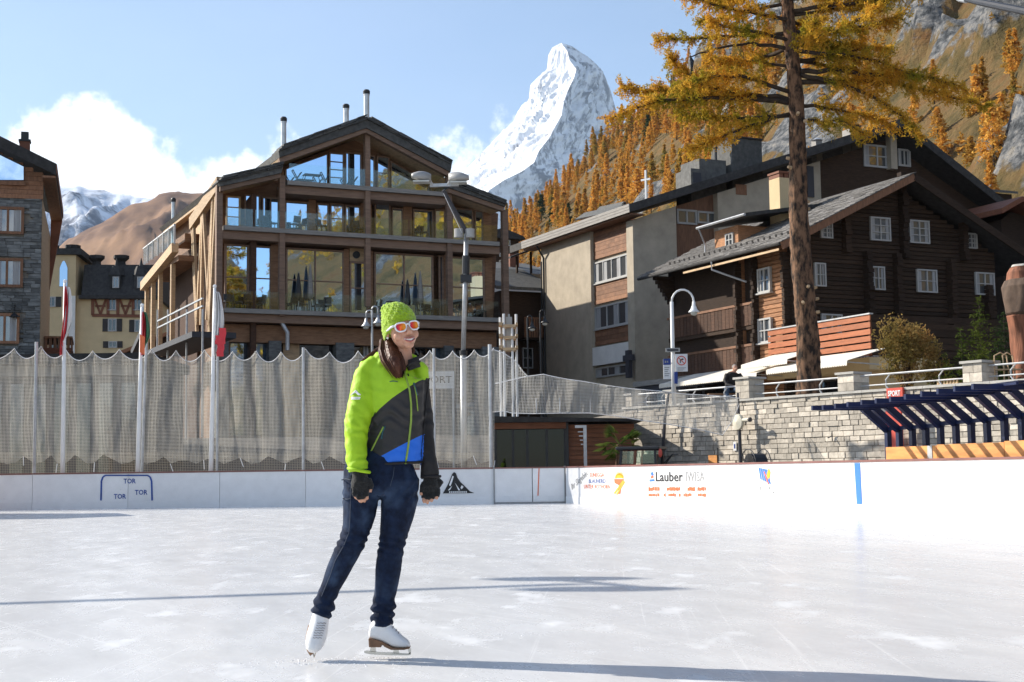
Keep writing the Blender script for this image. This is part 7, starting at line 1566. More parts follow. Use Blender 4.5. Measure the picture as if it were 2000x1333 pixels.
# ------------------------------------------------------------------ people
from mathutils.bvhtree import BVHTree
def fuse(mb, voxel, smooth=4, fac=.5):
    """one continuous skin over overlapping lofts"""
    me = bpy.data.meshes.new('tmp'); me.from_pydata(mb.v, [], mb.f); o = bpy.data.objects.new('tmp', me); col.objects.link(o)
    bm = bmesh.new(); bm.from_mesh(me); bmesh.ops.recalc_face_normals(bm, faces=bm.faces); bm.to_mesh(me); bm.free()
    r = o.modifiers.new('r', 'REMESH'); r.mode = 'VOXEL'; r.voxel_size = voxel
    if smooth: s = o.modifiers.new('s', 'SMOOTH'); s.iterations = smooth; s.factor = fac
    m2 = bpy.data.meshes.new_from_object(o.evaluated_get(bpy.context.evaluated_depsgraph_get())); bpy.data.objects.remove(o); bpy.data.meshes.remove(me); return m2
def wrinkle(me, fn):
    n = len(me.vertices); co = [v.co.copy() for v in me.vertices]; nn = [v.normal.copy() for v in me.vertices]
    for i in range(n): me.vertices[i].co = co[i]+nn[i]*fn(co[i], nn[i])
    me.update()
def link_mesh(name, me, mats, parent, smooth=True):
    me.name = name; me.materials.clear()
    for m in (mats if isinstance(mats, (list, tuple)) else [mats]): me.materials.append(m)
    if smooth: me.polygons.foreach_set('use_smooth', [True]*len(me.polygons))
    o = bpy.data.objects.new(name, me); col.objects.link(o); o.parent = parent; return o
def limb(mb, C, P, n=20, mi=0, cap=True):
    """P: world centre, half width in the picture plane, half depth; rings square to the path"""
    cs = [Vector(p[0]) for p in P]; rs = []
    for i, p in enumerate(P):
        t = cs[min(i+1, len(cs)-1)]-cs[max(i-1, 0)]; t.y = 0; t.normalize(); nx = Vector((t.z, 0, -t.x))
        rs.append([cs[i]+nx*(p[1]*math.cos(q))+Vector((0, 1, 0))*(p[2]*math.sin(q)) for q in [2*math.pi*j/n for j in range(n)]])
    mb.rings(rs, mi, cap)

mat('skin', (.56, .30, .20), .5, .10, 14, bump=.05, bscale=90, spec=.35)
MATS['skin'].node_tree.nodes['Principled BSDF'].inputs['Subsurface Weight'].default_value = .12
MATS['skin'].node_tree.nodes['Principled BSDF'].inputs['Subsurface Radius'].default_value = (.012, .005, .003)
mat('lips', (.42, .13, .11), .4, .1, 20); mat('teeth', (.80, .77, .70), .3, .05, 20)
mat('hair', (.075, .026, .012), .45, .5, 60, (1, 1, .06), .2, 80, spec=.25)
mat('knit_lime', (.36, .55, .012), .95, .22, 60, bump=.6, bscale=160, sheen=.4)
mat('lime_shell', (.36, .60, .010), .62, .07, 9, bump=.25, bscale=26)
mat('charcoal_shell', (.022, .020, .020), .7, .25, 9, bump=.25, bscale=26, spec=.3)
mat('zip_green', (.25, .36, .05), .5, .15, 40); mat('zip_teal', (.02, .09, .11), .5, .15, 40)
mat('glove_black', (.012, .012, .012), .95, .3, 60, bump=.4, bscale=120, sheen=.2)
mat('boot_white', (.78, .77, .76), .38, .06, 12, bump=.12, bscale=40, coat=.2)
mat('boot_sole', (.20, .105, .055), .5, .2, 20); mat('lace', (.30, .27, .27), .8, .2, 30)
mat('blade_steel', (.60, .56, .50), .25, .12, 10, metal=.9)
mat('glasses_white', (.80, .80, .82), .3, .03, 10)
def jeans_mat():
    m = mat('denim', (.013, .025, .060), .85, .35, 26, bump=.35, bscale=300, col2=(.005, .008, .020), spec=.2); nt = m.node_tree; N = nt.nodes; L = nt.links; b = N['Principled BSDF']; src = b.inputs['Base Color'].links[0].from_socket
    g = N.new('ShaderNodeNewGeometry'); n = N.new('ShaderNodeTexNoise'); n.inputs['Scale'].default_value = 7; n.inputs['Detail'].default_value = 6; tc = N.new('ShaderNodeTexCoord'); L.new(tc.outputs['Object'], n.inputs['Vector'])
    r = N.new('ShaderNodeMapRange'); r.inputs['From Min'].default_value = .52; r.inputs['From Max'].default_value = .75; L.new(n.outputs['Fac'], r.inputs['Value']); mx = N.new('ShaderNodeMix'); mx.data_type = 'RGBA'; L.new(r.outputs[0], mx.inputs['Factor']); L.new(src, mx.inputs['A']); mx.inputs['B'].default_value = (.042, .070, .13, 1); L.new(mx.outputs['Result'], b.inputs['Base Color']); return m
jeans_mat()
def lens_mat():
    m = bpy.data.materials.new('mirror_lens'); m.use_nodes = True; nt = m.node_tree; N = nt.nodes; L = nt.links; b = N['Principled BSDF']; b.inputs['Metallic'].default_value = .55; b.inputs['Roughness'].default_value = .16
    tc = N.new('ShaderNodeTexCoord'); sp = N.new('ShaderNodeSeparateXYZ'); L.new(tc.outputs['Generated'], sp.inputs[0]); n = N.new('ShaderNodeTexNoise'); n.inputs['Scale'].default_value = 4; L.new(tc.outputs['Generated'], n.inputs['Vector'])
    a = N.new('ShaderNodeMath'); a.operation = 'MULTIPLY_ADD'; L.new(n.outputs['Fac'], a.inputs[0]); a.inputs[1].default_value = .5; L.new(sp.outputs['X'], a.inputs[2])
    r = N.new('ShaderNodeValToRGB'); e = r.color_ramp.elements; e[0].position = .1; e[0].color = (.16, .01, .16, 1); e[1].position = 1.15 if False else 1.0; e[1].color = (.95, .32, .02, 1)
    for p, c in ((.4, (.62, .015, .07, 1)), (.62, (.85, .06, .02, 1))): q = e.new(p); q.color = c
    L.new(a.outputs[0], r.inputs[0]); L.new(r.outputs[0], b.inputs['Base Color']); MATS['mirror_lens'] = m
lens_mat()

def build_skater():
    Y0 = 7.35; S = Y0/FOC
    foot = onz(757, 1280, 0); ROOT = Vector((foot.x-.12, Y0, 0))
    def w(px, py, dy=0.0): return at(px, py, Y0+dy*S)-ROOT
    def L(pts, k=1.0, n=20): return [(w(p[0], p[1], p[4] if len(p) > 4 else 0), p[2]*S*k, p[3]*S*k) for p in pts]
    torso = [(789, 702, 17, 17, 6), (784, 708, 33, 24, 6), (776, 716, 50, 31, 4), (770, 728, 60, 37, 2), (768, 745, 62, 42), (769, 770, 60, 44, -2), (771, 800, 57, 43, -2), (769, 830, 57, 41), (768, 860, 57, 41), (768, 888, 57, 42), (769, 906, 55, 41)]
    arm_r = [(735, 706, 15, 17, -4), (722, 716, 20, 21, -6), (714, 735, 24, 25, -10), (712, 762, 27, 27, -18), (707, 790, 27, 27, -25), (701, 815, 25, 30, -30), (696, 840, 22.5, 31, -34), (695, 870, 20.5, 29, -40), (696, 900, 20, 25, -48), (700, 920, 19.5, 20, -55)]
    arm_l = [(815, 712, 12, 17, 18), (823, 724, 14.5, 20, 24), (824, 745, 15, 21, 28), (826, 770, 15, 21, 30), (830, 795, 15, 20, 30), (834, 820, 13.5, 19, 28), (836, 850, 13, 18, 22), (836, 880, 14, 17, 14), (838, 902, 17, 18, 10), (839, 922, 18.5, 18, 8), (841, 932, 18, 17, 8)]
    pelvis = [(758, 885, 50, 36, 0), (750, 905, 66, 44, 2), (745, 925, 75, 50, 4), (743, 942, 73, 50, 4), (742, 956, 70, 46, 2), (741, 966, 64, 38, 2)]
    leg_r = [(712, 940, 42, 39, -5), (704, 975, 35, 40, -8), (702, 1003, 32.5, 36, -9), (696, 1032, 27.5, 32, -10), (688, 1058, 26, 29, -10), (674, 1086, 24.5, 27, -8), (661, 1113, 22.5, 25, -5), (648, 1142, 19.5, 22, -2), (637, 1166, 18.5, 20, 0), (631, 1186, 20.5, 21, 0), (628, 1199, 19.5, 20, 0), (626, 1209, 17.5, 18, 0)]
    leg_l = [(776, 940, 44, 46, 6), (780, 978, 36, 42, 6), (775, 1012, 32, 37, 6), (769, 1042, 28, 33, 6), (765, 1062, 25.5, 29, 5), (761, 1088, 24.5, 28, 5), (758, 1114, 25, 28, 6), (755.5, 1138, 23.5, 26, 6), (751, 1166, 20.5, 23, 5), (749, 1182, 23, 24, 4), (747.5, 1196, 22, 23, 4), (746.5, 1212, 21.5, 22, 4), (746, 1224, 20.5, 21, 4)]
    # head frame
    HC = w(782, 643, -2); yaw = R(26); pitch = R(7); roll = R(10)
    fw = Vector((math.sin(yaw), -math.cos(yaw), 0)); M = Matrix.Rotation(-roll, 3, fw).inverted() @ Matrix.Rotation(yaw, 3, 'Z') @ Matrix.Rotation(-pitch, 3, 'X')
    H = lambda x, y, z: HC+M @ Vector((x, y, z))
    T = Vector((0, 0, 0))
    # ---- body: one continuous skin from head to feet with five-fingered hands
    b = MB()
    for c, r in (((0, .012, .045), (.074, .092, .088)), ((0, -.030, -.030), (.066, .064, .080)), ((0, -.068, -.097), (.027, .025, .021)), ((.039, -.058, -.044), (.029, .027, .028)), ((-.039, -.058, -.044), (.029, .027, .028)), ((0, -.074, .02), (.052, .02, .018)), ((0, -.080, -.074), (.032, .020, .020)), ((.011, -.105, -.045), (.009, .009, .007)), ((-.011, -.105, -.045), (.009, .009, .007)), ((.074, .012, -.008), (.010, .020, .030)), ((-.074, .012, -.008), (.010, .020, .030))):
        b.ell(H(*c), r, 20, 14, 0, M)
    b.tube([H(0, -.086, .015), H(0, -.103, -.013), H(0, -.118, -.036), H(0, -.104, -.049)], [.008, .0095, .0135, .008], 12)
    b.tube([H(0, .02, -.03), H(0, .022, -.085), w(789, 705, 4), w(785, 722, 4)], [.054, .045, .047, .058], 18)
    shrink = lambda A, k: L([(p[0], p[1], p[2]*k, p[3]*k, p[4] if len(p) > 4 else 0) for p in A])
    limb(b, T, shrink(torso, .84)); limb(b, T, shrink(arm_r, .62)); limb(b, T, shrink(arm_l, .68)); limb(b, T, shrink(pelvis, .85)); limb(b, T, shrink(leg_r, .74)); limb(b, T, shrink(leg_l, .74))
    # ankles and feet inside the boots
    limb(b, T, L([(626, 1205, 11, 12), (620, 1235, 12, 14, -6), (614, 1262, 10, 10, -16)])); limb(b, T, L([(746, 1215, 12, 13, 4), (747, 1240, 13, 14, 4)])); b.tube([w(738, 1243, 4), w(768, 1252, 4), w(792, 1257, 4)], [.028, .03, .018], 10)
    hands = []
    def hand(wr, pc, pr, fingers, thumb):
        b.tube([w(*wr), w(*pc)], [.026, .03], 12); b.ell(w(*pc), pr, 14, 10)
        for f in fingers: b.tube([w(*q) for q in f], [.0105, .0100, .0092, .0075], 8)
        b.tube([w(*q) for q in thumb], [.013, .0115, .0085], 8)
        hands.append((wr, pc, pr, fingers, thumb))
    hand((701, 915, -56), (704, 944, -58), (.036, .022, .045), [[(693, 952, -58), (692, 964, -63), (695, 972, -60), (700, 976, -54)], [(701, 955, -60), (700, 969, -65), (703, 979, -61), (706, 981, -55)], [(709, 955, -60), (708, 969, -64), (710, 978, -60), (713, 980, -55)], [(716, 951, -58), (716, 963, -61), (717, 972, -58), (718, 975, -54)]], [(719, 936, -58), (725, 950, -58), (723, 962, -58)])
    hand((841, 925, 8), (842, 950, 6), (.034, .022, .040), [[(831, 957, 4), (828, 968, 0), (827, 977, -2), (829, 983, 0)], [(839, 960, 3), (836, 971, -1), (834, 980, -2), (836, 985, 0)], [(847, 960, 3), (845, 970, 0), (843, 978, -1), (843, 981, 1)], [(855, 956, 4), (855, 966, 2), (853, 973, 1), (852, 976, 2)]], [(829, 944, 2), (822, 957, -2), (822, 968, -3)])
    me = fuse(b, .0042, 3)
    body = bpy.data.objects.new('person', me)
    me.name = 'person'; me.materials.append(MATS['skin']); me.polygons.foreach_set('use_smooth', [True]*len(me.polygons)); col.objects.link(body); body.location = ROOT
    INV[body.name] = Matrix.Translation(-ROOT)
    tag(body, 'smiling woman skating in lime knit hat, lime and charcoal ski jacket and dark jeans', 'person')
    # ---- jacket
    jb = MB(); limb(jb, T, L(torso)); n1 = len(jb.v); limb(jb, T, L(arm_r)); n2 = len(jb.v); limb(jb, T, L(arm_l))
    jb.tube([w(752, 700, 10), w(742, 704, 14), w(736, 712, 10)], [.03, .035, .02], 10)
    jm = fuse(jb, .0065, 5)
    def fold(c, n):
        a = math.atan2(n.y, n.x); d = mnoise.noise((c.x*9, c.y*9, c.z*5))*.006+mnoise.noise((c.x*22+c.z*9, c.y*20, c.z*30))*.0042
        d += .005*math.sin(c.z*95+3*math.sin(c.x*30)+a)*max(0, mnoise.noise((c.x*6+3, c.y*6, c.z*7)))*2.0
        sx = abs(c.x-w(696, 840).x); 
        if sx < .12: d += .004*math.sin((c.z*1.0+c.x*.7)*85+5*mnoise.noise(c*14))*math.exp(-((c.z-w(696, 838).z)/.07)**2)+.0035*math.sin(c.z*110+c.x*30+5*mnoise.noise(c*16))*math.exp(-((c.z-w(696, 905).z)/.05)**2)
        return d
    wrinkle(jm, fold)
    def segd(p, A):
        best = 9e9
        for (c0, r0, _), (c1, r1, _) in zip(A[:-1], A[1:]):
            d = c1-c0; t = max(0, min(1, (p-c0).dot(d)/d.dot(d))); q = (p-(c0+d*t)).length-(r0+(r1-r0)*t)
            best = min(best, q)
        return best
    AR = L(arm_r); AL = L(arm_l); TO = L(torso)
    idx = []
    for p in jm.polygons:
        c = p.center; dr = segd(c, AR); dl = segd(c, AL); dt = segd(c, TO)
        idx.append(1 if dr < .045 and c.x < w(743, 760).x and dr < dt+.010 else (2 if dl < .045 and dl < dt+.003 and c.z < w(820, 738).z and c.x > w(816, 800).x else 0))
    m = bpy.data.materials.new('jacket_panels'); m.use_nodes = True; nt = m.node_tree; N = nt.nodes; K = nt.links; bs = N['Principled BSDF']; bs.inputs['Roughness'].default_value = .65
    tc = N.new('ShaderNodeTexCoord'); sp = N.new('ShaderNodeSeparateXYZ'); K.new(tc.outputs['Object'], sp.inputs[0])
    def curve(pts):
        P = [w(*p) for p in pts]; r = N.new('ShaderNodeFloatCurve'); x0, x1 = P[0].x, P[-1].x; mr = N.new('ShaderNodeMapRange'); mr.inputs['From Min'].default_value = x0; mr.inputs['From Max'].default_value = x1; K.new(sp.outputs['X'], mr.inputs['Value'])
        cv = r.mapping.curves[0]; z0 = min(p.z for p in P)-.1; z1 = max(p.z for p in P)+.1
        for i, p in enumerate(P):
            xy = ((p.x-x0)/(x1-x0), (p.z-z0)/(z1-z0))
            if i == 0: cv.points[0].location = xy
            elif i == len(P)-1: cv.points[1].location = xy
            else: cv.points.new(*xy)
        for q in cv.points: q.handle_type = 'VECTOR'
        r.mapping.update(); K.new(mr.outputs[0], r.inputs['Value'])
        m2 = N.new('ShaderNodeMapRange'); m2.inputs['To Min'].default_value = z0; m2.inputs['To Max'].default_value = z1; K.new(r.outputs[0], m2.inputs['Value'])
        g = N.new('ShaderNodeMath'); g.operation = 'SUBTRACT'; K.new(sp.outputs['Z'], g.inputs[0]); K.new(m2.outputs[0], g.inputs[1])
        e = N.new('ShaderNodeMath'); e.operation = 'GREATER_THAN'; K.new(g.outputs[0], e.inputs[0]); e.inputs[1].default_value = 0.0; return e.outputs[0]
    up = curve([(700, 848), (724, 826), (746, 800), (770, 780), (800, 759), (820, 746), (845, 734)]); bl = curve([(700, 930), (730, 902), (745, 893), (790, 869), (825, 850), (850, 838)])
    def cmix(f, a, bcol):
        x = N.new('ShaderNodeMix'); x.data_type = 'RGBA'; K.new(f, x.inputs['Factor'])
        for s, v in (('A', a), ('B', bcol)):
            if isinstance(v, tuple): x.inputs[s].default_value = v+(1,)
            else: K.new(v, x.inputs[s])
        return x.outputs['Result']
    K.new(cmix(up, cmix(bl, (.012, .145, .68), (.022, .020, .020)), (.36, .60, .010)), bs.inputs['Base Color'])
    nb_ = N.new('ShaderNodeTexNoise'); nb_.inputs['Scale'].default_value = 30; K.new(tc.outputs['Object'], nb_.inputs['Vector']); bp = N.new('ShaderNodeBump'); bp.inputs['Strength'].default_value = .25; bp.inputs['Distance'].default_value = .01; K.new(nb_.outputs['Fac'], bp.inputs['Height']); K.new(bp.outputs[0], bs.inputs['Normal'])
    jo = link_mesh('jacket', jm, [m, MATS['lime_shell'], MATS['charcoal_shell']], body); jm.polygons.foreach_set('material_index', idx)
    bv = BVHTree.FromPolygons([v.co.copy() for v in jm.vertices], [tuple(p.vertices) for p in jm.polygons])
    cam_l = CAM-ROOT
    def hit(px, py, off=.002):
        d = ray(px, py).normalized(); h = bv.ray_cast(cam_l, d)
        return (h[0]-d*off) if h[0] is not None else w(px, py, -40)
    def dense(pts, n):
        out = []
        for i in range(n):
            t = i/(n-1)*(len(pts)-1); k = min(int(t), len(pts)-2); s = t-k; out.append((pts[k][0]+(pts[k+1][0]-pts[k][0])*s, pts[k][1]+(pts[k+1][1]-pts[k][1])*s))
        return out
    def zipp(name, pts, r, m, n=24): b = MB(); b.tube([hit(*p) for p in dense(pts, n)], r, 6); b.build(name, MATS[m], jo, smooth=True)
    zipp('zip', [(788, 722), (794, 742), (800, 762), (803, 790), (803, 820), (800, 850), (797, 875), (792, 906)], .0055, 'zip_green', 40)
    zipp('pocket_zip', [(749, 834), (737, 857), (724, 883)], .0045, 'zip_green'); zipp('zip_flap', [(752, 833), (747, 846), (745, 858)], .004, 'zip_teal', 8)
    zipp('chest_zip', [(808, 748), (813, 770), (816, 803)], .0035, 'zip_green'); zipp('zip_flap', [(808, 748), (812, 762), (815, 772)], .0045, 'zip_teal', 8)
    zipp('chest_mark', [(761, 746), (768, 744.5), (777, 746)], .0022, 'zip_teal', 8)
    zipp('seam_or_shade_line', [(733, 806), (728, 818), (720, 838), (718, 870), (717, 900)], .0025, 'charcoal_shell', 30)  # dark line along the sleeve puts the arm's soft shadow into colour
    zipp('seam_or_shade_line', [(838, 740), (832, 790), (827, 840), (823, 880), (822, 905)], .003, 'charcoal_shell', 24)
    b = MB()
    for pts in ([(685, 773), (695, 763), (699, 768), (704, 772)], [(686, 777), (704, 777)], [(686, 780), (703, 779.5)], [(688, 770), (694, 766), (701, 772)]): b.tube([hit(*p, .0015) for p in dense(pts, 10)], .0032, 5)
    b.build('sleeve_badge', MATS['white_paint'], jo)
    # hem and cuffs
    b = MB(); ring = lambda p, k, n=28: [w(p[0], p[1], p[4] if len(p) > 4 else 0)+Vector((p[2]*S*k*math.cos(q), p[3]*S*k*math.sin(q), (p[5]*S*math.cos(q) if len(p) > 5 else 0))) for q in [2*math.pi*j/n for j in range(n+1)]]
    b.tube(ring((770, 906, 54, 41, 0, 2), 1.0), .007, 6); b.build('hem', MATS['charcoal_shell'], jo, smooth=True)
    b = MB(); b.tube(ring((701, 919, 20, 20, -56, -4), 1.0), .009, 6); b.build('cuff', MATS['lime_shell'], jo, smooth=True); b = MB(); b.tube(ring((841, 931, 18.5, 17, 8), 1.0), .008, 6); b.build('cuff', MATS['charcoal_shell'], jo, smooth=True)
    # open stand collar: charcoal lining in front, lime hood roll behind
    rs = []; n = 32
    for py, hw, hd, t in ((722, 34, 30, 0), (710, 31, 28, 0), (701, 31, 27, 0)):
        rs.append([w(788, py, 3)+Vector((hw*S*math.cos(q), hd*S*math.sin(q), (.012*math.cos(q)-.018*max(0, -math.sin(q))**2*(1 if t == 0 else 0)))) for q in [2*math.pi*j/n-math.pi*.38 for j in range(int(n*.80))]])
    b = MB(); b.grid(rs); c = b.build('collar', MATS['charcoal_shell'], jo, smooth=True, fix=False); sm = c.modifiers.new('t', 'SOLIDIFY'); sm.thickness = .008
    b = MB(); b.grid([[w(790, 722, -26), w(797, 716, -26), w(806, 714, -22), w(816, 716, -14)], [w(793, 717, -27), w(801, 709, -27), w(811, 705, -24), w(822, 706, -14)]]); c = b.build('collar_flap', MATS['charcoal_shell'], jo, smooth=True, fix=False); sm = c.modifiers.new('t', 'SOLIDIFY'); sm.thickness = .01
    b = MB(); b.tube([w(756, 712, -18), w(748, 703, -4), (w(752, 694, 16)), w(768, 692, 28), w(790, 694, 34), w(812, 700, 28)], [.014, .022, .026, .026, .024, .014], 12); b.build('hood_roll', MATS['lime_shell'], jo, smooth=True)
    zipp('cord_toggle', [(796, 718), (798, 724)], .004, 'charcoal_shell', 4); zipp('cord_toggle', [(797, 731), (798, 735)], .004, 'charcoal_shell', 4)
    # ---- jeans
    b = MB(); limb(b, T, L(pelvis)); limb(b, T, L(leg_r)); limb(b, T, L(leg_l)); jm2 = fuse(b, .0052, 4)
    kz = [(w(690, 1056).z, w(690, 1056).x, .03), (w(762, 1066).z, w(762, 1066).x, .035)]; az = [(w(630, 1188).z, w(630, 1188).x), (w(748, 1196).z, w(748, 1196).x)]
    def crease(c, n):
        d = mnoise.noise((c.x*14, c.y*14, c.z*9))*.003
        for z, x, s in kz:
            if abs(c.x-x) < .1: d += .0045*math.sin(c.z*150+c.x*40+4*mnoise.noise((c.x*12, c.y*12, c.z*12)))*math.exp(-((c.z-z)/.05)**2)
        for z, x in az:
            if abs(c.x-x) < .1: d += .008*math.sin(c.z*120+c.x*38+3.5*mnoise.noise((c.x*15, c.y*15, c.z*10)))*math.exp(-((c.z-z)/.06)**2)
        d += .004*math.sin(c.z*110-abs(c.x-w(741, 985).x)*120)*math.exp(-((c.z-w(741, 965).z)/.05)**2)
        return d
    wrinkle(jm2, crease); je = link_mesh('jeans', jm2, MATS['denim'], body)
    bv = BVHTree.FromPolygons([v.co.copy() for v in jm2.vertices], [tuple(p.vertices) for p in jm2.polygons])
    mat('stitch', (.045, .06, .09), .8, .1, 20)
    zipp2 = lambda name, pts, r, m, n=24: MB().tube([hit(*p, .0005) for p in dense(pts, n)], r, 5).build(name, MATS[m], je, smooth=True)
    zipp2('seam_or_shade_line', [(686, 925), (685, 960), (684, 1010), (682, 1040), (672, 1065), (655, 1095), (643, 1130), (628, 1165)], .0022, 'stitch', 40); zipp2('pocket_edge', [(667, 938), (675, 936), (686, 938)], .003, 'stitch', 10); zipp2('pocket_edge', [(670, 974), (678, 976), (686, 974)], .003, 'stitch', 10)
    zipp2('fly', [(770, 912), (768, 930), (762, 950)], .002, 'stitch', 14); zipp2('white_line', [(821, 909), (820.5, 925), (819.5, 945), (818.5, 962)], .0022, 'white_paint', 14)  # last one is a thin white line down the right hip
    # ---- gloves: knitted, finger ends bare
    for k, (wr, pc, pr, fingers, thumb) in enumerate(hands):
        b = MB(); q0 = w(*wr)+Vector((0, 0, .02)); b.tube([q0, w(*pc)], [.036, .042], 14); b.ell(w(*pc), (pr[0]+.011, pr[1]+.012, pr[2]+.010), 16, 10)
        if k == 0: b.ell(w(704, 948, -58), (.048, .03, .045), 14, 10)
        else: b.tube([w(850, 935, 8), w(862, 944, 6), w(855, 962, 4)], [.018, .016, .012], 8)
        for f in fingers: P = [w(*q) for q in f]; b.tube([P[0], P[1], P[1].lerp(P[2], .65)], [.0150, .0142, .0132], 8)
        P = [w(*q) for q in thumb]; b.tube([P[0], P[1], P[1].lerp(P[2], .5)], [.017, .0155, .013], 8)
        gm = fuse(b, .005, 2); wrinkle(gm, lambda c, n: mnoise.noise(c*60)*.0018); link_mesh('glove', gm, MATS['glove_black'], body)
    # ---- hat: slouched cable knit
    rs = []; nph = 144; ns = 44
    for i in range(ns):
        s = i/(ns-1); row = []
        for j in range(nph):
            ph = 2*math.pi*j/nph; f = -math.cos(ph-math.pi/2) if False else -math.sin(ph)      # f = 1 at the front
            zb = .026*max(0, f)**.7-.062*max(0, -f)**.8-.028*(1-abs(f))
            a = s*math.pi/2; z = zb+(.140-zb)*math.sin(a)
            rr = math.cos(a)**.72 if a < math.pi/2 else 0
            base = 1.0; lx = .0865; ly = .111
            x = lx*math.cos(ph)*rr; y = .008+ly*math.sin(ph)*rr
            kx = z > .05 and (z-.05)/.1 or 0
            x += -.012*kx**1.5; y += .022*kx**1.4
            if s < .16: dd = .0045*(abs(math.sin(ph*36)))-.001
            else: dd = .0065*abs(math.sin(ph*14+1.1*math.sin(z*150+(int(ph*14/math.pi) % 2)*3.1)))+.0022*math.sin(z*420+ph*8)
            nrm = Vector((math.cos(ph), math.sin(ph), math.sin(a)*.8)).normalized(); p = Vector((x, y, z))+nrm*dd*(1 if s < .97 else .3)
            row.append(H(*p))
        rs.append(row)
    b = MB(); b.rings(rs); hm = b.build('knit_hat', MATS['knit_lime'], body, smooth=True); sm = hm.modifiers.new('t', 'SOLIDIFY'); sm.thickness = .006; sm.offset = -1
    b = MB(); b.ell(H(-.024, .040, .120), (.042, .04, .032), 24, 14, 0, M); bm_ = fuse(b, .004, 1); wrinkle(bm_, lambda c, n: .004*math.sin(c.x*260)*math.sin(c.z*260)); link_mesh('hat_bobble', bm_, MATS['knit_lime'], hm)
    # ---- sunglasses
    gl = None
    fr = MB(); lens = []
    for sx in (-1, 1):
        pts = []
        for k in range(26):
            q = 2*math.pi*k/26; ex = .028*(abs(math.cos(q))**.75)*(1 if math.cos(q) >= 0 else -1); ez = .0225*(abs(math.sin(q))**.8)*(1 if math.sin(q) >= 0 else -1); ex *= (1+.10*(ez/.0225))
            pts.append((sx*.036+ex, -.1065+.9*(sx*.036+ex)**2*6*.55, -.008+ez))
        fr.tube([H(*p) for p in pts+[pts[0]]], .0042, 8); lens.append([H(p[0], p[1]+.001, p[2]) for p in pts])
        fr.tube([H(sx*.064, -.090, .006), H(sx*.076, -.07, .005), H(sx*.082, -.02, -.002), H(sx*.08, .01, -.01)], [.006, .006, .005, .004], 8)
    fr.tube([H(-.012, -.1095, .0), H(0, -.111, .003), H(.012, -.1095, .0)], .0042, 8)
    gl = fr.build('sunglasses', MATS['glasses_white'], body, smooth=True)
    for Lp in lens:
        b = MB(); c = sum(Lp, Vector())/len(Lp)+M @ Vector((0, -.004, 0)); b.add([c]+[c.lerp(p, .6)+M @ Vector((0, .0005, 0)) for p in Lp]+Lp, [(0, 1+i, 1+(i+1) % 26) for i in range(26)]+[(1+i, 27+i, 27+(i+1) % 26, 1+(i+1) % 26) for i in range(26)]); b.build('lens', MATS['mirror_lens'], gl, smooth=True)
    # ---- mouth: open smile
    up_ = []; lo_ = []
    for i in range(13):
        x = -.029+.058*i/12; yy = -.1065+5.5*x*x*3.0; up_.append((x, yy, -.0705+7.5*x*x)); lo_.append((x, yy+.002, -.087+19*x*x))
    b = MB(); b.grid([[H(x, y+.003, z) for x, y, z in up_], [H(x, y+.002, z*.5+zz*.5) for (x, y, z), (_, _, zz) in zip(up_, lo_)], [H(x, y+.004, z) for x, y, z in lo_]]); b.build('teeth', MATS['teeth'], body, smooth=True, fix=False)
    b = MB(); b.tube([H(*p) for p in up_], [.0012]+[.0034]*11+[.0012], 6); b.tube([H(*p) for p in lo_], [.0012]+[.0042]*11+[.0012], 6); b.build('lips', MATS['lips'], body, smooth=True)
    b = MB(); b.ell(H(-.078, .004, -.036), (.006, .006, .006), 8, 6); b.build('earring', MATS['white_paint'], body)
    # ---- hair
    r = random.Random(8); b = MB(); b.tube([w(758, 666, 2), w(763, 684, -12), w(769, 704, -30), w(776, 719, -40), w(780, 732, -44)], [.022, .030, .034, .026, .008], 14); b.tube([w(756, 668, 8), w(746, 681, 12), w(733, 689, 8), w(716, 700, -1)], [.018, .017, .013, .006], 10); hc_ = fuse(b, .004, 2); wrinkle(hc_, lambda c, n: mnoise.noise((c.x*160, c.y*160, c.z*9))*.003); link_mesh('hair', hc_, MATS['hair'], body); b = MB()
    def strand(a0, pts, spread, rad, n=1):
        for _ in range(n):
            o = [r.gauss(0, 1), r.gauss(0, 1), r.gauss(0, 1)]; P = []
            for i, (px, py, dy, sw) in enumerate(pts): P.append(w(px+o[0]*sw*spread, py+o[1]*1.5, dy+o[2]*sw*.5))
            b.tube(P, [rad*S*k for k in (1.2, 1.4, 1.3, 1.0, .35)][:len(P)], 5)
    strand(0, [(757, 664, 4, 3.5), (761, 684, -10, 5.5), (768, 704, -30, 6.0), (775, 720, -40, 5.0), (779, 736, -44, 3.0)], 1.25, 1.25, 240)
    strand(0, [(764, 664, -4, 2.5), (768, 684, -14, 4), (776, 704, -32, 4.5), (782, 718, -40, 3.5), (783, 732, -43, 2)], 1.2, 1.15, 110)
    strand(0, [(757, 668, 8, 3), (748, 680, 12, 3.5), (735, 688, 8, 3), (722, 697, 2, 2.6), (707, 708, -4, 2)], 1.1, 1.15, 100)
    strand(0, [(770, 664, 26, 14), (772, 684, 34, 16), (770, 700, 36, 14), (768, 716, 34, 10)], .8, 2.4, 50)
    b.build('hair', MATS['hair'], body, smooth=True)
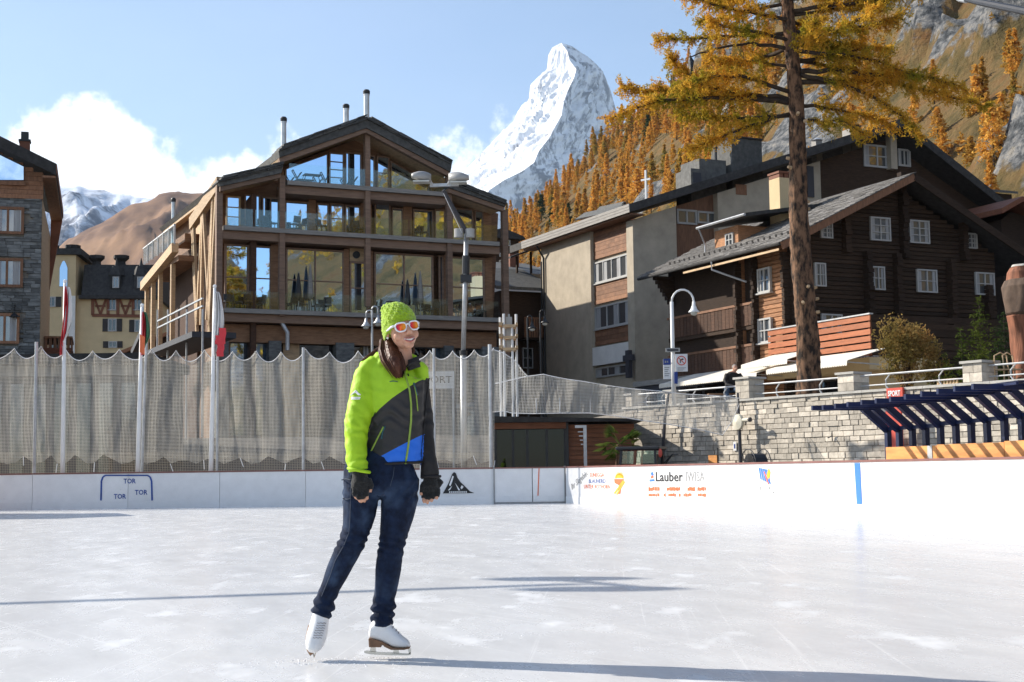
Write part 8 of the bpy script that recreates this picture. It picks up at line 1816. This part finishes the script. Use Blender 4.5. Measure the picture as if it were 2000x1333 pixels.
    # ---- skates
    def skate_side():
        b = MB(); rs = []
        for px, yt, yb, hd in ((720.5, 1232, 1245, 8), (724, 1220, 1247, 14), (733, 1213, 1249, 17), (746, 1212, 1253, 18), (758, 1217, 1259, 18), (768, 1225, 1264, 18), (779, 1236, 1265, 18.5), (789, 1245, 1265, 18), (796, 1250, 1264.5, 15), (801, 1256, 1263.5, 8)):
            cz = (yt+yb)/2; hz = (yb-yt)/2; rs.append([w(px, cz, 4)+Vector((0, hd*S*(abs(math.cos(q))**.8)*(1 if math.cos(q) > 0 else -1), hz*S*(abs(math.sin(q))**.8)*(1 if math.sin(q) > 0 else -1))) for q in [2*math.pi*j/22 for j in range(22)]])
        b.rings(rs); limb(b, T, L([(746, 1196, 19, 19, 4), (746, 1212, 20, 20, 4), (745, 1228, 21, 19, 4)])); me = fuse(b, .0045, 3); bt = link_mesh('skate_boot', me, MATS['boot_white'], body)
        poly = [(721, 1245.5), (735, 1248), (748, 1252), (760, 1259), (768, 1264), (790, 1265), (801, 1262.5), (801.5, 1265.5), (790, 1268), (765, 1268), (752, 1262), (747, 1256), (746, 1263), (722, 1263)]
        a = [(w(*p, 4).x, w(*p, 4).z) for p in poly]; y = w(750, 1250, 4).y; b = MB(); b.prism_y(a, y-.043, y+.043); b.build('sole', MATS['boot_sole'], bt, bevel=.003)
        b = MB(); P = lambda q: [(w(*p, 4).x, w(*p, 4).z) for p in q]
        for q in ([(711, 1272), (716, 1271), (740, 1274), (770, 1275), (796, 1277), (802, 1274), (802.5, 1279), (796, 1280.3), (760, 1280.3), (725, 1278.5), (712, 1276)], [(725, 1262), (733, 1262), (735, 1274), (722, 1272.5)], [(770, 1267), (778, 1267), (780, 1276.5), (767, 1276)], [(796, 1266), (800, 1264), (803, 1268), (802.5, 1277), (799, 1277)]): b.prism_y(P(q), y-.004, y+.004)
        b.build('blade', MATS['blade_steel'], bt)
        bv2 = BVHTree.FromPolygons([v.co.copy() for v in me.vertices], [tuple(p.vertices) for p in me.polygons]); b = MB()
        for px, py in ((766, 1222), (770, 1228), (775, 1234), (781, 1240), (786, 1244)):
            h = []
            for k in range(7):
                dy = -14+28*k/6; o = w(px, py-30, 4+dy*.75); q = bv2.ray_cast(o, Vector((-.35, 0, -1)).normalized()); h.append(q[0]+Vector((.001, 0, .002)) if q[0] is not None else w(px, py, dy*.8))
            b.tube(h, .0022, 5)
        b.build('laces', MATS['lace'], bt)
    skate_side()
    def skate_front():
        b = MB(); limb(b, T, L([(628, 1196, 16, 17, 0), (625, 1212, 17.5, 19, -2), (622, 1228, 19, 21, -8), (618, 1245, 19.5, 20, -15), (614.5, 1258, 18, 17, -22), (612, 1268, 14, 13, -27), (611, 1275, 7, 7, -30)])); me = fuse(b, .0045, 3); bt = link_mesh('skate_boot', me, MATS['boot_white'], body)
        b = MB(); limb(b, T, L([(605, 1222, 3, 12, 12), (602, 1242, 4, 19, 0), (602, 1256, 5, 19, -10), (606, 1268, 7, 14, -20), (612, 1276, 8, 8, -27)])); b.build('sole', MATS['boot_sole'], bt, smooth=True)
        b = MB(); b.tube([w(611, 1273, -26), w(613, 1284, -30)], [.003, .003], 5); b.tube([w(617, 1273, -22), w(613.5, 1284.5, -28)], [.003, .003], 5); b.tube([w(614, 1284, -30), w(606, 1262, 10), w(607, 1238, 26)], [.003, .004, .004], 5); b.tube([w(613, 1270, -20), w(608, 1260, 6)], .006, 6); b.build('blade', MATS['blade_steel'], bt)
        bv2 = BVHTree.FromPolygons([v.co.copy() for v in me.vertices], [tuple(p.vertices) for p in me.polygons]); b = MB()
        for i in range(7):
            py = 1217+i*4.8; cx = 628-i*1.4; h = []
            for k in range(6):
                px = cx-8.5+17*k/5; d = ray(px, py+(k % 2)*1.2).normalized(); q = bv2.ray_cast(cam_l, d); h.append(q[0]-d*.001 if q[0] is not None else w(px, py, -20))
            b.tube(h, .0019, 5)
        b.build('laces', MATS['lace'], bt)
    skate_front()
build_skater()

def build_seated_man():
    Y = 46.6; p = at(1431, 770, Y); ROOT = Vector((p.x, Y, 3.02)); sc = 1.0
    V = lambda x, y, z: Vector((x, y, z))
    # sits on a low bench, forearms on his knees, head bowed to the right
    tors = [(V(-.06, .02, .46), .19, .15), (V(-.06, -.02, .60), .19, .14), (V(-.03, -.08, .78), .20, .13), (V(.0, -.14, .95), .22, .12), (V(.02, -.17, 1.04), .16, .10), (V(.04, -.19, 1.09), .07, .07)]
    armL = [(V(-.19, -.15, .99), .075, .08), (V(-.27, -.24, .80), .07, .07), (V(-.22, -.40, .62), .06, .06), (V(-.06, -.56, .58), .045, .045)]
    armR = [(V(.2, -.15, .99), .075, .08), (V(.30, -.24, .80), .07, .07), (V(.26, -.40, .62), .06, .06), (V(.13, -.56, .58), .045, .045)]
    legs = [[(V(s*.11-.06, 0, .48), .10, .10), (V(s*.17-.06, -.26, .50), .085, .085), (V(s*.19-.06, -.47, .48), .07, .07)] for s in (-1, 1)]; sh = [[(V(s*.19-.06, -.47, .50), .07, .07), (V(s*.18-.06, -.44, .26), .058, .06), (V(s*.18-.06, -.43, .06), .045, .05)] for s in (-1, 1)]
    def tubes(b, A, k=1.0): b.tube([q[0] for q in A], [q[1]*k for q in A], 14)
    b = MB(); limb(b, None, [(q[0], q[1]*.85, q[2]*.85) for q in tors])
    for A in (armL, armR): tubes(b, A, .7)
    for A in legs+sh: tubes(b, A, .8)
    hc = V(.06, -.24, 1.19); b.ell(hc, (.078, .095, .105), 16, 12); b.ell(hc+V(.02, -.07, -.05), (.055, .05, .06), 12, 10); b.ell(hc+V(.03, -.12, -.02), (.014, .018, .02), 8, 6); b.tube([V(.04, -.17, 1.03), hc], [.06, .055], 12)
    for s, c in ((-1, V(-.02, -.60, .57)), (1, V(.08, -.60, .56))):
        b.ell(c, (.04, .045, .028), 10, 8)
        for k in range(4): b.tube([c+V((k-1.5)*.019, -.03, 0), c+V((k-1.5)*.019+s*-.01, -.075, -.012), c+V((k-1.5)*.017-s*.02, -.085, -.045+.006*abs(k-1.5))], [.010, .0095, .008], 6)
        b.tube([c+V(-s*.03, -.01, .01), c+V(-s*.05, -.05, .015)], [.012, .009], 6)
    for s in (-1, 1): b.tube([V(s*.18-.06, -.42, .06), V(s*.19-.06, -.62, .04)], [.045, .035], 10)
    me = fuse(b, .008, 3); o = bpy.data.objects.new('person', me); me.materials.append(MATS['skin']); me.polygons.foreach_set('use_smooth', [True]*len(me.polygons)); col.objects.link(o); o.location = ROOT; INV[o.name] = Matrix.Translation(-ROOT)
    tag(o, 'grey haired man in dark jacket and blue jeans sitting bent forward behind the wall', 'person')
    b = MB(); limb(b, None, tors[:5]); tubes(b, armL[:]); tubes(b, armR[:]); jm = fuse(b, .012, 3); wrinkle(jm, lambda c, n: mnoise.noise(c*11)*.012); link_mesh('jacket', jm, MATS['charcoal_shell'], o)
    b = MB(); limb(b, None, [(V(-.06, .05, .40), .17, .14), (V(-.06, .04, .56), .18, .15)])
    for A in legs+sh: tubes(b, A)
    mat('denim_pale', (.06, .10, .17), .85, .3, 20); link_mesh('jeans', fuse(b, .012, 3), MATS['denim_pale'], o)
    mat('hair_grey', (.30, .28, .26), .8, .2, 30); b = MB(); b.ell(hc+V(-.008, .02, .03), (.086, .094, .088), 14, 10); link_mesh('hair', fuse(b, .012, 1), MATS['hair_grey'], o)
    for s in (-1, 1): b = MB(); b.ell(V(s*.185-.06, -.53, .05), (.055, .14, .05), 12, 8); b.build('shoe', MATS['black_metal'], o, smooth=True)
    t = thing('promenade_bench', 'low wooden bench under the seated man', 'bench', ROOT)
    b = MB(); b.box(-.8, .8, -.12, .25, .33, .38); b.build('seat', MATS['timber'], t)
    for x in (-.65, .65): b = MB(); b.box(x-.05, x+.05, -.1, .22, 0, .33); b.build('leg', MATS['fascia_grey'], t)
build_seated_man()

# ------------------------------------------------------------------ the big larch on the promenade
def build_larch():
    Y = 46.5; base = at(1581, 772, Y); up = at(1550, 170, Y); P0 = Vector((base.x, Y, 3.0)); T = thing('promenade_larch', 'tall larch with bare rough trunk and green gold crown on the promenade', 'tree', P0)
    r = random.Random(21); lean = (up.x-base.x)/(up.z-3.0); H = 21.0
    ax = lambda z: Vector((lean*z+.05*math.sin(z*.8), .04*math.sin(z*.6), z))
    rad = lambda z: .36*(1-z/H)**.75+.03+.10*math.exp(-z/.5)
    rs = []; nz = 120; n = 26
    for i in range(nz):
        z = H*(i/(nz-1))**1.15; c = ax(z)
        rs.append([c+Vector((math.cos(q), math.sin(q), 0))*(rad(z)*(1+.09*mnoise.noise((math.cos(q)*2.2, math.sin(q)*2.2, z*1.4))+.13*mnoise.noise((math.cos(q)*6, math.sin(q)*6, z*5)))) for q in [2*math.pi*j/n for j in range(n)]])
    b = MB(); b.rings(rs); tr = b.build('trunk', MATS['bark'], T, smooth=True)
    for i in range(16):
        b = MB(); z = r.uniform(2.0, 9.5); a = r.uniform(0, 6.28); c = ax(z); d = Vector((math.cos(a), math.sin(a), .15)); b.tube([c+d*rad(z)*.7, c+d*(rad(z)+r.uniform(.05, .16))], [.07, .05], 7); b.build('branch_stub', MATS['timber_light'], tr)
    limbs = []
    def pick(pts, y0, y1):
        n_ = len(pts); return [at(px, py, Y+y0+(y1-y0)*i/(n_-1))-P0 for i, (px, py) in enumerate(pts)]
    for pts, y1 in (([(1546, 40), (1480, 28), (1410, 14), (1335, -8)], -1.2), ([(1546, 96), (1470, 84), (1400, 96), (1345, 112)], -.8), ([(1543, 130), (1460, 118), (1390, 122)], .8), ([(1541, 192), (1460, 182), (1380, 172), (1320, 130), (1312, 108)], -.4), ([(1541, 200), (1450, 192), (1360, 190), (1270, 200), (1192, 232)], -.9), ([(1543, 226), (1460, 232), (1390, 228), (1330, 222)], 1.2), ([(1543, 222), (1470, 245), (1400, 270), (1350, 290)], -1.4), ([(1541, 180), (1460, 150), (1380, 150), (1330, 168)], -1.5),
                    ([(1541, 195), (1440, 190), (1330, 178), (1255, 178), (1215, 168)], .8), ([(1556, 146), (1630, 160), (1700, 186), (1760, 225), (1795, 262)], -.8), ([(1556, 160), (1650, 160), (1740, 160), (1830, 182), (1920, 208)], .6), ([(1556, 140), (1640, 138), (1730, 150), (1820, 150), (1880, 172)], -.9), ([(1556, 205), (1620, 212), (1690, 226), (1740, 246)], 1.3), ([(1556, 62), (1640, 58), (1720, 46), (1760, 30)], .8), ([(1556, 100), (1640, 108), (1720, 120), (1790, 150)], -1.0), ([(1556, 120), (1620, 110), (1690, 92), (1740, 96)], 1.0), ([(1553, 30), (1620, 20), (1690, 8), (1730, -10)], -.8), ([(1553, 232), (1600, 240), (1650, 238), (1690, 262)], -1.2)):
        limbs.append((pick(pts, 0, y1), 1.0))
    for i in range(58):
        z = r.uniform(11.2, 20.4); a = r.uniform(0, 6.28); Lh = (1.6+3.4*((H-z)/9.5)**.7)*r.uniform(.55, 1.0)
        d = Vector((math.cos(a), math.sin(a)*.9, 0)); c = ax(z); pts = [c+d*(Lh*s)+Vector((0, 0, Lh*(.10*s-.30*s*s+(.22*s**3)))) for s in (0, .3, .6, .85, 1)]; limbs.append((pts, .8))
    V = []; rn = np.random.RandomState(4)
    def tuft(c, s):
        for _ in range(5):
            d1 = rn.randn(3); d1 /= np.linalg.norm(d1); d2 = np.cross(d1, rn.randn(3)); d2 /= np.linalg.norm(d2)+1e-9
            c2 = c+rn.randn(3)*s*.35; V.append([c2-d2*s*.22, c2+d2*s*.22, c2+d1*s])
    tw = MB()
    for li, (pts, dens) in enumerate(limbs):
        L_ = sum((pts[i+1]-pts[i]).length for i in range(len(pts)-1)); k = max(8, int(L_/.16)); path = []
        for i in range(k+1):
            t = i/k*(len(pts)-1); j = min(int(t), len(pts)-2); s = t-j; p = pts[j].lerp(pts[j+1], s)+Vector((r.gauss(0, .02), r.gauss(0, .02), r.gauss(0, .02))); path.append(p)
        r0 = min(.085, .022+.011*L_); b = MB(); b.tube(path[::2]+([path[-1]] if (len(path)-1) % 2 else []), [r0*(1-.82*i/max(1, len(path[::2])-1+((len(path)-1) % 2)))+.006 for i in range(len(path[::2])+((len(path)-1) % 2))], 6); b.build('branch', MATS['bark_dark'], T, smooth=True)
        bare = li == 1
        for i in range(2, k+1):
            f = i/k
            if f < .16 or (bare and r.random() < .85): continue
            for _ in range(3 if f < .4 else 4):
                t = (path[i]-path[max(0, i-2)]).normalized(); sd = t.cross(Vector((0, 0, 1))); sd = sd.normalized() if sd.length > .1 else Vector((0, 1, 0)); sg = r.choice((-1, 1))
                up_ = r.uniform(-.75, .35) if r.random() < .75 else r.uniform(.3, .9)
                d = (t*r.uniform(.2, .9)+sd*sg*r.uniform(.2, 1.0)+Vector((0, 0, up_))).normalized(); Lt = r.uniform(.25, .95)*(1.1-.55*f)*dens
                e = path[i]+d*Lt+Vector((0, 0, -.12*Lt)); m_ = path[i].lerp(e, .5)+Vector((0, 0, .04*Lt)); tw.tube([path[i], m_, e], [.010, .007, .003], 3, cap=False)
                nt_ = max(3, int(Lt/.062))
                for q in range(nt_):
                    s = (q+.8)/nt_; c = path[i].lerp(m_, s*2) if s < .5 else m_.lerp(e, s*2-1); tuft(np.array(tuple(c)), .086*r.uniform(.8, 1.5))
                if r.random() < .3:      # hanging spray
                    h = r.uniform(.2, .55); nh = int(h/.06)
                    for q in range(nh): tuft(np.array(tuple(m_+Vector((r.gauss(0, .02), r.gauss(0, .02), -h*q/nh)))), .075)
    tw.build('twigs', MATS['bark_dark'], T, fix=False)['kind'] = 'stuff'
    V = np.array(V).reshape(-1, 3); o = np_mesh('needle_foliage', V, np.arange(len(V)).reshape(-1, 3), MATS['larch_gold'], smooth=False, parent=T); o['kind'] = 'stuff'
build_larch()

def leaf_cloud(n, rx, ry, rz, size, seed, hollow=.35, lobes=14):
    r = np.random.RandomState(seed); C = r.randn(lobes, 3); C /= np.linalg.norm(C, axis=1)[:, None]; C *= np.array([rx, ry, rz])*r.uniform(.35, .8, (lobes, 1)); k = r.randint(lobes, size=n)
    d = r.randn(n, 3); d /= np.linalg.norm(d, axis=1)[:, None]; R_ = r.uniform(.28, .52, lobes)[k][:, None]*(hollow+(1-hollow)*r.rand(n, 1)**.5); c = C[k]+d*R_*np.array([rx, ry, rz])
    a = r.randn(n, 3); a /= np.linalg.norm(a, axis=1)[:, None]; b_ = np.cross(a, r.randn(n, 3)); b_ /= np.linalg.norm(b_, axis=1)[:, None]; s = size*r.uniform(.6, 1.3, (n, 1))
    V = np.stack([c-a*s, c+b_*s*.45, c+a*s, c-b_*s*.45], 1).reshape(-1, 3); return V, np.arange(4*n).reshape(-1, 4)
def build_bushes():
    Y = 44.4; p = at(1772, 745, Y); t = thing('autumn_shrub', 'round shrub with dry brown and green leaves behind the railing', 'shrub', (p.x, Y, 3.02)); s = Y/FOC; z = at(1772, 678, Y).z-3.02
    V, F = leaf_cloud(5200, 72*s, 1.0, 74*s, .06, 3, .2, 26); V[:, 2] = np.maximum(V[:, 2]+z, .02); o = np_mesh('foliage', V, F, MATS['shrub_leaf'], smooth=False, parent=t); o['kind'] = 'stuff'
    rr = random.Random(6); b = MB()
    for i in range(16): a = rr.uniform(0, 6.28); e = Vector((math.cos(a)*rr.uniform(.3, 1.0), math.sin(a)*.6, rr.uniform(.8, z+1.1))); b.tube([(0, 0, 0), tuple(e*.5+Vector((0, 0, .2))), tuple(e)], [.03, .018, .006], 5)
    b.build('stem', MATS['bark'], t)
    for i in range(1): pass
    p = at(1826, 735, 43.6); t = thing('reddish_shrub', 'thinner reddish shrub between the brown shrub and the small conifers', 'shrub', (p.x, 43.6, 3.02)); V, F = leaf_cloud(1500, .5, .4, .75, .05, 5, .1, 12); V[:, 2] = np.maximum(V[:, 2]+.95, .02); o = np_mesh('foliage', V, F, MATS['shrub_leaf'], smooth=False, parent=t); o['kind'] = 'stuff'
    b = MB()
    for i in range(7): a = rr.uniform(0, 6.28); b.tube([(0, 0, 0), (math.cos(a)*.3, math.sin(a)*.3, rr.uniform(1.0, 1.6))], [.02, .006], 4)
    b.build('stem', MATS['bark'], t)
    def spruce(px, pt, pb, Y, wpx, lab, m, seed, n):
        p = at(px, pb, Y); s = Y/FOC; t = thing('small_conifer', lab, 'conifer', (p.x, Y, 3.02)); h = at(px, pt, Y).z-3.02; rad = wpx*s; r = np.random.RandomState(seed); V = []
        b = MB(); b.tube([(0, 0, 0), (0, 0, h)], [.05, .008], 6); b.build('trunk', MATS['bark_dark'], t)
        nl = int(h/.15)
        for l in range(nl):
            zf = l/nl; R_ = rad*(1-zf)**.85*(.8+.4*r.rand())+.03; nb = int(7+5*(1-zf))
            for k in range(nb):
                a = r.rand()*6.28; L_ = R_*(.7+.5*r.rand()); nn = max(3, int(n*L_))
                for q in range(nn):
                    f = (q+.5)/nn; c = np.array([math.cos(a)*L_*f, math.sin(a)*L_*f, zf*h+.10-.16*L_*f+.22*L_*f*f]); c += r.randn(3)*.018*(1+1.5*(1-abs(f-.5)))
                    d = r.randn(3)*np.array([1, 1, .5]); d /= np.linalg.norm(d); e = np.cross(d, r.randn(3)); e /= np.linalg.norm(e); sz = .055*r.uniform(.7, 1.4); V.append([c-d*sz, c+d*sz, c+e*sz*.5])
        V = np.array(V).reshape(-1, 3); o = np_mesh('foliage', V, np.arange(len(V)).reshape(-1, 3), MATS[m], smooth=False, parent=t); o['kind'] = 'stuff'
    spruce(1919, 583, 745, 42.6, 52, 'bright green pointed spruce in front of the log chalet', 'conifer_bright', 2, 30); spruce(1881, 641, 745, 42.9, 34, 'small yellowish conifer left of the pointed spruce', 'conifer_bright', 4, 28); spruce(1966, 610, 748, 43.4, 60, 'dark shaded conifer between the pointed spruce and the carved trunk', 'conifer_dark', 6, 28)
    spruce(1850, 690, 750, 43.2, 40, 'low green conifer bush at the foot of the brown shrub', 'conifer_bright', 8, 26)
    # carved trunk at the right edge
    Y = 38.0; p = at(1990, 745, Y); s = Y/FOC; t = thing('carved_trunk', 'carved wooden trunk with dark rounded top at the right picture edge', 'sculpture', (p.x, Y, 3.02)); zz = lambda py: at(1990, py, Y).z-3.02
    mat('carved_wood', (.22, .085, .045), .8, .5, 3.0, (3, 3, .5), .9, 10); mat('carved_dark', (.10, .065, .045), .85, .5, 2.5, (1, 1, .6), .9, 8)
    def lump(P, m, nm, seed):
        rs = []
        for i in range(len(P)*6-5):
            k = min(i//6, len(P)-2); f = (i-6*k)/6; f = f*f*(3-2*f); z = P[k][0]+(P[k+1][0]-P[k][0])*f; w_ = P[k][1]+(P[k+1][1]-P[k][1])*f; cx = P[k][2]+(P[k+1][2]-P[k][2])*f
            rs.append([Vector((cx*s+w_*s*(1+.28*mnoise.noise((math.cos(q)*3+seed, math.sin(q)*2, z*1.2)))*math.cos(q), w_*s*math.sin(q)*(1+.28*mnoise.noise((math.cos(q)*3+seed, math.sin(q)*2, z*1.2))), z)) for q in [2*math.pi*j/24 for j in range(24)]])
        b = MB(); b.rings(rs); b.build(nm, MATS[m], t, smooth=True)
    lump([(-.02, 26, 16), (zz(700), 22, 14), (zz(650), 21, 9), (zz(617), 23, 7)], 'carved_wood', 'trunk', 1); lump([(zz(622), 18, 10), (zz(612), 30, 12), (zz(585), 37, 16), (zz(560), 40, 18), (zz(547), 34, 18)], 'carved_dark', 'carved_bulge', 4); lump([(zz(549), 30, 18), (zz(532), 27, 17), (zz(522), 22, 18)], 'carved_wood', 'carved_head', 7); lump([(zz(522), 24, 19), (zz(518), 23, 20)], 'coping', 'cap', 9)
    # low slatted planter on the wall top and small chairs by the rail
    u, z = FW.f(1852, 745, .3); t = thing('slatted_planter', 'low slatted wooden planter on the wall top left of the conifer pillar', 'planter', FW.w(u, .35, 3.14), WANG)
    b = MB(); b.box(-.35, .35, -.1, .1, .0, .04); b.box(-.35, .35, -.1, .1, .13, .16); b.build('rail', MATS['timber_light'], t)
    for i in range(7): b = MB(); x = -.33+.105*i; b.box(x, x+.05, -.11, -.08, .02, .14); b.build('slat', MATS['timber_light'], t)
    for k, px in enumerate((1957, 1972)):
        p = at(px, 740, 37.5); t = thing('wire_chair', ['pale wire garden chair behind the right railing, left one', 'pale wire garden chair behind the right railing, right one'][k], 'chair', (p.x, 37.5, 3.02), .4*k); b = MB(); b.tube([(-.18, 0, 0), (-.18, 0, .42), (-.16, .05, .8), (0, .06, .88), (.16, .05, .8), (.18, 0, .42), (.18, 0, 0)], .02, 6); b.build('frame', MATS['timber_light'], t); b = MB(); b.box(-.18, .18, -.3, .02, .4, .43); b.build('seat', MATS['timber_light'], t)
build_bushes()

# ------------------------------------------------------------------ the valley air
def build_haze():
    b = MB(); b.box(-9600, 9600, -3200, 13900, -75, 3500); m = bpy.data.materials.new('haze_air'); m.use_nodes = True; nt = m.node_tree; nt.nodes.clear(); o = nt.nodes.new('ShaderNodeOutputMaterial'); v = nt.nodes.new('ShaderNodeVolumePrincipled')
    v.inputs['Color'].default_value = (.62, .80, 1.0, 1); v.inputs['Density'].default_value = HAZE; v.inputs['Anisotropy'].default_value = .0; nt.links.new(v.outputs[0], o.inputs['Volume']); h = b.build('haze', m); tag(h, kind='stuff'); h.display_type = 'WIRE'
HAZE = 2.4e-5
build_haze()
